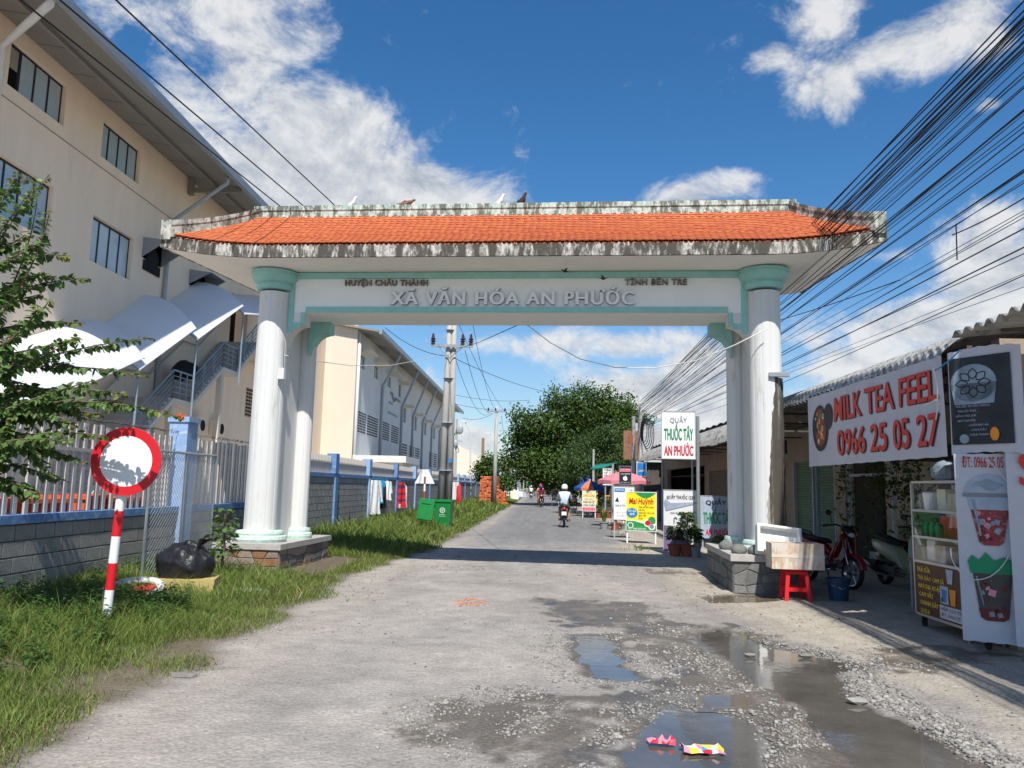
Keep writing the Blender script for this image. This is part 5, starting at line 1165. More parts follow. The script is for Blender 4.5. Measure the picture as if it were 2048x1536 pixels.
def awning(name, lab, xl, zl, y0, y1, prof, mt, pitch=.18, amp=.03, rag=0.0, back=7.28, zb=3.9):
    t = thing(name, lab, 'awning', (xl, (y0 + y1) / 2, zl), 0); m = MB(); n = int((y1 - y0) / pitch * 6); rings = []; r = random.Random(int(y0 * 10)); jag = [r.uniform(-rag, rag) for _ in range(int((y1 - y0) / 1.0) + 2)]
    for i in range(n + 1):
        y = y0 + (y1 - y0) * i / n; a = amp * math.sin(2 * PI * (y - y0) / pitch); jg = jag[int((y - y0) / 1.0)]; rg = []
        for k, (x, z) in enumerate(prof):
            x2, z2 = prof[min(k + 1, len(prof) - 1)]; x1, z1 = prof[max(k - 1, 0)]; d = math.hypot(x2 - x1, z2 - z1); nx_, nz_ = -(z2 - z1) / d, (x2 - x1) / d
            rg.append((x + nx_ * a, y, z + nz_ * a + (jg if k == 0 else 0)))
        rings.append(rg)
    m.loft(rings, 0, False, False); m.build('sheet', mt, t, world=True, smooth=False)
    f = MB()
    for x in (xl + .35, (xl + back) / 2, back - .2): f.box((x, y0 + .05, zl + .06 + (x - xl) / (back - xl) * .25), (x + .06, y1 - .05, zl + .12 + (x - xl) / (back - xl) * .25))
    y = y0 + .3
    while y < y1: f.box((xl + .42, y, zl + .02), (back - .15, y + .05, zl + .059)); y += 2.2
    f.build('frame', 'facade_dark', t, world=True); return t
awning('awning', 'pale corrugated awning with a bent over edge above the red lettered banner', 4.4, 3.12, 8.55, 17.8, [(4.40, 3.12), (4.47, 3.20), (4.60, 3.31), (4.80, 3.42), (5.15, 3.52), (7.315, 3.83)], 'fibre_cement', .18, .032, .03)
awning('awning', 'flat corrugated roof edge jutting out at the right border above the cup poster', 4.5, 3.34, 3.5, 8.45, [(4.5, 3.36), (5.5, 3.46), (8.0, 3.72)], 'fibre_old', .2, .035, .02, 7.28)
awning('awning', 'long old bent corrugated awning running back behind the pharmacy signs', 5.2, 3.04, 18.6, 40, [(5.2, 2.96), (5.26, 3.14), (5.40, 3.34), (5.62, 3.52), (5.95, 3.65), (7.315, 3.89)], 'fibre_old', .24, .04, .04)
for y in (20.2, 27.0, 33.5, 39.5): prop(MB().cyl((5.35, y, -.05), (5.35, y, 3.1), .04, n=8).build('awning_post', 'pvc_grey'), {20.2: 'awning post nearest the pharmacy board', 27.0: 'second awning post behind the pharmacy board', 33.5: 'third awning post in the dark shop fronts', 39.5: 'farthest awning post by the cable pole'}[y], 'post')
prop(MB().cyl((5.9, 16.6, -.05), (5.9, 16.6, 3.45), .035, n=8).build('awning_post', 'steel_blue_grey'), 'thin grey steel post in front of the green shutter beside the red motorbike', 'post')
# ---- things lying on a plane: panels described in their own x (right) and z
def plane(p0, p1):      # local x from p0 to p1, local -y towards the reader
    d = V((p1[0] - p0[0], p1[1] - p0[1], 0)); return math.atan2(d.y, d.x), d.length
def sheet(W, z0, z1, amp, nx=26, nz=12, seed=0, sag=0.0, holes=None, edge=.0):
    m = MB(); r = random.Random(seed); ph = [r.uniform(0, 6) for _ in range(6)]
    f = lambda x, z: amp * (.5 * math.sin(x * 5 + ph[0] + z * 2) + .35 * math.sin(x * 9 - z * 4 + ph[1]) + .25 * math.sin(z * 7 + ph[2] + x * 3))
    vs = [(W * i / nx, f(W * i / nx, z0 + (z1 - z0) * j / nz), z0 + (z1 - z0) * j / nz - sag * math.sin(PI * i / nx) + (edge * math.sin(i * 1.7 + ph[3]) if j in (0, nz) else 0)) for i in range(nx + 1) for j in range(nz + 1)]
    m.add(vs, [(i * (nz + 1) + j, (i + 1) * (nz + 1) + j, (i + 1) * (nz + 1) + j + 1, i * (nz + 1) + j + 1) for i in range(nx) for j in range(nz)]); return m, f
def drape(m, f, off=-.006):     # lay printed shapes on the waving sheet
    m.v = [(x, f(x, z) + off + (y if y < -.02 else 0) * 0, z) for x, y, z in m.v]; return m
# main red lettered banner
a, b = U(1617, 860, X=4.37), U(1888, 800, X=4.37); rz, L = plane(a, b)
bn_ = thing('banner', 'white vinyl banner with red milk tea lettering hung under the near awning', 'banner', (a.x, a.y, 0), rz)
zt, zb_ = 3.12, 2.02
m, f = sheet(L, zb_, zt, .012, 40, 12, 3, 0, None, .004); m.build('sheet', 'banner_white', bn_, smooth=True)
def lx(px, py): return (a.y - U(px, py, X=4.37).y)
T = MB(); x0, x1 = lx(1668, 800), lx(1873, 760); T.text('MILK TEA FEEL', (x0 + x1) / 2, 2.66, .34, x1 - x0, 0, 0, 'C', .03); x0, x1 = lx(1677, 900), lx(1880, 880); T.text('0966 25 05 27', (x0 + x1) / 2, 2.16, .35, x1 - x0, 0, 0, 'C', .02)
T.text('MILK TEA FEEL', (lx(1668, 800) + lx(1873, 760)) / 2 + .02, 2.648, .34, lx(1873, 760) - lx(1668, 800), 0, 1, 'C', .036); T.text('0966 25 05 27', (x0 + x1) / 2 + .02, 2.148, .35, x1 - x0, 0, 1, 'C', .028)
nv = len(T.v); T.v = [(x, f(x, z) - (.014 if i < nv * .5 else .009), z) for i, (x, _, z) in enumerate(T.v)]; T.build('lettering', ['print_red', 'print_dark'], bn_)
Fd = MB(); cx_ = lx(1643, 850); Fd.disc((cx_ - .05, 2.60), .36, 0, 0, 22, .36); Fd.disc((cx_ - .05, 2.61), .27, 0, 1, 22, .29); Fd.disc((cx_ + .32, 2.75), .16, 0, 0, 14, .20)
r_ = random.Random(3)
for k in range(22):
    q = cx_ - .05 + r_.uniform(-.2, .2); zz = 2.61 + r_.uniform(-.22, .22); Fd.disc((q, zz), r_.uniform(.02, .05), 0, 2 + k % 3, 6)
Fd.v = [(x, f(x, z) - .006 - .0015 * k, z) for k, (x, y, z) in ((Fd.m[0] * 0 + (0 if i < 22 else 1 if i < 44 else 2), v) for i, v in enumerate(Fd.v))]; Fd.build('food_picture', ['print_dark', 'pot_terra', 'print_orange', 'print_leaf', 'lit_cream'], bn_)
# dark cup poster hanging beside it
a, b = V((4.40, 8.36, 0)), V((4.80, 7.74, 0)); rz, L = plane(a, b)
po = thing('poster', 'dark torn vinyl poster of a drink cup with a lotus lid hanging at the right', 'poster', (a.x, a.y, 0), rz)
m, f = sheet(L, 2.03, 3.13, .008, 18, 12, 7, -.03, None, .006); m.build('sheet', 'banner_white', po, smooth=True)
m, f2 = sheet(L * .84, 2.14, 3.06, .0, 12, 10, 7); m.v = [(x + .02, -.014, z) for x, y, z in m.v]; m.build('print', 'print_night', po, smooth=True)
q = MB(); c0 = (L * .36, 2.78); q.disc(c0, .235, 0, 0, 26, .20); q.add([(c0[0] - .235, 0, c0[1]), (c0[0] + .235, 0, c0[1]), (c0[0] + .20, 0, c0[1] - .22), (c0[0] - .20, 0, c0[1] - .22)], [(0, 1, 2, 3)], 0)
q.disc((L * .36, 2.36), .01, 0, 3, 6)
for k in range(8):
    an = 2 * PI * k / 8; rr = .13; P = [(c0[0] + .05 * math.cos(an) + rr * math.cos(an) * t + (.045 * math.sin(PI * t)) * -math.sin(an) * s, c0[1] + (.05 * math.sin(an) + rr * math.sin(an) * t + (.045 * math.sin(PI * t)) * math.cos(an) * s) * .85) for s, ts in ((1, (0, .25, .5, .75, 1)), (-1, (.75, .5, .25))) for t in ts]
    for i in range(len(P)):
        p_, q_ = V((P[i][0], 0, P[i][1])), V((P[(i + 1) % len(P)][0], 0, P[(i + 1) % len(P)][1])); d = (q_ - p_).normalized(); s = V((-d.z, 0, d.x)) * .006; q.add([p_ + s, p_ - s, q_ - s, q_ + s], [(0, 1, 2, 3)], 1)
lines = ['TRÀ SỮA TRUYỀN THỐNG', 'TRÀ SỮA THÁI', 'HỒNG TRÀ SỮA', 'MATCHA SỮA', '- SODA BẠC HÀ', '- SODA DÂU', '- SODA CHANH']
for k, s in enumerate(lines): q.text(s, L * .10 + .02 * (k % 2) + (.12 if k > 3 else 0), 2.53 - k * .05, .020, None, 0, 2, 'L', .01)
q.disc((L * .62, 2.24), .045, 0, 4, 12, .07); q.disc((L * .2, 2.2), .05, 0, 0, 10); mo = {}
for fa2, mi2 in zip(q.f, q.m):
    for i2 in fa2: mo[i2] = mi2
q.v = [(x, -.018 - .002 * mo.get(i, 0), z) for i, (x, y, z) in enumerate(q.v)]; q.build('cup_picture', ['print_ice', 'print_dark', 'print_lid', 'print_tea', 'print_orange'], po)
# standing cup banner
a, b = U(1917, 1100, Y=8.22), U(2052, 1100, Y=7.95); rz, L = plane(a, b)
cbn = thing('banner', 'tall white cloth banner printed with two drink cups in front of the drinks cart', 'banner', (a.x, a.y, 0), rz)
m, f = sheet(L, .16, 2.04, .006, 16, 22, 11, 0, None, .004); m.build('sheet', 'banner_white', cbn, smooth=True)
def px_l(px, py): p = U(px, py, Y=8.15); return (p.x - a.x) / math.cos(rz), p.z
def cup(m, xc, w0, w1, zt, zb_, mi): m.add([(xc - w0, 0, zt), (xc - w1, 0, zb_ + .03), (xc - w1 * .6, 0, zb_), (xc + w1 * .6, 0, zb_), (xc + w1, 0, zb_ + .03), (xc + w0, 0, zt)], [(0, 1, 2, 3, 4, 5)], mi)
q = MB(); xc = px_l(1968, 985)[0]; zt = px_l(1968, 988)[1]; zb1 = px_l(1968, 1090)[1]
q.add([(xc + .205 * math.cos(PI * i / 16), 0, zt + .20 * math.sin(PI * i / 16)) for i in range(17)], [tuple(range(17))], 2); q.add([(xc - .22, 0, zt - .03), (xc + .22, 0, zt - .03), (xc + .22, 0, zt + .01), (xc - .22, 0, zt + .01)], [(0, 1, 2, 3)], 3)
cup(q, xc + .01, .19, .105, zt - .031, zb1, 1); q.add([(xc - .178, 0, zt - .032), (xc + .198, 0, zt - .032), (xc + .175, 0, zt - .16), (xc - .155, 0, zt - .16)], [(0, 1, 2, 3)], 2)
xc2 = px_l(1978, 1150)[0]; z2, z3 = px_l(1978, 1122)[1], px_l(1978, 1240)[1]; cup(q, xc2, .185, .12, z2, z3, 4); q.add([(xc2 - .19, 0, z2 - .12), (xc2 + .175, 0, z2 - .12), (xc2 + .19, 0, z2 + .01), (xc2 + .11, 0, z2 + .05), (xc2 + .02, 0, z2 + .01), (xc2 - .05, 0, z2 + .09), (xc2 - .11, 0, z2 + .01), (xc2 - .17, 0, z2 + .06), (xc2 - .21, 0, z2 - .0)], [tuple(range(9))], 5)
r_ = random.Random(9)
for k in range(16):      # ice and highlights in the printed drinks
    hz_ = zb1 + .06 + r_.random() * (zt - .22 - zb1); wz = .10 + .07 * (hz_ - zb1) / (zt - zb1); x_ = xc + .01 + r_.uniform(-wz, wz) * .8; a_ = r_.uniform(0, 1.5); s_ = r_.uniform(.018, .04); q.add([(x_ + s_ * math.cos(a_ + b_), 0, hz_ + s_ * math.sin(a_ + b_)) for b_ in (0, 1.5, 3.0, 4.6)], [(0, 1, 2, 3)], 6 + k % 3)
for k in range(14):
    hz_ = z3 + .05 + r_.random() * (z2 - .2 - z3); wz = .10 + .05 * (hz_ - z3) / (z2 - z3); x_ = xc2 + r_.uniform(-wz, wz) * .8; a_ = r_.uniform(0, 1.5); s_ = r_.uniform(.018, .045); q.add([(x_ + s_ * math.cos(a_ + b_), 0, hz_ + s_ * math.sin(a_ + b_)) for b_ in (0, 1.5, 3.0, 4.6)], [(0, 1, 2, 3)], (9, 10, 7)[k % 3] if k % 5 else 6)
cup(q, xc2, .135, .118, z3 + .12, z3 + .001, 7); q.add([(xc - .15, 0, zt - .05), (xc - .12, 0, zt - .05), (xc - .07, 0, zb1 + .1), (xc - .085, 0, zb1 + .1)], [(0, 1, 2, 3)], 8); q.add([(xc2 - .15, 0, z2 - .15), (xc2 - .13, 0, z2 - .15), (xc2 - .085, 0, z3 + .15), (xc2 - .095, 0, z3 + .15)], [(0, 1, 2, 3)], 9)
q.add([(xc - .15 + .30 * i / 8, 0, zt + .06 + .03 * math.sin(i)) for i in range(9)] + [(xc + .1 - .2 * i / 6, 0, zt + .15 - .01 * abs(i - 3)) for i in range(7)], [tuple(range(16))], 8)
q.text('ĐT: 0966 25 05', px_l(1958, 930)[0] + .01, 1.90, .11, .36, 0, 0, 'C', .02)
tri = MB(); mo = {}
for fa2, mi2 in zip(q.f, q.m):
    for i2 in fa2: mo[i2] = mi2
q.v = [(x, -.010 - .0012 * mo.get(i, 0), z) for i, (x, y, z) in enumerate(q.v)]; q.build('cup_picture', ['print_red', 'print_tea', 'print_lid', 'print_grey', 'print_tea_dark', 'print_green', 'print_pink', 'print_maroon', 'print_ice', 'print_grey', 'print_brown'], cbn)
cpt = [V(p) for p in ((.30, -.03, 1.98), (.47, -.05, 1.72), (.52, -.05, 1.40), (.44, -.05, 1.05), (.30, -.05, .84), (.14, -.05, .77), (.02, -.05, .82), (-.06, -.04, .95), (-.07, -.03, 1.10))]
MB().tube([0.5 * (2 * cpt[i] + (cpt[min(i + 1, 8)] - cpt[max(i - 1, 0)]) * t + (2 * cpt[max(i - 1, 0)] - 5 * cpt[i] + 4 * cpt[min(i + 1, 8)] - cpt[min(i + 2, 8)]) * t * t + (-cpt[max(i - 1, 0)] + 3 * cpt[i] - 3 * cpt[min(i + 1, 8)] + cpt[min(i + 2, 8)]) * t ** 3) for i in range(8) for t in (0, .25, .5, .75)], .005, 5).build('cord', 'rope_white', cbn)
a, b = U(2022, 1100, Y=7.9), U(2170, 1100, Y=7.6); rz, L = plane(a, b)
rb_ = thing('banner', 'white cloth banner with a red letter cut off by the right border', 'banner', (a.x, a.y, 0), rz)
m, f = sheet(L, .17, 2.2, .02, 14, 16, 17, 0, None, .004); m.build('sheet', 'banner_white', rb_, smooth=True); q = MB(); q.text('S', L * .095 + .14, 1.72, .32, None, -.03, 0, 'C', .03); q.build('lettering', 'print_red', rb_)
a = U(1940, 1290, Z=0); rk = thing('rack', 'folding steel rack whose feet show under the cup banner', 'rack', (a.x, a.y + .05, 0), -.2)
m = MB()
for k in range(6): m.box((k * .17, -.015, 0), (k * .17 + .025, .015, .62))
m.build('bar', 'rack_steel', rk, kind='stuff'); MB().box((-.02, -.018, .621), (.9, .018, .65)).build('rail', 'rack_steel', rk)
# ---- drinks cart
ct = thing('drinks_cart', 'glass fronted drinks cart with a brown menu panel under the banner', 'cart', (4.74, 10.05, 0), -PI / 2)   # local x runs towards the viewer, local -y faces the road
CL_, CD = 1.55, .55
fr = MB()
for x in (0, CL_ - .03):
    for y in (0, CD - .03): fr.box((x, y, .16), (x + .03, y + .03, 1.75))
for z in (.14, .78, 1.08, 1.40, 1.75):
    fr.box((.03, 0, z), (CL_ - .03, .028, z + .03)); fr.box((.03, CD - .028, z), (CL_ - .03, CD, z + .03)); fr.box((.0, .03, z), (.03, CD - .03, z + .03))
fr.build('frame', 'alu', ct)
MB().box((.035, CD - .02, .812), (CL_ - .035, CD - .012, 1.74)).build('back_panel', 'foam_white', ct)
MB().box((.035, .005, .172), (CL_ - .035, .02, .778)).build('menu_panel', 'print_brown', ct)
MB().box((-.005, .03, .172), (.02, CD - .03, .778)).build('side_panel', 'print_lid', ct)
MB().box((.02, .03, .775), (CL_ - .02, CD - .03, .80)).build('counter', 'alu', ct)
for z in (1.09, 1.41, 1.76): MB().box((.03, .03, z), (CL_ - .03, CD - .03, z + .012)).build('shelf', 'alu', ct)
q = MB()
for k, s in enumerate(['TRÀ SỮA', 'TRÀ ĐÀO CAM SẢ', 'MATCHA XOÀI', 'CAM VẮT', 'CHANH DÂY', 'SODA']): q.text(s, .09 + .012 * k, .675 - k * .098, .052, (.33, .62, .50, .34, .44, .22)[k], -.003, 0, 'L', .02)
q.box((.60, .0, .19), (CL_ - .2, .004, .34), 1); q.text('HỘP 3 LY TẶNG 1', .95, .285, .035, .62, -.005, 2); q.text('ĐT: 0966 25 05 27', .95, .22, .035, .62, -.005, 2)
q.add([(.62, .002, .36), (.80, .002, .36), (.80, .002, .56), (.62, .002, .56)], [(0, 1, 2, 3)], 3); q.add([(.67, -.001, .38), (.75, -.001, .38), (.77, -.001, .52), (.65, -.001, .52)], [(0, 1, 2, 3)], 4); q.disc((.66, .40), .03, -.001, 5, 10)
q.add([(.85, -.001, .36), (.95, -.001, .36), (.97, -.001, .54), (.83, -.001, .54)], [(0, 1, 2, 3)], 6); q.add([(.80, -.001, .60), (.90, -.001, .60), (.93, -.001, .76), (.77, -.001, .76)], [(0, 1, 2, 3)], 3)
q.build('lettering', ['print_gold', 'banner_white', 'print_purple', 'print_lid', 'print_blue', 'print_leaf', 'print_orange'], ct)
for x in (.10, CL_ - .1):
    for y in (.06, CD - .06): MB().cyl((x, y - .012, .055), (x, y + .012, .055), .055, n=14).box((x - .012, y - .03, .056), (x + .012, y + .03, .14)).build('castor', 'black_rubber', ct)
gl = bpy.data.materials.new('clear_glass'); gl.use_nodes = True; MATS['clear_glass'] = gl; nd = gl.node_tree.nodes; lk = gl.node_tree.links; nd.clear()
o_ = nd.new('ShaderNodeOutputMaterial'); tb_ = nd.new('ShaderNodeBsdfTransparent'); gb_ = nd.new('ShaderNodeBsdfGlossy'); gb_.inputs['Roughness'].default_value = .02; mx_ = nd.new('ShaderNodeMixShader'); fn = nd.new('ShaderNodeFresnel'); fn.inputs[0].default_value = 1.18; mx_.inputs[0].default_value = .06; lk.new(tb_.outputs[0], mx_.inputs[1]); lk.new(gb_.outputs[0], mx_.inputs[2]); lk.new(mx_.outputs[0], o_.inputs[0])
MB().box((.032, .008, .812), (CL_ - .032, .012, 1.748)).build('glass_pane', 'clear_glass', ct)
CM = ROOTM[ct.name]
def oncart(name, lab, cat, x, y, z, mb_, mat): t = mb_.build(name, mat); t.matrix_world = CM @ MX.Translation((x, y, z)); prop(t, lab, cat, 'goods in the drinks cart'); return t
def jar_mb(r, h): return MB().lathe([(r, 0), (r * 1.05, h * .5), (r, h * .82), (r * .55, h * .9), (r * .55, h)], (0, 0, 0), 10)
oncart('foam_box', 'white foam box standing on end inside the cart behind the glass', 'box', .12, .15, .801, MB().bevbox((-.06, 0, 0), (.14, .24, .27), .02), 'foam_white')
oncart('carton', 'tan carton beside the white foam box inside the cart', 'box', .38, .12, .801, MB().bevbox((-.08, 0, 0), (.18, .26, .21), .006), 'foam_brown')
oncart('tea_box', 'row of red orange packets on the middle cart shelf', 'packets', .17, .20, 1.103, MB().box((-.02, .08, 0), (.36, .14, .25)), 'crate_orange')
for k in range(7): oncart('bottle', ('first', 'second', 'third', 'fourth', 'fifth', 'sixth', 'seventh')[k] + ' green bottle from the left on the middle cart shelf', 'bottle', .10 + k * .07, .10, 1.103, jar_mb(.028, .17), 'print_green' if k % 2 else 'leaf_pot')
oncart('bucket', 'white tub on the top cart shelf', 'tub', .15, .2, 1.423, MB().lathe([(.09, 0), (.11, .2), (.115, .2), (.115, .22)], (0, 0, 0), 14), 'foam_white')
oncart('carton', 'pale carton on the top cart shelf beside the white tub', 'box', .42, .16, 1.423, MB().bevbox((-.08, 0, 0), (.12, .2, .26), .006), 'print_cream')
oncart('yellow_mug', 'yellow jug at the left end of the middle cart shelf', 'jug', .09, .28, 1.103, MB().lathe([(.04, 0), (.05, .1), (.045, .16)], (0, 0, 0), 12), 'print_gold')
pb = crumple((0, 0, .12), (.20, .16, .14), 31, 18, 12); oncart('plastic_bag', 'tied translucent plastic bag lying on top of the drinks cart', 'bag', .38, .28, 1.775, pb, 'print_ice')
# ---- small furniture and greenery in the shop mouth
tbl = thing('table', 'small wooden table beside the drinks cart in front of the scooter', 'table', (5.72, 11.3, 0), .1)
MB().box((-.3, -.35, .66), (.3, .35, .69)).build('tabletop', 'wood', tbl)
for sx in (-1, 1):
    for sy in (-1, 1): MB().cyl((sx * .26, sy * .31, 0), (sx * .26, sy * .31, .66), .018, n=8).build('leg', 'pvc_grey', tbl)
def vine(x, y, zt, h, w, n, seed, lab):
    t = thing('hanging_vine', lab, 'vine', (x, y, zt), 0, 'vines in the shop mouth'); r = random.Random(seed); st_, fo = MB(), MB()
    for s in range(max(2, n // 45)):
        ox, oy = r.uniform(-w, w), r.uniform(-w, w); hh = h * r.uniform(.5, 1); pts = [(ox + r.uniform(-.05, .05), oy + r.uniform(-.05, .05), -hh * k / 6) for k in range(7)]; st_.tube(pts, .004, 4)
        for k in range(45):
            q = r.random(); i = min(5, int(q * 6)); p = V(pts[i]).lerp(V(pts[i + 1]), q * 6 - i) + V((r.gauss(0, .05), r.gauss(0, .05), 0)); ax = V((r.gauss(0, 1), r.gauss(0, 1), -.6)).normalized(); nr = V((r.gauss(0, .5), r.gauss(0, .5), 1)); xx = ax.cross(nr).normalized(); R = MX((xx, ax, xx.cross(ax))).transposed(); sc_ = r.uniform(.04, .08); fo.add([p + R @ (V(v) * sc_) for v in hm_.v], hm_.f)
    st_.build('stem', 'bark', t); fo.build('foliage', 'leaf_dark', t)
vine(6.35, 16.2, 2.7, 2.0, .12, 190, 1, 'thin vine hanging against the post right of the green shutter'); vine(6.45, 14.5, 2.75, 2.3, .35, 900, 2, 'thick dark vine hanging in the middle of the shop front'); vine(6.9, 13.9, 2.6, 1.6, .25, 260, 3, 'loose vine hanging beside the pale glass door')
cab = thing('cabinet', 'pale kitchen cabinet with white boxes inside the drinks shop', 'cabinet', (9.4, 17.6, 0), .0); MB().bevbox((-.9, -.4, 0), (.9, .4, .95), .01).build('body', 'facade_tan', cab); MB().box((-.95, -.45, .952), (.95, .45, 1.0)).build('worktop', 'foam_white', cab); MB().box((-.88, -.41, .05), (-.02, -.402, .9)).box((.02, -.41, .05), (.88, -.402, .9)).build('door', 'lit_cream', cab)
for k, (x, z) in enumerate(((9.2, 1.0), (9.25, 1.23))): prop(crumple((x, 17.4, z + .12), (.22, .18, .13), 40 + k, 14, 9, .08).build('sack', 'foam_white', smooth=True), ('lower', 'upper')[k] + ' white sack stacked on the cabinet inside the drinks shop', 'sack')
prop(MB().box((8.2, 18.55, .4), (9.4, 18.6, 2.4)).build('lit_patch_panel', 'lit_cream'), 'pale panel standing in for the lit window patch inside the drinks shop', 'panel')  # added pale sheet, paints the bright patch seen through the glass door
# ---- stool, foam boxes, bucket, ribbon by the right pillar
stl = thing('stool', 'red plastic stool carrying a taped brown box beside the right pillar', 'stool', (3.93, 12.12, 0), -.06)
MB().bevbox((-.15, -.15, .42), (.15, .15, .46), .015).build('seat', 'stool_red', stl)
for sx in (-1, 1):
    for sy in (-1, 1): MB().loft([[(sx * .13 + a * .028 + (sx * .045) * (1 - q), sy * .13 + b * .028 + sy * .045 * (1 - q), .42 * q) for a, b in ((-1, -1), (1, -1), (1, 1), (-1, 1))] for q in (0, 1)]).build('leg', 'stool_red', stl)
MB().box((-.14, -.165, .13), (.14, -.145, .19)).box((-.14, .145, .13), (.14, .165, .19)).box((-.165, -.14, .13), (-.145, .14, .19)).box((.145, -.14, .13), (.165, .14, .19)).box((-.12, -.145, .38), (.12, -.125, .42)).build('stretcher', 'stool_red', stl)
fx = thing('foam_box', 'brown stained taped foam box sitting on the red stool', 'box', (3.93, 12.10, .462), -.08)
b = MB()
for (lo, hi) in (((-.38, -.22, 0), (.38, -.18, .38)), ((-.38, .18, 0), (.38, .22, .38)), ((-.38, -.18, 0), (-.34, .18, .38)), ((.34, -.18, 0), (.38, .18, .38)), ((-.34, -.18, 0), (.34, .18, .03))): b.box(lo, hi)
b.build('body', 'foam_brown', fx); MB().box((-.383, -.224, .17), (.383, -.221, .215)).build('tape', 'lit_cream', fx)
ft = thing('foam_tray', 'empty white foam tray leaning against the right pillar behind the brown box', 'box', (3.80, 12.50, .60), -.06, tilt=(math.radians(-24), math.radians(6), -.06))
b = MB()
for (lo, hi) in (((-.34, .0, 0), (.34, .03, .46)), ((-.34, -.14, 0), (-.30, 0, .46)), ((.30, -.14, 0), (.34, 0, .46)), ((-.30, -.14, 0), (.30, 0, .035)), ((-.30, -.14, .425), (.30, 0, .46))): b.box(lo, hi)
b.build('body', 'foam_white', ft)
bk = thing('bucket', 'dark blue bucket standing in front of the red motorbike', 'bucket', tuple(U(1678, 1200, Z=0)[:2]) + (0,)); MB().lathe([(.13, 0), (.165, .30), (.18, .30), (.18, .325), (.16, .325), (.13, .03)], (0, 0, 0), 18).build('body', 'bucket_blue', bk, smooth=False); MB().tube([(-.17, 0, .30), (-.12, -.1, .22), (0, -.17, .18), (.12, -.1, .22), (.17, 0, .30)], .006, 5).build('handle', 'galv', bk)
rbn = MB(); p0, p1, p2 = U(1482, 1050, Y=14.3), U(1452, 1108, Y=14.0), U(1440, 1156, Z=.01)
for k in range(3):
    o2 = V((.03 * k, .03 * k, 0)); rbn.tube([p0 + o2, p0.lerp(p1, .5) + o2 + V((.02, 0, -.03)), p1 + o2, p1.lerp(p2, .5) + V((-.02 + .02 * k, 0, 0)), p2 + o2 * .5], [.018, .02, .022, .02, .02], 4)
prop(rbn.build('ribbon', 'ribbon_red'), 'red plastic ribbon tied down across the corner of the right pedestal', 'ribbon')
def pot_plant(px, py, lab, h, n, s, mat='leaf_pot', pr=.16, ph=.24, pot='pot_terra', seed=1, spread=.22, Z=0):
    p = U(px, py, Z=Z); t = sapling('potted_plant', lab, p.x, p.y, h, n, s, mat, seed, .012, 'plant', spread, Z + ph * .8)
    t.location.z = Z; 
    for c in t.children: c.location.z = ph * .8
    MB().lathe([(pr * .72, 0), (pr, ph * .85), (pr * 1.08, ph * .85), (pr * 1.08, ph), (pr * .9, ph), (pr * .85, ph * .9)], (0, 0, 0), 14).build('pot', pot, t, smooth=False); return t
pot_plant(1350, 1112, 'bushy dark plant in the left red pot under the white pharmacy board', .5, 260, .07, 'leaf_dark', .17, .28, 'pot_terra', 1)
pot_plant(1374, 1113, 'bushy dark plant in the right red pot under the white pharmacy board', .85, 360, .07, 'leaf_dark', .17, .28, 'pot_terra', 2, .24)
pot_plant(1391, 1114, 'dark plant in the grey pot at the foot of the tall pharmacy sign pole', .5, 220, .07, 'leaf_dark', .13, .24, 'pot_grey', 3)
pot_plant(1446, 1142, 'sunlit bright green plant behind the corner of the right pedestal', .55, 240, .075, 'leaf_yellow', .14, .22, 'pot_grey', 4, .24)
for k, (px, py, lab) in enumerate(((1208, 1058, 'reddish spiky plant at the left end of the pots beside the yellow board'), (1231, 1060, 'tall snake plant in a terracotta pot beside the yellow board'))):
    p = U(px, py, Z=0); t = thing('potted_plant', lab, 'plant', (p.x, p.y, 0)); r = random.Random(k); m = MB()
    for q in range(26):
        an = r.uniform(0, 2 * PI); hh = r.uniform(.4, .75) * (.8 + .4 * k); ln = r.uniform(.1, .35); c, s = math.cos(an), math.sin(an); w_ = .03; m.add([(c * .03 - s * w_, s * .03 + c * w_, .25), (c * .03 + s * w_, s * .03 - c * w_, .25), (c * ln * .5 + s * w_, s * ln * .5 - c * w_, .25 + hh * .6), (c * ln * .5 - s * w_, s * ln * .5 + c * w_, .25 + hh * .6), (c * ln, s * ln, .25 + hh)], [(0, 1, 2, 3), (3, 2, 4)])
    m.build('foliage', 'leaf_yellow' if k else 'grass_blade', t); MB().lathe([(.13, 0), (.18, .25), (.20, .25), (.20, .29), (.15, .28)], (0, 0, 0), 14).build('pot', 'pot_terra' if k else 'pot_grey', t)
pot_plant(1249, 1058, 'low bush in a dark pot half hidden by the yellow board', .45, 160, .07, 'leaf_pot', .2, .22, 'pot_grey', 7)
pot_plant(1211, 1036, 'broad leafy plant in a big terracotta tub near the parasol', .85, 260, .10, 'leaf_pot', .45, .4, 'pot_terra', 8, .5)
pot_plant(1196, 1036, 'small plant in a terracotta pot at the foot of the pale yellow food board', .5, 120, .08, 'leaf_pot', .18, .25, 'pot_terra', 9)
pot_plant(1146, 1026, 'plants in white pots under the white and red wash sign', .6, 160, .12, 'leaf_pot', .25, .3, 'foam_white', 10, .5)
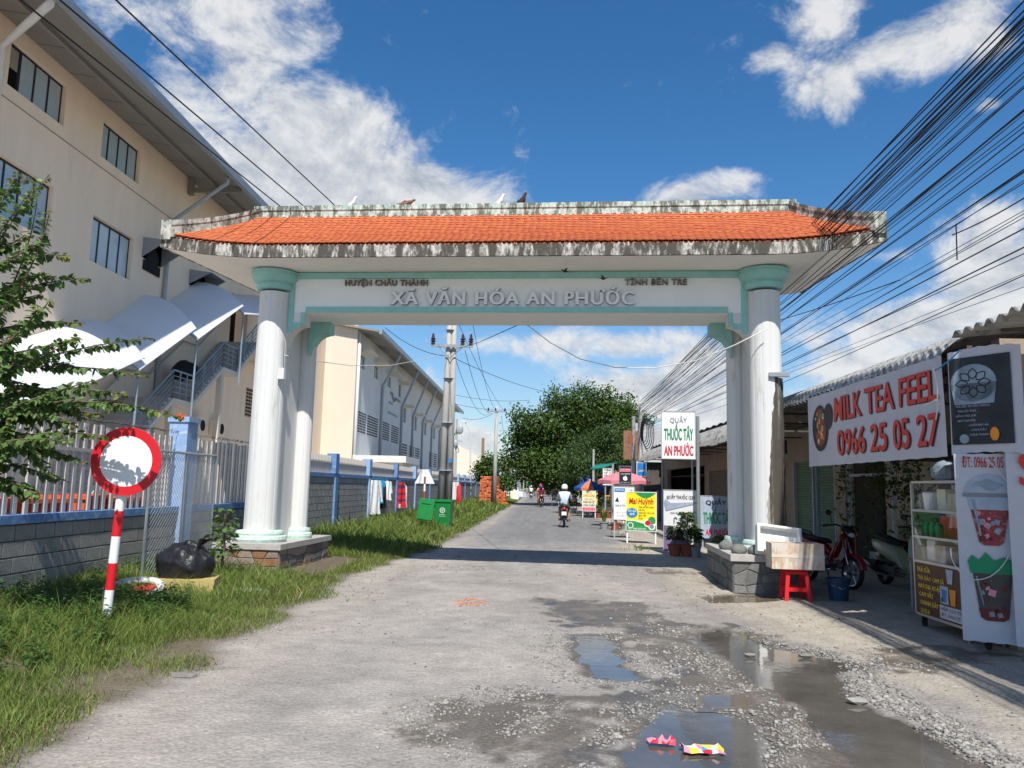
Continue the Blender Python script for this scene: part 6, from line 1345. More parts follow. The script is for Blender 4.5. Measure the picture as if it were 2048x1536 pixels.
# ---- sign boards
def board(name, lab, x0, x1, yt, yb, Y, mat, dY=0.0, legs=None, frame='pvc_grey', cat='sign', thick=.03):
    ym = (yt + yb) / 2; a, b = U(x0, ym, Y=Y), U(x1, ym, Y=Y + dY); rz, W = plane(a, b); z1, z0 = U((x0 + x1) / 2, yt, Y=Y + dY / 2).z, U((x0 + x1) / 2, yb, Y=Y + dY / 2).z
    t = thing(name, lab, cat, (a.x, a.y, 0), rz); MB().box((0, 0, z0), (W, thick, z1)).build('panel', mat, t)
    fr = MB(); e = .02
    fr.box((-e, -.008, z0 - e), (W + e, thick + .01, z0)); fr.box((-e, -.008, z1), (W + e, thick + .01, z1 + e)); fr.box((-e, -.008, z0), (0, thick + .01, z1)); fr.box((W, -.008, z0), (W + e, thick + .01, z1))
    fr.build('frame', frame, t)
    if legs:
        for k in legs: MB().box((W * k - .02, .031, -.02), (W * k + .02, .06, z1 - .02)).build('leg', frame, t)
    return t, W, z0, z1
tt = lambda q, s, x, z, cap, w=None, mi=0, al='C', bold=.02: q.text(s, x, z, cap, w, -.012, mi, al, bold)
t, W, z0, z1 = board('pharmacy_sign', 'tall white pharmacy sign with green and red lettering high on a steel pole', 1324, 1390, 824, 917, 19.4, 'sign_white', -.1)
H_ = z1 - z0; q = MB(); tt(q, 'QUẦY', W / 2, z0 + H_ * .77, H_ * .10, W * .52, 2, 'C', .0); tt(q, 'THUỐC TÂY', W / 2, z0 + H_ * .40, H_ * .24, W * .88, 0, 'C', .045); tt(q, 'AN PHƯỚC', W / 2, z0 + H_ * .07, H_ * .20, W * .88, 1, 'C', .045); q.build('lettering', ['print_green', 'print_crimson', 'print_grey'], t)
MB().cyl((W + .07, .05, -.05), (W + .07, .05, z1 - .10), .045, n=10).box((W, .03, z0 + .2), (W + .05, .06, z0 + .24)).box((W, .03, z1 - .25), (W + .05, .06, z1 - .21)).build('pole', 'galv', t)
t, W, z0, z1 = board('pharmacy_board', 'white pharmacy board with a bottle diagram standing behind potted plants', 1328, 1397, 981, 1104, 19.9, 'sign_white', -.35, (.03, .97))
H_ = z1 - z0; q = MB(); tt(q, 'QUẦY THUỐC 1230', W / 2 - .01, z0 + H_ * .86, H_ * .055, W * .82, 0); q.add([(.0, -.012, z0), (W, -.012, z0), (W * .25, -.012, z0 + H_ * .42), (0, -.012, z0 + H_ * .42)], [(0, 1, 2, 3)], 1)
q.add([(W * .0, -.0125, z0 + H_ * .8), (W * .06, -.0125, z0 + H_ * .66), (W, -.0125, z0 + H_ * .80), (W, -.0125, z0 + H_ * .815), (W * .2, -.0125, z0 + H_ * .79), (W * .05, -.0125, z0 + H_ * .86)], [(0, 1, 2, 3, 4, 5)], 2)
q.box((W * .50, -.014, z0 + H_ * .55), (W * .64, -.011, z0 + H_ * .62), 0); q.box((W * .49, -.014, z0 + H_ * .42), (W * .65, -.011, z0 + H_ * .54), 2); tt(q, 'i', W * .57, z0 + H_ * .445, .09, None, 0)
for (x, dx) in ((.30, 1), (.82, -1)): q.tube([(W * x, -.014, z0 + H_ * .46), (W * x, -.014, z0 + H_ * .54), (W * (x + .05 * dx), -.014, z0 + H_ * .56), (W * (x + .09 * dx), -.014, z0 + H_ * .53)], .010, 4, 0)
for (x, z) in ((.30, .62), (.80, .64)): tt(q, 'thuốc tốt', W * x, z0 + H_ * z, .035, W * .22, 0)
tt(q, 'PharmaCompany', W * .68, z0 + H_ * .34, .05, W * .6, 0, 'C', .02); tt(q, 'chăm sóc sức khỏe', W * .66, z0 + H_ * .20, .03, W * .5, 2, 'C', 0); q.disc((W * .18, z0 + H_ * .36), .06, -.014, 3, 14); q.build('lettering', ['print_dark', 'print_purple', 'print_lid', 'print_green'], t)
t, W, z0, z1 = board('pharmacy_board', 'low pharmacy board in the shade with green and red lettering beside the right pillar', 1402, 1468, 993, 1076, 22.5, 'print_lid', -.1, (.05, .95))
MATS_low = t; H_ = z1 - z0; q = MB(); tt(q, 'QUẦY', W * .46, z0 + H_ * .80, H_ * .10, W * .62, 0, 'C', .02); tt(q, 'THUỐC TÂY', W / 2, z0 + H_ * .34, H_ * .27, W * .86, 1, 'C', .045); tt(q, 'AN PHƯỚC', W / 2, z0 + H_ * .07, H_ * .13, W * .74, 2, 'C', .045); q.build('lettering', ['print_dark', 'print_green', 'print_crimson'], t)
t, W, z0, z1 = board('yellow_board', 'bright yellow and green standing board with red script lettering', 1253, 1312, 985, 1061, 23.4, 'print_yellow', -.25, (.02, .98), 'foam_white')
H_ = z1 - z0; q = MB(); Y_ = -.012
q.add([(W * .30, Y_, z1)] + [(W * (.30 + .70 * k / 8), Y_, z1 - H_ * .14 * math.sin(PI * min(1, k / 8 * 1.0))) for k in range(1, 8)] + [(W, Y_, z1)], [tuple(range(8, -1, -1))], 1)
q.add([(0, Y_, z0), (W, Y_, z0), (W, Y_, z0 + H_ * .13), (W * .6, Y_, z0 + H_ * .17), (W * .25, Y_, z0 + H_ * .24), (0, Y_, z0 + H_ * .24)], [tuple(range(6))], 1); q.add([(0, Y_ - .001, z0 + H_ * .245), (W * .25, Y_ - .001, z0 + H_ * .245), (W * .6, Y_ - .001, z0 + H_ * .18), (W, Y_ - .001, z0 + H_ * .14), (W, Y_ - .001, z0 + H_ * .17), (W * .3, Y_ - .001, z0 + H_ * .27), (0, Y_ - .001, z0 + H_ * .27)], [tuple(range(7))], 4)
q.text('Mai Huỳnh', W * .50, z0 + H_ * .70, H_ * .15, W * .82, -.014, 2, 'C', .024, 0, .1)
n = 18; q.add([(W * .19 + (W * .17 if k % 2 else W * .205) * math.cos(2 * PI * k / (2 * n)), -.013, z0 + H_ * .46 + (H_ * .11 if k % 2 else H_ * .145) * math.sin(2 * PI * k / (2 * n))) for k in range(2 * n)] , [tuple(range(2 * n))], 3)
q.text('ĐẶC SẢN', W * .19, z0 + H_ * .48, H_ * .05, W * .26, -.016, 4, 'C', .04); q.text('QUÊ', W * .19, z0 + H_ * .40, H_ * .05, W * .16, -.016, 4, 'C', .04)
for k, s in enumerate(['TRÁI CÂY, RAU SẠCH', 'NGŨ CỐC', 'BÁNH KẸO CÁC LOẠI', 'MỨT TẾT', 'KHÔ']): q.text(s, W * .42, z0 + H_ * (.60 - .075 * k), H_ * .035, W * (.50, .20, .52, .26, .14)[k], -.014, 5, 'L', .02)
for (x, z, r, c) in ((.86, .27, .10, 1), (.72, .20, .10, 4), (.72, .20, .07, 2), (.86, .11, .09, 4), (.86, .11, .06, 6), (.14, .13, .08, 4), (.14, .13, .06, 1)): q.disc((W * x, z0 + H_ * z), H_ * r, -.0135 - .0007 * (r < .09) - .0004 * (r < .07), c, 16)
q.text('ĐT: 0968 368 643', W * .36, z0 + H_ * .02, H_ * .05, W * .58, -.0142, 4, 'C', .03); q.build('lettering', ['print_yellow', 'print_leaf', 'sign_red', 'print_blue', 'foam_white', 'print_brown', 'print_grey'], t)
t, W, z0, z1 = board('notice_board', 'white and blue board half hidden behind the bright yellow board', 1228, 1268, 974, 1039, 25.5, 'sign_white', -.1, (.03,), 'pvc_grey')
H_ = z1 - z0; q = MB(); q.bevbox((W * .03, -.02, z0 + H_ * .86), (W * .55, -.011, z0 + H_ * .96), .004, 0); q.text('vi-Drop', W * .28, z0 + H_ * .885, H_ * .05, W * .42, -.0215, 1, 'C', .03); q.text('CV', W * .86, z0 + H_ * .88, H_ * .05, None, -.012, 2)
q.add([(W * .05, -.012, z0 + H_ * .56), (W * .25, -.012, z0 + H_ * .54), (W * .18, -.012, z0 + H_ * .69)], [(0, 1, 2)], 2); q.text('BÀN & THU TIỀN', W * .45, z0 + H_ * .40, H_ * .06, W * .75, -.012, 3, 'C', .03); q.text('hỗ trợ 0908 225', W * .45, z0 + H_ * .20, H_ * .03, W * .7, -.012, 4, 'C', 0); q.text('tư vấn 24/24', W * .5, z0 + H_ * .10, H_ * .045, W * .7, -.012, 3, 'C', 0); q.build('lettering', ['print_blue', 'foam_white', 'print_dark', 'print_grey', 'print_red'], t)
t, W, z0, z1 = board('phone_shop_sign', 'black phone shop sign with a white fruit emblem on the cable posts', 1239, 1262, 933, 968, 29.5, 'print_dark', 0, None, 'print_grey')
H_ = z1 - z0; q = MB(); q.box((W * .04, -.014, z0 + H_ * .70), (W * .96, -.011, z0 + H_ * .88), 1); q.text('Trí Phone', W / 2, z0 + H_ * .73, H_ * .10, W * .84, -.016, 2, 'C', .02); q.text('Chuyên IPHONE', W / 2, z0 + H_ * .55, H_ * .06, W * .8, -.012, 0, 'C', .02); q.text('ĐT 0939 22', W / 2, z0 + H_ * .07, H_ * .045, W * .8, -.012, 0, 'C', .02)
c = (W * .5, z0 + H_ * .32); R_ = H_ * .13
P = []
for k in range(28):
    an = PI / 2 + 2 * PI * k / 28; rr = R_ * (1 - .14 * math.exp(-((an - PI / 2) % (2 * PI) / .35) ** 2) - .14 * math.exp(-((2 * PI - (an - PI / 2) % (2 * PI)) / .35) ** 2) - .06 * math.exp(-(((an - 1.5 * PI)) / .3) ** 2)); x, z = rr * math.cos(an), rr * math.sin(an) * 1.02
    dx, dz = x - R_ * 1.05, z - R_ * .15; dd = math.hypot(dx, dz)
    if dd < R_ * .42: x, z = R_ * 1.05 + dx / dd * R_ * .42, R_ * .15 + dz / dd * R_ * .42
    P.append((c[0] + x, -.013, c[1] + z))
q.add(P, [tuple(range(28))], 0); q.add([(c[0] - R_ * .02, -.013, c[1] + R_ * .98), (c[0] + R_ * .12, -.013, c[1] + R_ * 1.1), (c[0] + R_ * .42, -.013, c[1] + R_ * 1.5), (c[0] + R_ * .1, -.013, c[1] + R_ * 1.38)], [(0, 1, 2, 3)], 0); q.build('lettering', ['foam_white', 'print_pink', 'print_crimson'], t)
t, W, z0, z1 = board('food_board', 'pale yellow food board on white legs in front of the blue and orange parasol', 1165, 1191, 982, 1022, 42, 'print_cream', -.2, (.02, .98), 'foam_white')
H_ = z1 - z0; q = MB()
for s, z, h, mi, w_ in (('quán ăn', .90, .05, 2, .4), ('CHÁO LÒNG', .72, .11, 0, .88), ('bún riêu', .58, .05, 2, .6), ('CHÁO GÀ VỊT', .40, .11, 1, .88), ('CƠM CHIÊN', .25, .08, 3, .86), ('ĐT 0907 145 9', .05, .08, 4, .9)): q.text(s, W / 2, z0 + H_ * z, H_ * h, W * w_, -.012, mi, 'C', .04)
q.box((.0, -.0105, z0), (W, -.0095, z0 + H_ * .19), 5); q.build('lettering', ['print_orange', 'print_purple', 'print_grey', 'print_blue', 'print_crimson', 'print_pink'], t)
t, W, z0, z1 = board('wash_sign', 'white motorbike wash sign with red lettering beside the passing rider', 1136, 1154, 986, 1012, 52, 'print_cream', 0, (.03, .97), 'foam_white')
H_ = z1 - z0; q = MB(); q.text('RỬA XE', W / 2, z0 + H_ * .32, H_ * .2, W * .86, -.012, 0, 'C', .04); q.text('KIM ANH', W * .6, z0 + H_ * .08, H_ * .12, W * .65, -.012, 1, 'C', .03); q.tube([(W * .15, -.014, z0 + H_ * .9), (W * .25, -.014, z0 + H_ * .72), (W * .5, -.014, z0 + H_ * .74), (W * .85, -.014, z0 + H_ * .85)], .03, 4, 1); q.build('lettering', ['print_red', 'print_dark'], t)
t, W, z0, z1 = board('shop_sign', 'narrow white sign with stacked red and green lettering above the pink parasol', 1206, 1223, 937, 970, 36, 'sign_white', 0, None, 'pvc_grey')
H_ = z1 - z0; q = MB()
for s, z, mi in (('TIỆM', .86, 2), ('GIẶT ỦI', .70, 0), ('QUẦN ÁO', .54, 1), ('CHĂN MỀN', .40, 1), ('0903 24', .06, 2)): q.text(s, W / 2, z0 + H_ * z, H_ * .09, W * .8, -.012, mi, 'C', .03)
q.build('lettering', ['print_red', 'print_green', 'print_dark'], t); MB().cyl((W + .06, .03, -.05), (W + .06, .03, z1 + .2), .05, n=8).cyl((W * .3, .05, -.05), (W * .3, .05, z0), .03, n=6).build('pole', 'pvc_grey', t)
t, W, z0, z1 = board('roadside_board', 'dark slatted board standing in the tree shade beyond the passing rider', 1104, 1118, 979, 1001, 66, 'facade_dark', 0, (.02, .98), 'foam_white')
t, W, z0, z1 = board('small_sign', 'small green sign with a white figure behind the rider helmet', 1127, 1133, 978, 987, 56, 'print_green', 0, (.5,), 'foam_white')
t, W, z0, z1 = board('blue_sign', 'faded blue hanging sign on the end of the old awning', 1274, 1292, 926, 952, 34, 'print_blue', .1, None, 'foam_white')
q = MB(); q.add([(W * .1, -.012, z0 + (z1 - z0) * .3), (W * .9, -.012, z0 + (z1 - z0) * .35), (W * .8, -.012, z0 + (z1 - z0) * .5), (W * .2, -.012, z0 + (z1 - z0) * .45)], [(0, 1, 2, 3)], 0); q.build('lettering', ['print_lid'], t)
for k, (x0, x1, yt, yb, Y, mt, lab) in enumerate(((1021, 1029, 982, 998, 88, 'print_cream', 'cream board leaning at the far left roadside'), (1027, 1037, 979, 998, 84, 'sign_white', 'white tilted board in front of the cream board at the far left roadside'), (1038, 1045, 983, 993, 105, 'sign_white', 'small white board farther along the left roadside'), (1046, 1052, 985, 994, 118, 'print_lid', 'pale board farthest along the left roadside'))):
    board('roadside_board', lab, x0, x1, yt, yb, Y, mt, 0, (.1, .9), 'foam_white')
# ---- parasols and tarpaulins
def parasol(px, py_top, py_rim, Y, R_, mats, lab, segs=8, rot=.3):
    c = U(px, py_top, Y=Y); zr = U(px, py_rim, Y=Y).z; t = thing('parasol', lab, 'parasol', (c.x, c.y, 0), rot)
    for k in range(segs):
        a0, a1 = 2 * PI * k / segs, 2 * PI * (k + 1) / segs; m = MB(); P = lambda an, r, z: (r * math.cos(an), r * math.sin(an), z); zt = c.z
        m.add([(0, 0, zt), P(a0, R_ * .55, zt - (zt - zr) * .42), P(a1, R_ * .55, zt - (zt - zr) * .42), P(a0, R_, zr + .0), P(a1, R_, zr), P(a0, R_ * 1.0, zr - .16), P(a1, R_, zr - .16), P((a0 + a1) / 2, R_ * .95, zr + .03), P((a0 + a1) / 2, R_ * .95, zr - .11)], [(0, 1, 2), (1, 3, 7), (1, 7, 2), (2, 7, 4), (3, 5, 8, 7), (7, 8, 6, 4)]); m.build('panel', mats[k % len(mats)], t)
    MB().cyl((0, 0, 0), (0, 0, c.z + .05), .03, n=8).build('pole', 'foam_white', t)
    rb = MB()
    for k in range(segs): rb.cyl((0, 0, c.z - .5), (R_ * .9 * math.cos(2 * PI * k / segs), R_ * .9 * math.sin(2 * PI * k / segs), zr + .05), .012, n=4)
    rb.build('rib', 'pvc_grey', t)
parasol(1180, 960, 976, 44, .92, ['umbrella_blue', 'umbrella_orange'], 'blue and orange street parasol beside the food board', 8, .15)
parasol(1248, 941, 962, 33, 1.15, ['umbrella_pink'], 'flat pink parasol partly behind the black phone shop sign', 8, .2)
def tarp(pts, mat, lab):
    m = MB(); n = 8; P = []
    for i in range(n + 1):
        for j in range(n + 1):
            u, v = i / n, j / n; p = (V(pts[0]) * (1 - u) + V(pts[1]) * u) * (1 - v) + (V(pts[3]) * (1 - u) + V(pts[2]) * u) * v; p.z -= .18 * math.sin(PI * u) * math.sin(PI * v); P.append(p)
    m.add(P, [(i * (n + 1) + j, (i + 1) * (n + 1) + j, (i + 1) * (n + 1) + j + 1, i * (n + 1) + j + 1) for i in range(n) for j in range(n)]); m.add([p - V((0, 0, .02)) for p in P], [(i * (n + 1) + j, i * (n + 1) + j + 1, (i + 1) * (n + 1) + j + 1, (i + 1) * (n + 1) + j) for i in range(n) for j in range(n)]); return prop(m.build('tarpaulin', mat, smooth=True), lab, 'tarpaulin')
tarp([U(1180, 938, Y=41), U(1206, 936, Y=41), U(1236, 925, Y=45), U(1190, 930, Y=45)], 'tarp_green', 'green tarpaulin stretched out as a sun shade near the narrow white sign')
tarp([U(1160, 950, Y=47), U(1190, 950, Y=47), U(1190, 974, Y=46.6), U(1160, 978, Y=46.6)], 'tarp_blue', 'blue tarpaulin hanging behind the blue and orange parasol')
prop(MB().box((4.3, 60, 0), (9, 66, 3.0)).build('roadside_house', 'yellow_wall'), 'low yellow house under the trees behind the parasol', 'building')
st4 = thing('market_stall', 'dark cluttered stall under the parasol and tarpaulins', 'stall', (5.0, 44.5, 0)); MB().box((-1.5, -.6, 0), (2.4, .6, .9)).build('counter', 'facade_dark', st4); MB().box((-1.5, .7, 0), (3, .8, 2.3)).build('back_panel', 'facade_dark', st4)
r_ = random.Random(5)
for k in range(6): prop(MB().bevbox((-.2, -.15, 0), (.2, .15, .3), .03).build('goods', ['print_orange', 'crate_orange', 'print_gold', 'foam_white', 'bucket_blue', 'print_green'][k]), ('orange bag', 'orange tub', 'yellow sack', 'white carton', 'blue tub', 'green carton')[k] + ' on the dark market stall counter', 'goods', 'goods on the stall').location = (3.9 + k * .55, 44.3, .9)
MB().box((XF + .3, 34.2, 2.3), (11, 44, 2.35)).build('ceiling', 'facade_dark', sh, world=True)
for k, (y, mt) in enumerate(((35.2, 'print_crimson'), (36.6, 'tarp_blue'), (38.2, 'facade_dark'), (40, 'print_purple'))): prop(MB().bevbox((6.2, y, 0), (7.0, y + .9, .8 + .25 * k), .02).build('shelf_unit', mt), ('red', 'blue', 'black', 'purple')[k] + ' covered goods rack in the dark shop behind the pharmacy signs', 'rack')
# ================================================================== MOTORBIKES AND RIDERS
def xloft(m, secs, mi=0, n=10):     # (x, z, half width, half height)
    return m.loft([[(x, hw * math.cos(2 * PI * k / n), z + hh * math.sin(2 * PI * k / n)) for k in range(n)] for x, z, hw, hh in secs], mi)
def wheel(par, x, R, w=.045, disc='chrome', spoke=6):
    y0 = 0; t = MB(); n = 26
    t.loft([[(x + (R - w + w * math.cos(b)) * math.cos(a), w * .95 * math.sin(b), R + (R - w + w * math.cos(b)) * math.sin(a)) for b in [2 * PI * j / 8 for j in range(8)]] for a in [2 * PI * i / n for i in range(n + 1)]], 0, False)
    ty = t.build('wheel', 'black_rubber', par, smooth=True)
    r = MB(); ri = R - 2 * w
    r.loft([[(x + (ri + a_) * math.cos(a), b_, R + (ri + a_) * math.sin(a)) for a_, b_ in ((0, -.022), (.018, -.03), (.018, .03), (0, .022))] for a in [2 * PI * i / n for i in range(n + 1)]], 0, False)
    for k in range(spoke): a = 2 * PI * k / spoke; r.cyl((x + .03 * math.cos(a), 0, R + .03 * math.sin(a)), (x + ri * math.cos(a), 0, R + ri * math.sin(a)), .011, n=5)
    r.cyl((x, -.06, R), (x, .06, R), .045, n=10); r.build('rim', disc, ty)
def fender(m, x, R, r, a0, a1, w, n=10, mi=0):
    m.loft([[(x + (r + d) * math.cos(a), y, R + (r + d) * math.sin(a)) for y, d in ((-w, -.02), (-w * .6, .012), (0, .022), (w * .6, .012), (w, -.02))] for a in [a0 + (a1 - a0) * i / n for i in range(n + 1)]], mi, False, False)
    m.loft([[(x + (r + d - .012) * math.cos(a), y, R + (r + d - .012) * math.sin(a)) for y, d in ((-w, -.02), (-w * .6, .012), (0, .022), (w * .6, .012), (w, -.02))][::-1] for a in [a0 + (a1 - a0) * i / n for i in range(n + 1)]], mi, False, False)
def underbone(name, lab, loc, rz, paint, plate=None, lean=0.0, scale=1.0, fairing='paint_black'):
    t = thing(name, lab, 'motorbike', loc, rz, None, (lean, 0, rz)); R = .275
    wheel(t, 0, R, .045); wheel(t, 1.22, R, .038)
    m = MB(); xloft(m, [(.62, .56, .06, .06), (.45, .62, .11, .10), (.2, .66, .12, .11), (-.05, .70, .105, .09), (-.28, .76, .075, .065), (-.40, .80, .03, .03)]); m.build('body_cover', paint, t, smooth=True)
    m = MB(); xloft(m, [(.95, .90, .045, .055), (.86, .72, .05, .06), (.76, .55, .055, .065), (.60, .50, .06, .06)]); m.build('frame_spine', paint, t, smooth=True)
    for sy in (-1, 1):
        m = MB(); m.loft([[(x, sy * y, z) for x, y, z in r] for r in ([(1.0, .05, .98), (.90, .06, .90), (.90, .05, .90), (1.0, .04, .98)], [(1.03, .17, .78), (.86, .15, .66), (.84, .14, .66), (1.01, .16, .78)], [(.98, .19, .56), (.78, .16, .46), (.76, .15, .46), (.96, .18, .56)], [(.86, .15, .34), (.70, .11, .30), (.69, .10, .30), (.84, .14, .34)])]); m.build('legshield', paint, t, smooth=True)
    m = MB(); xloft(m, [(.56, .745, .05, .025), (.45, .77, .11, .045), (.2, .775, .125, .05), (-.05, .80, .12, .05), (-.26, .835, .09, .04), (-.32, .84, .04, .02)]); m.build('seat', 'seat_black', t, smooth=True)
    m = MB(); xloft(m, [(1.16, .86, .03, .03), (1.14, .90, .09, .09), (1.06, .96, .13, .10), (.97, 1.0, .12, .07), (.90, 1.0, .06, .03)]); hd = m.build('head_fairing', fairing, t, smooth=True); b = MB(); b.ball((1.135, 0, .90), (.035, .075, .05), 0, 10, 6); b.build('headlight', 'lens_clear', hd, smooth=True)
    for sy in (-1, 1):
        MB().ball((1.05, sy * .14, .93), (.05, .03, .03), 0, 8, 5).build('indicator', 'print_orange', t, smooth=True)
        MB().tube([(.95, sy * .02, 1.02), (.93, sy * .16, 1.06), (.88, sy * .30, 1.03), (.84, sy * .36, 1.01)], [.014, .014, .018, .018], 7).build('handlebar', 'black_rubber', t, smooth=True)
        mr_ = MB().tube([(.91, sy * .22, 1.05), (.93, sy * .27, 1.16), (.92, sy * .30, 1.22)], .007, 5); mr_.ball((.92, sy * .32, 1.25), (.02, .065, .045), 0, 10, 6); mr_.build('mirror', 'paint_black', t, smooth=True)
        MB().cyl((1.0, sy * .06, .80), (1.215, sy * .065, .275), .022, n=8).build('fork', 'chrome', t, smooth=True)
        MB().cyl((-.02, sy * .09, .28), (.40, sy * .08, .36), .02, n=6).cyl((-.03, sy * .11, .30), (-.10, sy * .12, .66), .026, n=8).build('swingarm', 'engine_grey', t)
        MB().cyl((.40, sy * .10, .27), (.40, sy * .27, .27), .016, n=6).build('footrest', 'black_rubber', t)
    m = MB(); fender(m, 1.22, R, R + .035, .25, 2.7, .06); m.build('front_fender', paint, t, smooth=True); m = MB(); fender(m, 0, R, R + .05, 1.4, 3.0, .06); m.build('rear_mudguard', 'paint_black', t, smooth=True)
    m = MB(); xloft(m, [(.72, .34, .05, .05), (.66, .36, .10, .09), (.45, .36, .12, .11), (.34, .36, .08, .08)]); m.cyl((.72, 0, .38), (.86, 0, .40), .07, n=10); m.build('engine', 'engine_grey', t, smooth=False)
    MB().tube([(.72, -.06, .30), (.55, -.13, .22), (.2, -.15, .24), (.1, -.16, .26), (-.28, -.17, .36)], [.02, .02, .025, .045, .042], 8).build('exhaust', 'chrome', t, smooth=True)
    MB().tube([(.0, -.10, .80), (-.22, -.11, .90), (-.38, -.06, .92), (-.40, 0, .92), (-.38, .06, .92), (-.22, .11, .90), (.0, .10, .80)], .014, 6).build('grab_rail', 'paint_black', t, smooth=True)
    b = MB(); b.ball((-.37, 0, .76), (.05, .09, .05), 0, 10, 6); b.build('tail_light', 'lamp_red', t, smooth=True)
    MB().box((-.40, -.095, .50), (-.385, .095, .64)).build('number_plate', 'sign_white', t)
    MB().tube([(.4, .1, .25), (.33, .22, .03)], .012, 5).build('stand', 'engine_grey', t); t.scale = (scale,) * 3; return t
def at_wheels(rear, front, y=0): d = V(front) - V(rear); return math.atan2(d.y, d.x)
rz = at_wheels((5.0, 14.65, 0), (5.32, 13.47, 0))
rb1 = underbone('motorbike', 'red underbone motorbike parked by the green shutter behind the blue bucket', (5.0, 14.65, 0), rz, 'paint_red', lean=-.10)
# step through scooter
def scooter(name, lab, loc, rz, paint):
    t = thing(name, lab, 'scooter', loc, rz, None, (-.08, 0, rz)); R = .235; wheel(t, 0, R, .048, 'engine_grey', 5); wheel(t, 1.22, R, .045, 'chrome', 5)
    m = MB(); xloft(m, [(.58, .36, .10, .06), (.50, .46, .15, .14), (.3, .56, .18, .17), (.05, .62, .18, .15), (-.2, .68, .14, .11), (-.36, .74, .07, .05)], 0, 14); m.build('body', paint, t, smooth=True)
    m = MB(); xloft(m, [(.60, .72, .06, .03), (.50, .76, .14, .05), (.25, .77, .16, .055), (0, .82, .16, .06), (-.2, .86, .13, .05), (-.30, .86, .06, .025)], 0, 12); m.build('seat', 'seat_black', t, smooth=True)
    m = MB(); m.loft([[(x, y, z) for y in (-.17, -.13, .13, .17)] for x, z in ((.50, .30), (.70, .27), (.88, .28), (.96, .36))], 0, False, False); m.loft([[(x, y, z - .05) for y in (-.17, -.13, .13, .17)] for x, z in ((.50, .30), (.70, .27), (.88, .28), (.96, .36))], 0, False, False); m.build('footboard', paint, t)
    m = MB(); m.loft([[(x + dx, y * s, z) for y, dx in ((-.20, -.05), (-.14, .03), (0, .07), (.14, .03), (.20, -.05))] for x, z, s in ((.92, .30, .75), (.98, .45, .95), (.97, .62, 1.0), (.93, .80, .85), (.90, .92, .55))], 0, False, False)
    m.loft([[(x + dx - .03, y * s, z) for y, dx in ((-.20, -.05), (-.14, .03), (0, .07), (.14, .03), (.20, -.05))][::-1] for x, z, s in ((.92, .30, .75), (.98, .45, .95), (.97, .62, 1.0), (.93, .80, .85), (.90, .92, .55))], 0, False, False); m.build('front_shield', paint, t, smooth=True)
    m = MB(); xloft(m, [(1.02, .94, .03, .03), (1.0, .97, .10, .07), (.93, 1.0, .13, .07), (.85, 1.0, .10, .04), (.80, 1.0, .04, .02)], 0, 12); hd = m.build('head_fairing', paint, t, smooth=True); MB().ball((1.0, 0, .955), (.035, .075, .045), 0, 10, 6).build('headlight', 'lens_clear', hd, smooth=True)
    m = MB(); fender(m, 1.22, R, R + .03, .1, 2.9, .075); m.build('front_fender', paint, t, smooth=True)
    for sy in (-1, 1):
        MB().tube([(.88, sy * .08, 1.02), (.86, sy * .22, 1.05), (.80, sy * .34, 1.03)], .017, 7).build('handlebar', 'black_rubber', t, smooth=True); mr_ = MB().tube([(.86, sy * .2, 1.05), (.88, sy * .26, 1.17)], .007, 5); mr_.ball((.88, sy * .29, 1.21), (.02, .065, .05), 0, 10, 6); mr_.build('mirror', 'paint_black', t, smooth=True)
        MB().cyl((1.0, sy * .07, .50), (1.215, sy * .075, .235), .022, n=8).build('fork', 'engine_grey', t)
        MB().add([(.55, sy * .165, .36), (.1, sy * .195, .42), (-.1, sy * .18, .50), (.1, sy * .198, .49), (.52, sy * .172, .42)], [(0, 1, 2, 3, 4)] if sy < 0 else [(4, 3, 2, 1, 0)]).build('side_trim', 'paint_black', t)
    MB().box((-.12, -.12, .17), (.42, .10, .34)).build('engine', 'engine_grey', t); MB().tube([(.3, -.16, .22), (.05, -.18, .24), (.0, -.19, .27), (-.34, -.20, .38)], [.02, .025, .06, .055], 10).build('exhaust', 'paint_black', t, smooth=True)
    MB().ball((-.33, 0, .70), (.05, .11, .045), 0, 10, 6).build('tail_light', 'lamp_red', t, smooth=True); MB().box((-.36, -.09, .42), (-.345, .09, .55)).build('number_plate', 'sign_white', t); m = MB(); fender(m, 0, R, R + .04, 1.9, 3.2, .06); m.build('rear_mudguard', 'paint_black', t); return t
scooter('scooter', 'pale olive scooter with a dark seat parked between red motorbike and drinks cart', (6.28, 14.4, 0), at_wheels((6.28, 14.4, 0), (6.49, 13.2, 0)), 'paint_cream')
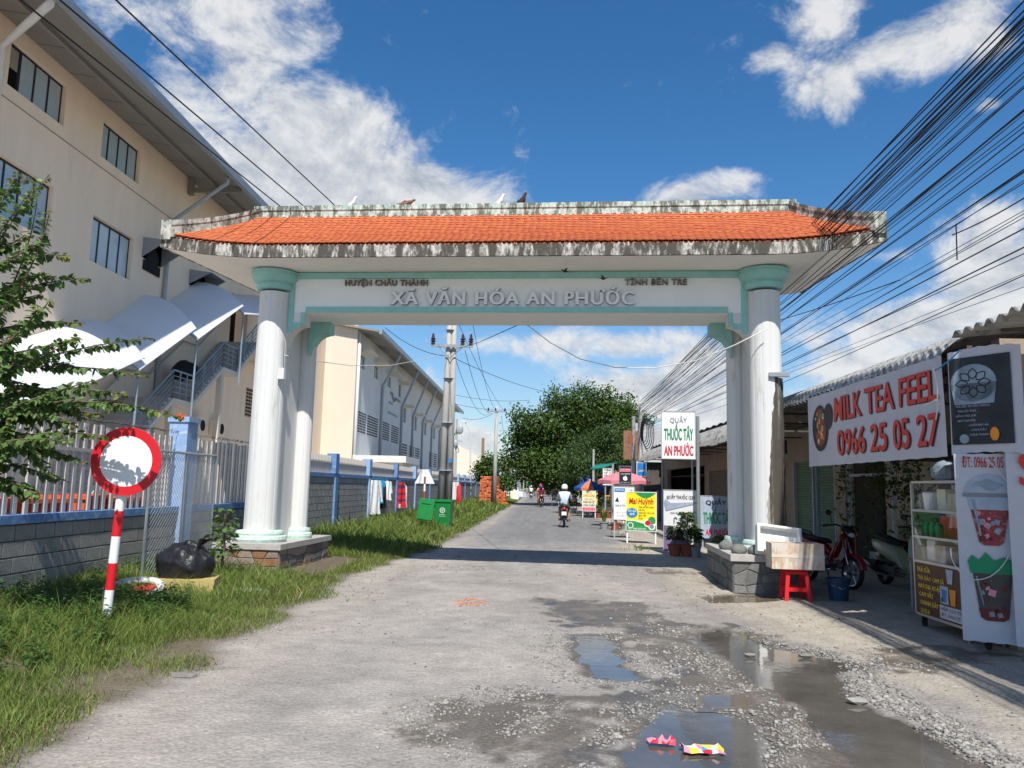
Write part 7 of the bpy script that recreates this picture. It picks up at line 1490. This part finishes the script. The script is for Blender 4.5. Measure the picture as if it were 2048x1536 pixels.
# people: a skeleton grown into one skin
def person(name, lab, root, J, E, mats, group=None):
    """J: joint -> (x, y, z, radius); E: (a, b, material index)"""
    names = list(J); idx = {k: i for i, k in enumerate(names)}
    me = bpy.data.meshes.new(name); me.from_pydata([J[k][:3] for k in names], [(idx[a], idx[b]) for a, b, _ in E], []); o = bpy.data.objects.new(name, me); COL.objects.link(o)
    sk = o.modifiers.new('s', 'SKIN'); sk.use_smooth_shade = True; o.modifiers.new('d', 'SUBSURF').levels = 1
    if not me.skin_vertices: me.skin_vertices.new() if hasattr(me.skin_vertices, 'new') else None
    for i, k in enumerate(names):
        d = me.skin_vertices[0].data[i]; r = J[k][3]; d.radius = (r, r) if not isinstance(r, tuple) else r; d.use_root = (k == 'pelvis')
    return o, J, E, mats
def finish_person(o, J, E, mats, par):
    dg = bpy.context.evaluated_depsgraph_get(); ev = o.evaluated_get(dg); me = bpy.data.meshes.new_from_object(ev)
    for m in mats: me.materials.append(MATS[m])
    segs = [(V(J[a][:3]), V(J[b][:3]), mi) for a, b, mi in E]; out = []
    for p in me.polygons:
        c = p.center; best = (1e9, 0)
        for a, b, mi in segs:
            d = b - a; t = max(0, min(1, (c - a).dot(d) / max(d.length_squared, 1e-9))); q = (c - a - d * t).length
            if q < best[0]: best = (q, mi)
        out.append(best[1])
    me.polygons.foreach_set('material_index', out); me.polygons.foreach_set('use_smooth', [True] * len(me.polygons)); old = o.name; bpy.data.objects.remove(o); n = bpy.data.objects.new('body', me); COL.objects.link(n); n.parent = par; return n
def rider_joints(lean=0.0, arms=True):
    J = {'pelvis': (.08, 0, .90, (.15, .12)), 'waist': (.10 + lean * .2, 0, 1.06, (.135, .11)), 'chest': (.15 + lean, 0, 1.26, (.165, .12)), 'neck': (.19 + lean, 0, 1.42, .06), 'head': (.21 + lean, 0, 1.55, (.085, .095)), 'crown': (.20 + lean, 0, 1.64, .07)}
    E = [('pelvis', 'waist', 0), ('waist', 'chest', 0), ('chest', 'neck', 0), ('neck', 'head', 2), ('head', 'crown', 2)]
    for s, n in ((-1, 'a'), (1, 'b')):
        J.update({'sh' + n: (.15 + lean, s * .19, 1.36, .075), 'el' + n: (.36 + lean, s * .27, 1.12, .055), 'fo' + n: (.52 + lean * .7, s * .29, 1.07, .042), 'wr' + n: (.76, s * .31, 1.04, .03), 'hip' + n: (.16, s * .10, .88, .10), 'kn' + n: (.55, s * .19, .76, .072), 'ca' + n: (.50, s * .18, .50, .058), 'an' + n: (.42, s * .19, .33, .04), 'to' + n: (.56, s * .21, .29, .035)})
        E += [('chest', 'sh' + n, 0), ('sh' + n, 'el' + n, 0), ('el' + n, 'fo' + n, 2), ('fo' + n, 'wr' + n, 2), ('pelvis', 'hip' + n, 1), ('hip' + n, 'kn' + n, 1), ('kn' + n, 'ca' + n, 3), ('ca' + n, 'an' + n, 3), ('an' + n, 'to' + n, 3)]
    return J, E
def rider(lab, loc, rz, mats, helmet, lean=0.0, dx=0.0, group=None, hold=True, s=1.0):
    t = thing('person', lab, 'person', loc, rz, group); J, E = rider_joints(lean)
    if dx: J = {k: ((v[0] + dx * (1 if k[:2] not in ('wr',) else .6),) + tuple(v[1:])) for k, v in J.items()}
    b = finish_person(*person('rider_body', '', None, J, E, mats), t)
    h = MB(); hx = J['head'][0]; h.loft([[(hx - .01 + r * 1.12 * math.cos(2 * PI * k / 14), r * math.sin(2 * PI * k / 14), z) for k in range(14)] for z, r in ((1.52, .125), (1.58, .134), (1.65, .124), (1.71, .088), (1.735, .03))]); h.add([(hx + .10, -.10, 1.57), (hx + .10, .10, 1.57), (hx + .20, .06, 1.555), (hx + .20, -.06, 1.555)], [(0, 1, 2, 3)]); h.build('helmet', helmet, t, smooth=True)
    hr = MB(); hr.ball((hx - .02, 0, 1.50), (.10, .092, .07), 0, 10, 6); hr.build('hair', 'hair', t, smooth=True)
    f = MB(); f.loft([[(hx + .085, -.014, 1.53), (hx + .085, .014, 1.53), (hx + .085, 0, 1.575)], [(hx + .115, -.006, 1.53), (hx + .115, .006, 1.53), (hx + .10, 0, 1.56)]]); f.build('nose', mats[2], t)
    for sy, n in ((-1, 'a'), (1, 'b')):
        w = V(J['wr' + n][:3]); hn = MB(); hn.ball(w + V((.03, 0, -.005)), (.05, .02, .04), 0, 8, 5)
        for k in range(4): o = w + V((.065, 0, .025 - .02 * k)); hn.tube([o, o + V((.03, sy * .012, -.005)), o + V((.035, sy * .03, -.02)), o + V((.015, sy * .04, -.025))], .009 - .001 * (k == 3), 5)
        o = w + V((.01, -sy * .02, .02)); hn.tube([o, o + V((.03, -sy * .02, 0)), o + V((.055, -sy * .01, -.01))], .010, 5); hn.build('hand', mats[2], t, smooth=True)
        e = MB(); e.ball((hx - .005, sy * .092, 1.53), (.022, .012, .032), 0, 8, 5); e.build('ear', mats[2], t, smooth=True); sh_ = MB(); a = V(J['an' + n][:3]); sh_.loft([[(a.x + x, a.y + y * w_, a.z + z) for y, z in ((-.045, -.06), (.045, -.06), (.04, .01), (-.04, .01))] for x, w_ in ((-.07, .8), (.05, 1), (.17, .6))]); sh_.build('shoe', 'facade_dark', t)
    t.scale = (s,) * 3; return t
Lr = U(1128, 1055, Z=0)
underbone('motorbike', 'small dark motorbike with a white plate ridden away along the road', (Lr.x, Lr.y, .0), PI / 2 - .05, 'paint_red', fairing='paint_black')
rider('rider in a pale blue shirt and white helmet seen from behind on the road', (Lr.x, Lr.y, .0), PI / 2 - .05, ['cloth_shirt', 'cloth_trouser', 'skin', 'skin'], 'helmet_pale', 0.0, 0.0, None)
Lf = U(1082, 1014.5, Z=0); fr_ = -PI / 2 + .02
underbone('motorbike', 'dark motorbike coming towards the viewer with two people far along the road', (Lf.x, Lf.y + 1.2, .0), fr_, 'paint_black', fairing='cloth_maroon')
rider('front rider in maroon with a blue helmet on the oncoming motorbike', (Lf.x, Lf.y + 1.2, .0), fr_, ['cloth_maroon', 'cloth_maroon', 'skin', 'skin'], 'helmet_blue', .04, 0.0, 'people on the oncoming motorbike')
rider('passenger in salmon with a red helmet behind the front rider on the oncoming motorbike', (Lf.x - .06, Lf.y + 1.2, .0), fr_, ['cloth_salmon', 'cloth_mustard', 'skin', 'cloth_mustard'], 'helmet_red', .02, -.36, 'people on the oncoming motorbike', s=1.06)
Lp = U(1062, 998, Z=0)
underbone('motorbike', 'tiny pale motorbike far down the road left of the oncoming riders', (Lp.x, Lp.y, 0), PI / 2, 'lit_cream'); rider('distant rider in white far down the road', (Lp.x, Lp.y, 0), PI / 2, ['cloth_white', 'cloth_trouser', 'skin', 'skin'], 'helmet_pale')
# ================================================================== TREES
def tree(name, lab, base, hgt, clusters, n_leaf, ls, mat, seed, trunk_r=.3, stretch=1.0, flat=.5, feather=False):
    """clusters: (x, y, z, r) world; a trunk, limbs to the clusters, and leaves on small twig tufts"""
    t = thing(name, lab, 'tree', base); B = V(base); r = np.random.default_rng(seed); tk = MB()
    top = V((0, 0, hgt)); tk.tube([(0, 0, -.2), (.1, 0, hgt * .3), (-.05, .1, hgt * .65), top], [trunk_r * 1.25, trunk_r, trunk_r * .8, trunk_r * .45], 9); tk.build('trunk', 'bark', t, smooth=True)
    lm = MB()
    for (x, y, z, q) in clusters:
        c = V((x, y, z)) - B; s = V((0, 0, hgt * random.uniform(.5, .9))); mid = s.lerp(c, .5) + V((random.uniform(-.4, .4), random.uniform(-.4, .4), .4)); lm.tube([s, mid, c], [trunk_r * .4, trunk_r * .25, trunk_r * .08], 6)
    lm.build('limb', 'bark', t, kind='stuff')
    C = np.array(clusters); w = C[:, 3] ** 2; w = w / w.sum(); P = []
    ntw = n_leaf // 14; ci = r.choice(len(C), ntw, p=w); d = r.normal(size=(ntw, 3)); d /= np.linalg.norm(d, axis=1)[:, None]; rad = r.uniform(.30, 1.0, ntw) ** .4 * (1 + .16 * np.clip(r.normal(0, 1, ntw), -1, 2)); tw = C[ci, :3] + d * (rad * C[ci, 3])[:, None] * np.array([1, 1, .85])
    L = 14; cen = np.repeat(tw, L, 0) + r.normal(0, ls * (1.5 if not feather else 1.2), (ntw * L, 3)); n = len(cen); dd = np.repeat(d, L, 0)
    ax = r.normal(size=(n, 3)) + dd * .8 + np.array([0, 0, -.5]); ax /= np.linalg.norm(ax, axis=1)[:, None]; nr = r.normal(size=(n, 3)) * flat + dd * .6 + np.array([0, 0, 1.0]); si = np.cross(ax, nr); si /= np.linalg.norm(si, axis=1)[:, None]; nn = np.cross(si, ax)
    sz = (ls * r.uniform(.6, 1.35, n))[:, None]; wd = .32 if not feather else .16
    Vv = np.stack([cen - ax * sz * .5, cen + si * sz * wd - nn * sz * .06, cen + ax * sz * .5 - nn * sz * .12, cen - si * sz * wd - nn * sz * .06], 1) - np.array(base)
    F = (np.array([(0, 1, 2), (0, 2, 3)])[None] + (np.arange(n) * 4)[:, None, None]).reshape(-1, 3)
    npmesh('crown', Vv.reshape(-1, 3), F, mat, t); return t
def clus(L, Y, dY, seed):
    r = random.Random(seed); out = []
    for (px, py, rp) in L: y = Y + r.uniform(-dY, dY); p = U(px, py, Y=y); out.append((p.x, p.y, p.z, rp * y / FPX))
    return out
big = clus([(1130, 850, 42), (1170, 840, 44), (1215, 845, 46), (1250, 862, 34), (1090, 880, 40), (1058, 893, 32), (1022, 912, 20), (1035, 935, 24), (1062, 930, 30), (1100, 930, 42), (1140, 905, 50), (1190, 900, 50), (1235, 905, 40), (1165, 802, 34), (1112, 805, 22), (1106, 780, 9), (1122, 792, 11), (1140, 815, 26), (1174, 784, 11), (1208, 788, 13), (1212, 806, 22), (1240, 818, 26), (1262, 838, 22), (1285, 848, 15), (1298, 842, 8), (1082, 842, 26), (1052, 838, 18), (1034, 830, 11), (1040, 862, 18), (1064, 862, 20), (1022, 882, 14), (1008, 930, 14), (1120, 950, 38), (1160, 950, 40), (1090, 955, 26), (1200, 950, 36), (1255, 800, 10)], 69, 3.4, 1)
tree('street_tree', 'big dark dense tree arching over the road beyond the riders', (5.0, 71, 0), 6.2, big, 44000, .27, 'leaf_dark', 4, .38)
fea = clus([(1192, 892, 34), (1232, 893, 30), (1152, 922, 26), (1172, 942, 34), (1214, 930, 30), (1142, 962, 20), (1160, 892, 18), (1245, 912, 20), (1210, 872, 20), (1150, 982, 14), (1185, 965, 24)], 48.5, 1.2, 2)
tree('feathery_tree', 'lighter feathery tree in front of the big dark tree above the parasol', (4.1, 49, 0), 3.4, fea, 15000, .20, 'leaf_feather', 6, .11, feather=True)
lef = clus([(970, 938, 12), (980, 928, 10), (964, 950, 7), (978, 948, 10)], 74, 1, 3)
tree('yard_tree', 'dark tree rising behind the red brick stack on the left', (-4.6, 74, 0), 2.5, lef, 4200, .26, 'leaf_dark', 8, .12)
far = clus([(1085, 965, 12), (1100, 955, 16), (1120, 958, 16), (1075, 972, 8), (1140, 965, 14), (1095, 972, 10)], 130, 8, 5)
tree('roadside_tree', 'small tree on the right roadside far beyond the big tree', (4.5, 132, 0), 3, far, 5000, .42, 'leaf_feather', 9, .2)
lf2 = clus([(1012, 962, 8), (1022, 966, 7), (1005, 968, 6)], 115, 3, 6); tree('roadside_tree', 'small tree far along the left roadside beyond the brick stack', (-5.2, 116, 0), 2, lf2, 1500, .4, 'leaf_dark', 10, .15)
r = np.random.default_rng(3); n = 9000; x = r.uniform(-260, 260, n); y = 420 + r.normal(0, 14, n); z = (2 + 7 * fbm(x, x * 0, .03, 5)) * r.random(n) ** .6; c = np.stack([x, y, z], -1); a = r.normal(size=(n, 3)); a /= np.linalg.norm(a, axis=1)[:, None]; b = np.cross(a, r.normal(size=(n, 3))); b /= np.linalg.norm(b, axis=1)[:, None]
npmesh('treeline', np.stack([c - a * 1.3, c + b * .9, c + a * 1.3, c - b * .9], 1).reshape(-1, 3), (np.array([(0, 1, 2), (0, 2, 3)])[None] + (np.arange(n) * 4)[:, None, None]).reshape(-1, 3), 'leaf_dark', kind='stuff')
# ================================================================== POLES, DISTANT BUILDINGS
def pole_oct(m, x, y, z0, z1, r0, r1, dx=0): m.tube([(x, y, z0), (x + dx, y, z1)], [r0, r1], 10)
pl = thing('utility_pole', 'twin concrete utility pole with a crossarm and dark insulators beside the green bin', 'pole', (-4.08, 34, 0))
m = MB(); pole_oct(m, -4.24, 34, -.2, 11, .185, .095, .16); m.build('shaft', 'concrete_pole', pl, world=True, smooth=True); m = MB(); pole_oct(m, -3.88, 34.02, -.2, 11, .185, .095, -.02); m.build('shaft', 'concrete_pole', pl, world=True, smooth=True)
MB().box((-4.88, 33.74, 7.70), (-3.0, 33.82, 7.82)).build('crossarm', 'galv', pl, world=True); MB().tube([(-4.5, 33.8, 7.70), (-4.03, 33.78, 7.2), (-3.5, 33.8, 7.70)], .03, 6).build('brace', 'galv', pl, world=True)
for x in (-4.80, -3.47, -3.10): MB().lathe([(.03, 0), (.11, .02), (.06, .10), (.13, .13), (.07, .20), (.12, .24), (.06, .31), (.05, .45), (.02, .50)], (x, 33.78, 7.822), 12).build('insulator', 'insulator', pl, world=True)
for z in (2.2, 4.3, 6.3, 8.5): MB().cyl((-4.07, 34, z), (-4.07, 34, z + .03), .37 - z * .018, n=18).build('band', 'pvc_grey', pl, world=True)
MB().box((-3.90, 33.66, 2.55), (-3.76, 33.78, 2.72)).build('number_tag', 'print_blue', pl, world=True)
MB().box((-3.70, 33.7, .95), (-3.44, 33.9, 1.72)).build('meter_box', 'pvc_white', pl, world=True)
prop(crumple((-3.42, 33.6, 1.22), (.10, .05, .36), 77, 12, 8, .35).build('red_cloth', 'ribbon_red'), 'red cloth hanging on a stick beside the twin utility pole', 'cloth')
pf = thing('utility_pole', 'slim concrete utility pole with a short crossarm behind the brick stack', 'pole', (-3.44, 62, 0)); m = MB(); pole_oct(m, -3.44, 62, -.2, 8.0, .19, .12); m.build('shaft', 'concrete_pole', pf, world=True, smooth=True); MB().box((-4.2, 61.85, 7.5), (-2.6, 61.93, 7.6)).build('crossarm', 'galv', pf, world=True)
for x in (-4.1, -3.5, -2.75): MB().lathe([(.05, 0), (.09, .08), (.05, .2), (.02, .26)], (x, 61.9, 7.6), 8).build('insulator', 'insulator', pf, world=True)
px_ = thing('utility_pole', 'old cluttered pole in front of the white warehouse', 'pole', (-7.5, 70, 0)); m = MB(); pole_oct(m, -7.5, 70, 0, 7.6, .14, .09); m.build('shaft', 'concrete_pole', px_, world=True); MB().box((-8.1, 69.9, 5.5), (-6.9, 70, 5.6)).ball((-7.2, 69.8, 6.6), (.35, .2, .45), 0, 8, 6).ball((-7.6, 69.8, 5.3), (.3, .2, .35), 0, 8, 6).build('transformer', 'pvc_grey', px_, world=True); MB().tube([(-7.5, 70, 6.5), (-8.2, 70, 5), (-7.9, 70, 4.2), (-7.2, 70, 4.6), (-7.5, 70, 5.4)], .04, 5).build('cable_loop', 'cable', px_, world=True)
lp = thing('street_lamp', 'slim white street lamp with a raised arm before the white warehouse', 'street lamp', (-6.55, 75, 0)); MB().tube([(-6.55, 75, 0), (-6.62, 75, 6.7), (-7.2, 75, 7.7)], [.09, .06, .05], 8).build('pole', 'pvc_white', lp, world=True); MB().box((-7.55, 74.85, 7.65), (-7.1, 75.1, 7.85)).build('lamp_head', 'pvc_white', lp, world=True)
lp = thing('street_lamp', 'white street lamp rising behind the yard tree', 'street lamp', (-5.4, 98, 0)); MB().tube([(-5.4, 98, 0), (-5.4, 98, 6.4), (-6.2, 98, 8.2)], [.09, .06, .05], 8).build('pole', 'pvc_white', lp, world=True); MB().box((-6.6, 97.8, 8.1), (-6.1, 98.1, 8.3)).build('lamp_head', 'pvc_white', lp, world=True)
wb = thing('warehouse', 'bright white warehouse end wall beyond the long factory', 'building', (-13, 150, 0))
MB().add([(-24, 150, 0), (-9.6, 150, 0), (-9.6, 150, 6.3), (-13, 150, 7.6), (-17.5, 150, 10.2), (-24, 150, 12), (-24, 200, 0), (-9.6, 200, 0), (-9.6, 200, 6.3), (-13, 200, 7.6), (-17.5, 200, 10.2), (-24, 200, 12)], [(0, 1, 2, 3, 4, 5), (1, 7, 8, 2), (2, 8, 9, 3), (3, 9, 10, 4), (4, 10, 11, 5)]).build('wall', 'lit_cream', wb, world=True)
MB().box((-9.9, 149.6, 6.0), (-8.4, 200, 6.6)).build('eave', 'pvc_white', wb, world=True); 
for x in (-13.4, -12.4): MB().box((x, 149.9, 1.8), (x + .75, 149.99, 4.0)).build('window', 'pvc_grey', wb, world=True)
wl2 = thing('house', 'low white house with a grey gallery beyond the brick stack', 'building', (-8, 128, 0)); MB().box((-9.0, 126, 0), (-4.6, 140, 2.8)).build('wall', 'sign_white', wl2, world=True); MB().box((-9.2, 125.6, 2.81), (-4.4, 140, 3.2)).build('roof', 'pvc_white', wl2, world=True); MB().box((-8.4, 125.95, .9), (-5.4, 125.99, 2.2)).build('window', 'dark_frame', wl2, world=True)
ch = MB().tube([(-14.4, 200, 0), (-14.4, 200, 13.8)], [.42, .34], 12); prop(ch.build('chimney', 'stone_rust'), 'slim brown factory chimney beyond the white warehouse', 'chimney')
for k, (px, y, z) in enumerate(((1031, 150, 5), (1040, 170, 6), (1047, 190, 6), (1054, 230, 7), (1059, 270, 8), (1064, 320, 9))): p = U(px, 970, Y=y); prop(MB().cyl((p.x, y, 0), (p.x, y, z), .16, .1, 8).build('utility_pole', 'concrete_pole'), ('first', 'second', 'third', 'fourth', 'fifth', 'last')[k] + ' of the far pale poles lining the left side of the road', 'pole', 'far roadside poles')
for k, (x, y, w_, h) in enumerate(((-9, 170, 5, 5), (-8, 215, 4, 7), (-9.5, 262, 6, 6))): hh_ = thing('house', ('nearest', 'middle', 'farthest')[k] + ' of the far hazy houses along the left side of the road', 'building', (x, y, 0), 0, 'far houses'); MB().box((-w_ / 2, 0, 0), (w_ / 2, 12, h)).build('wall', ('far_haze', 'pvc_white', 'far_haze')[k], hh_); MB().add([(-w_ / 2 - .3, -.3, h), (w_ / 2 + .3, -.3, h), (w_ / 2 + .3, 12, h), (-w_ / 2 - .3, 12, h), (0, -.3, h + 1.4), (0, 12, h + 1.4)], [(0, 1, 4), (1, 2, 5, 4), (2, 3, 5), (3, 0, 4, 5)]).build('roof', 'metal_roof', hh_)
rp = thing('cable_pole', 'grey concrete pole hung with cable coils where the right hand cables meet', 'pole', (5.25, 40, 0)); m = MB(); pole_oct(m, 5.25, 40, -.2, 6.35, .15, .11); m.build('shaft', 'concrete_pole', rp, world=True, smooth=True)
for k in range(5): MB().tube([(5.42 + .05 * k + (.16 + .03 * k) * math.cos(a), 39.8 - .05 * k, 4.6 - .06 * k + (.62 + .05 * k) * math.sin(a)) for a in [2 * PI * i / 18 for i in range(19)]], .022, 5).build('cable_coil', 'cable', rp, world=True)
rp2 = thing('cable_pole', 'shorter dark stained pole just left of the main cable pole', 'pole', (4.86, 39.6, 0)); m = MB(); pole_oct(m, 4.86, 39.6, -.2, 5.3, .12, .09); m.build('shaft', 'fibre_old', rp2, world=True); MB().box((4.6, 39.4, 3.9), (4.82, 39.55, 4.3)).build('distribution_box', 'pot_terra', rp2, world=True)
rp3 = MB(); pole_oct(rp3, 3.30, 46.2, -.2, 3.9, .08, .06); prop(rp3.build('thin_pole', 'concrete_pole'), 'thin pale pole standing by the green tarpaulin', 'pole')
hb = thing('tin_house', 'house with a grey corrugated tin front and a rusty red side behind the cable poles', 'building', (9, 46, 0)); MB().box((6.0, 46, 0), (14, 56, 3.2)).build('wall', 'facade_dark', hb, world=True)
m = MB(); nn_ = 150; vs = []
for i in range(nn_ + 1):
    x = 5.9 + 8.4 * i / nn_; c = .03 * math.sin(i * PI / 2)
    vs += [(x, 45.6 + c, 3.25 + c * .0), (x, 48.6 + c, 5.75 - .14 * (x - 5.9))]
m.add(vs, [(2 * i, 2 * i + 2, 2 * i + 3, 2 * i + 1) for i in range(nn_)]); m.build('roof', 'fibre_cement', hb, world=True); MB().box((5.0, 45.5, 3.3), (5.88, 45.7, 5.0)).build('red_cladding', 'stone_rust', hb, world=True)
# ================================================================== BRICK STACK
bs = thing('brick_stack', 'tall stack of red hollow bricks standing in the grass on the left', 'brick stack', (-4.75, 64, 0), -.08)
bk_ = MB(); bk_.bevbox((-.085, -.11, -.062), (.085, .11, .062), .008); bk_.box((-.06, -.1125, -.04), (-.01, -.1105, .0), 1).box((.01, -.1125, -.04), (.06, -.1105, .0), 1); bke = None; r_ = random.Random(4)
for cx in range(12):
    top = 18 if cx < 8 else (12 - (cx - 8) * 2)
    for cz in range(top):
        if r_.random() < .04 and cz > 3: continue
        loc = (.09 + cx * .178 + r_.uniform(-.012, .012), r_.uniform(-.05, .05), .065 + cz * .131); rot = (0, 0, r_.uniform(-.1, .1)) if r_.random() < .75 else (0, PI / 2 * 0, PI / 2 + r_.uniform(-.1, .1))
        if bke is None: o = bk_.build('brick', ['brick_red', 'facade_dark'], bs); bke = o.data; o.location = loc
        else: piece('brick', bke, 'brick_red', bs, loc, rot)
MB().box((.02, .14, 0), (1.42, 1.5, 2.3)).box((1.422, .14, 0), (2.05, 1.4, 1.1)).build('rear_bricks', 'brick_red', bs); 
for k in range(26): piece('brick', bke, 'brick_red', bs, (r_.uniform(-.5, 2.4), r_.uniform(-.9, -.15), .06 + .13 * (k % 3 == 0)), (0, 0, r_.uniform(0, 3)))
# ================================================================== CABLES
def cable(pts, r, mat='cable', lab='thin black cable in the bundle strung along the right side of the road', group='cables strung to the right hand pole', cat='cable', sag=0.0, name='cable'):
    pts = [V(p) for p in pts]
    if len(pts) == 2:
        a, b = pts; pts = [a.lerp(b, k / 18) - V((0, 0, sag * 4 * (k / 18) * (1 - k / 18))) for k in range(19)]
    return prop(MB().tube(pts, r, 5).build(name, mat, smooth=True), lab, cat, group)
r_ = random.Random(11)
NE = [44, 49, 54, 58, 63, 67, 74, 79, 86, 112, 115, 119, 131, 152, 157, 171, 214, 219, 233, 239, 264, 292, 297, 345, 351, 363, 396, 400, 419, 453, 459, 482, 505, 513, 541, 562, 601]
NE = sorted(NE + [y + r_.choice((-7, -4, 3, 5, 8)) for y in NE[:22]])
for k, y in enumerate(NE):
    X = 4.40 + .32 * r_.random() if y < 420 else 4.25 + .2 * r_.random(); A = U(2050, y, X=X); f_ = V((5.2 + r_.uniform(-.08, .14), 39.85, 6.15 - 1.3 * (k / len(NE)) - r_.uniform(0, .35)))
    if y < 420: A.z = A.z
    d = (A - f_); B = A + d * (13 / abs(d.y)); B.z += .25; N = 26; sg = r_.uniform(.10, .42); pts = []
    for i in range(N + 1):
        t = i / N; p = f_.lerp(B, t); p.z -= sg * 4 * t * (1 - t) * .5; p.x += .07 * math.sin(t * 7 + k * 1.3); p.z += .05 * math.sin(t * 9 + 2.1 * k); pts.append(p)
    cable(pts, r_.choice([.003, .004, .005, .007]) if k > 5 else .009)
for (x0, y0, x1, y1) in ((1905, 470, 2050, 395), (1560, 640, 1800, 560), (1912, 450, 1914, 520)):
    a, b = U(x0, y0, X=4.45), U(x1, y1, X=4.5); cable([a, b], .007, sag=.02)
for k, (nx_, ny_, px, py) in enumerate(((232, 0, 890, 618), (120, 0, 872, 636), (66, 20, 862, 652))):
    A = U(nx_, ny_, X=-4.95 - .4 * k); E_ = U(px, py, Y=34); d = A - E_; B = A + d * .6
    cable([E_, B], .012, lab=('uppermost', 'middle', 'lowest')[k] + ' of three black wires crossing the sky above the factory roof', group='wires over the factory', sag=.0)
for k, (x0, y0, x1, y1, sg) in enumerate(((911, 718, 978, 828, .9), (930, 700, 985, 826, .9), (946, 650, 994, 822, .8), (914, 640, 1012, 826, .4))):
    cable([U(x0, y0, Y=34), U(x1, y1, Y=62)], .012, lab=('first', 'second', 'third', 'fourth')[k] + ' wire from the left sagging between the twin pole and the slim pole', group='wires between the left poles', sag=sg)
for k, (x0, y0, Y0, x1, y1, Y1, lab) in enumerate(((912, 718, 34, 1110, 786, 60, 'wire running from the twin pole towards the big tree'), (925, 836, 60, 985, 828, 62, 'wire from the factory eave to the slim pole'), (770, 655, 34, 890, 712, 34, 'wire reaching the twin pole from the left behind the beam'), (1003, 832, 62, 1010, 880, 75, 'wire dropping beyond the slim pole'), (912, 790, 60, 1060, 800, 70, 'faint wire crossing the sky right of the twin pole'), (912, 808, 60, 1040, 818, 70, 'lower faint wire crossing the sky right of the twin pole'))):
    cable([U(x0, y0, Y=Y0), U(x1, y1, Y=Y1)], .014, lab=lab, group=None, sag=.25)
cable([U(570, 711, Y=13.7), U(632, 722, Y=17), U(700, 731, Y=21), U(780, 731, Y=26), U(850, 718, Y=31), U(897, 703, Y=33.8)], .010, 'rope_white', 'pale cable sagging from the left pillar to the twin utility pole', None)
cable([U(897, 703, Y=33.8), U(960, 684, Y=26), U(1040, 648, Y=16)], .010, 'cable', 'dark cable rising from the twin pole to behind the gateway beam', None)
cable([U(1052, 648, Y=14.6), U(1100, 685, Y=14.4), U(1160, 718, Y=14.1), U(1230, 735, Y=13.8), U(1310, 736, Y=13.5), U(1390, 722, Y=13.2), U(1470, 690, Y=12.95), U(1535, 657, Y=12.85)], .009, 'rope_white', 'pale cable sagging under the beam to the right pillar', None)
cable([U(1868, 742, X=4.3), U(1880, 735, X=4.3), U(1900, 720, X=4.3), U(1920, 700, X=4.3)], .008, 'cloth_cyan', 'pale blue cord knotted at the top corner of the red lettered banner', None)
cable([U(1848, 712, X=4.28), U(1866, 735, X=4.26), U(1874, 770, X=4.25), U(1876, 805, X=4.25), U(1872, 840, X=4.25)], .008, 'rope_white', 'white tape strip dangling over the red lettered banner', None)
lampb = MB().tube([U(1850, 812, X=4.2), U(1872, 800, X=4.2)], .012, 8); prop(lampb.build('tube_lamp', 'led'), 'small white tube lamp hanging in front of the red lettered banner', 'lamp')
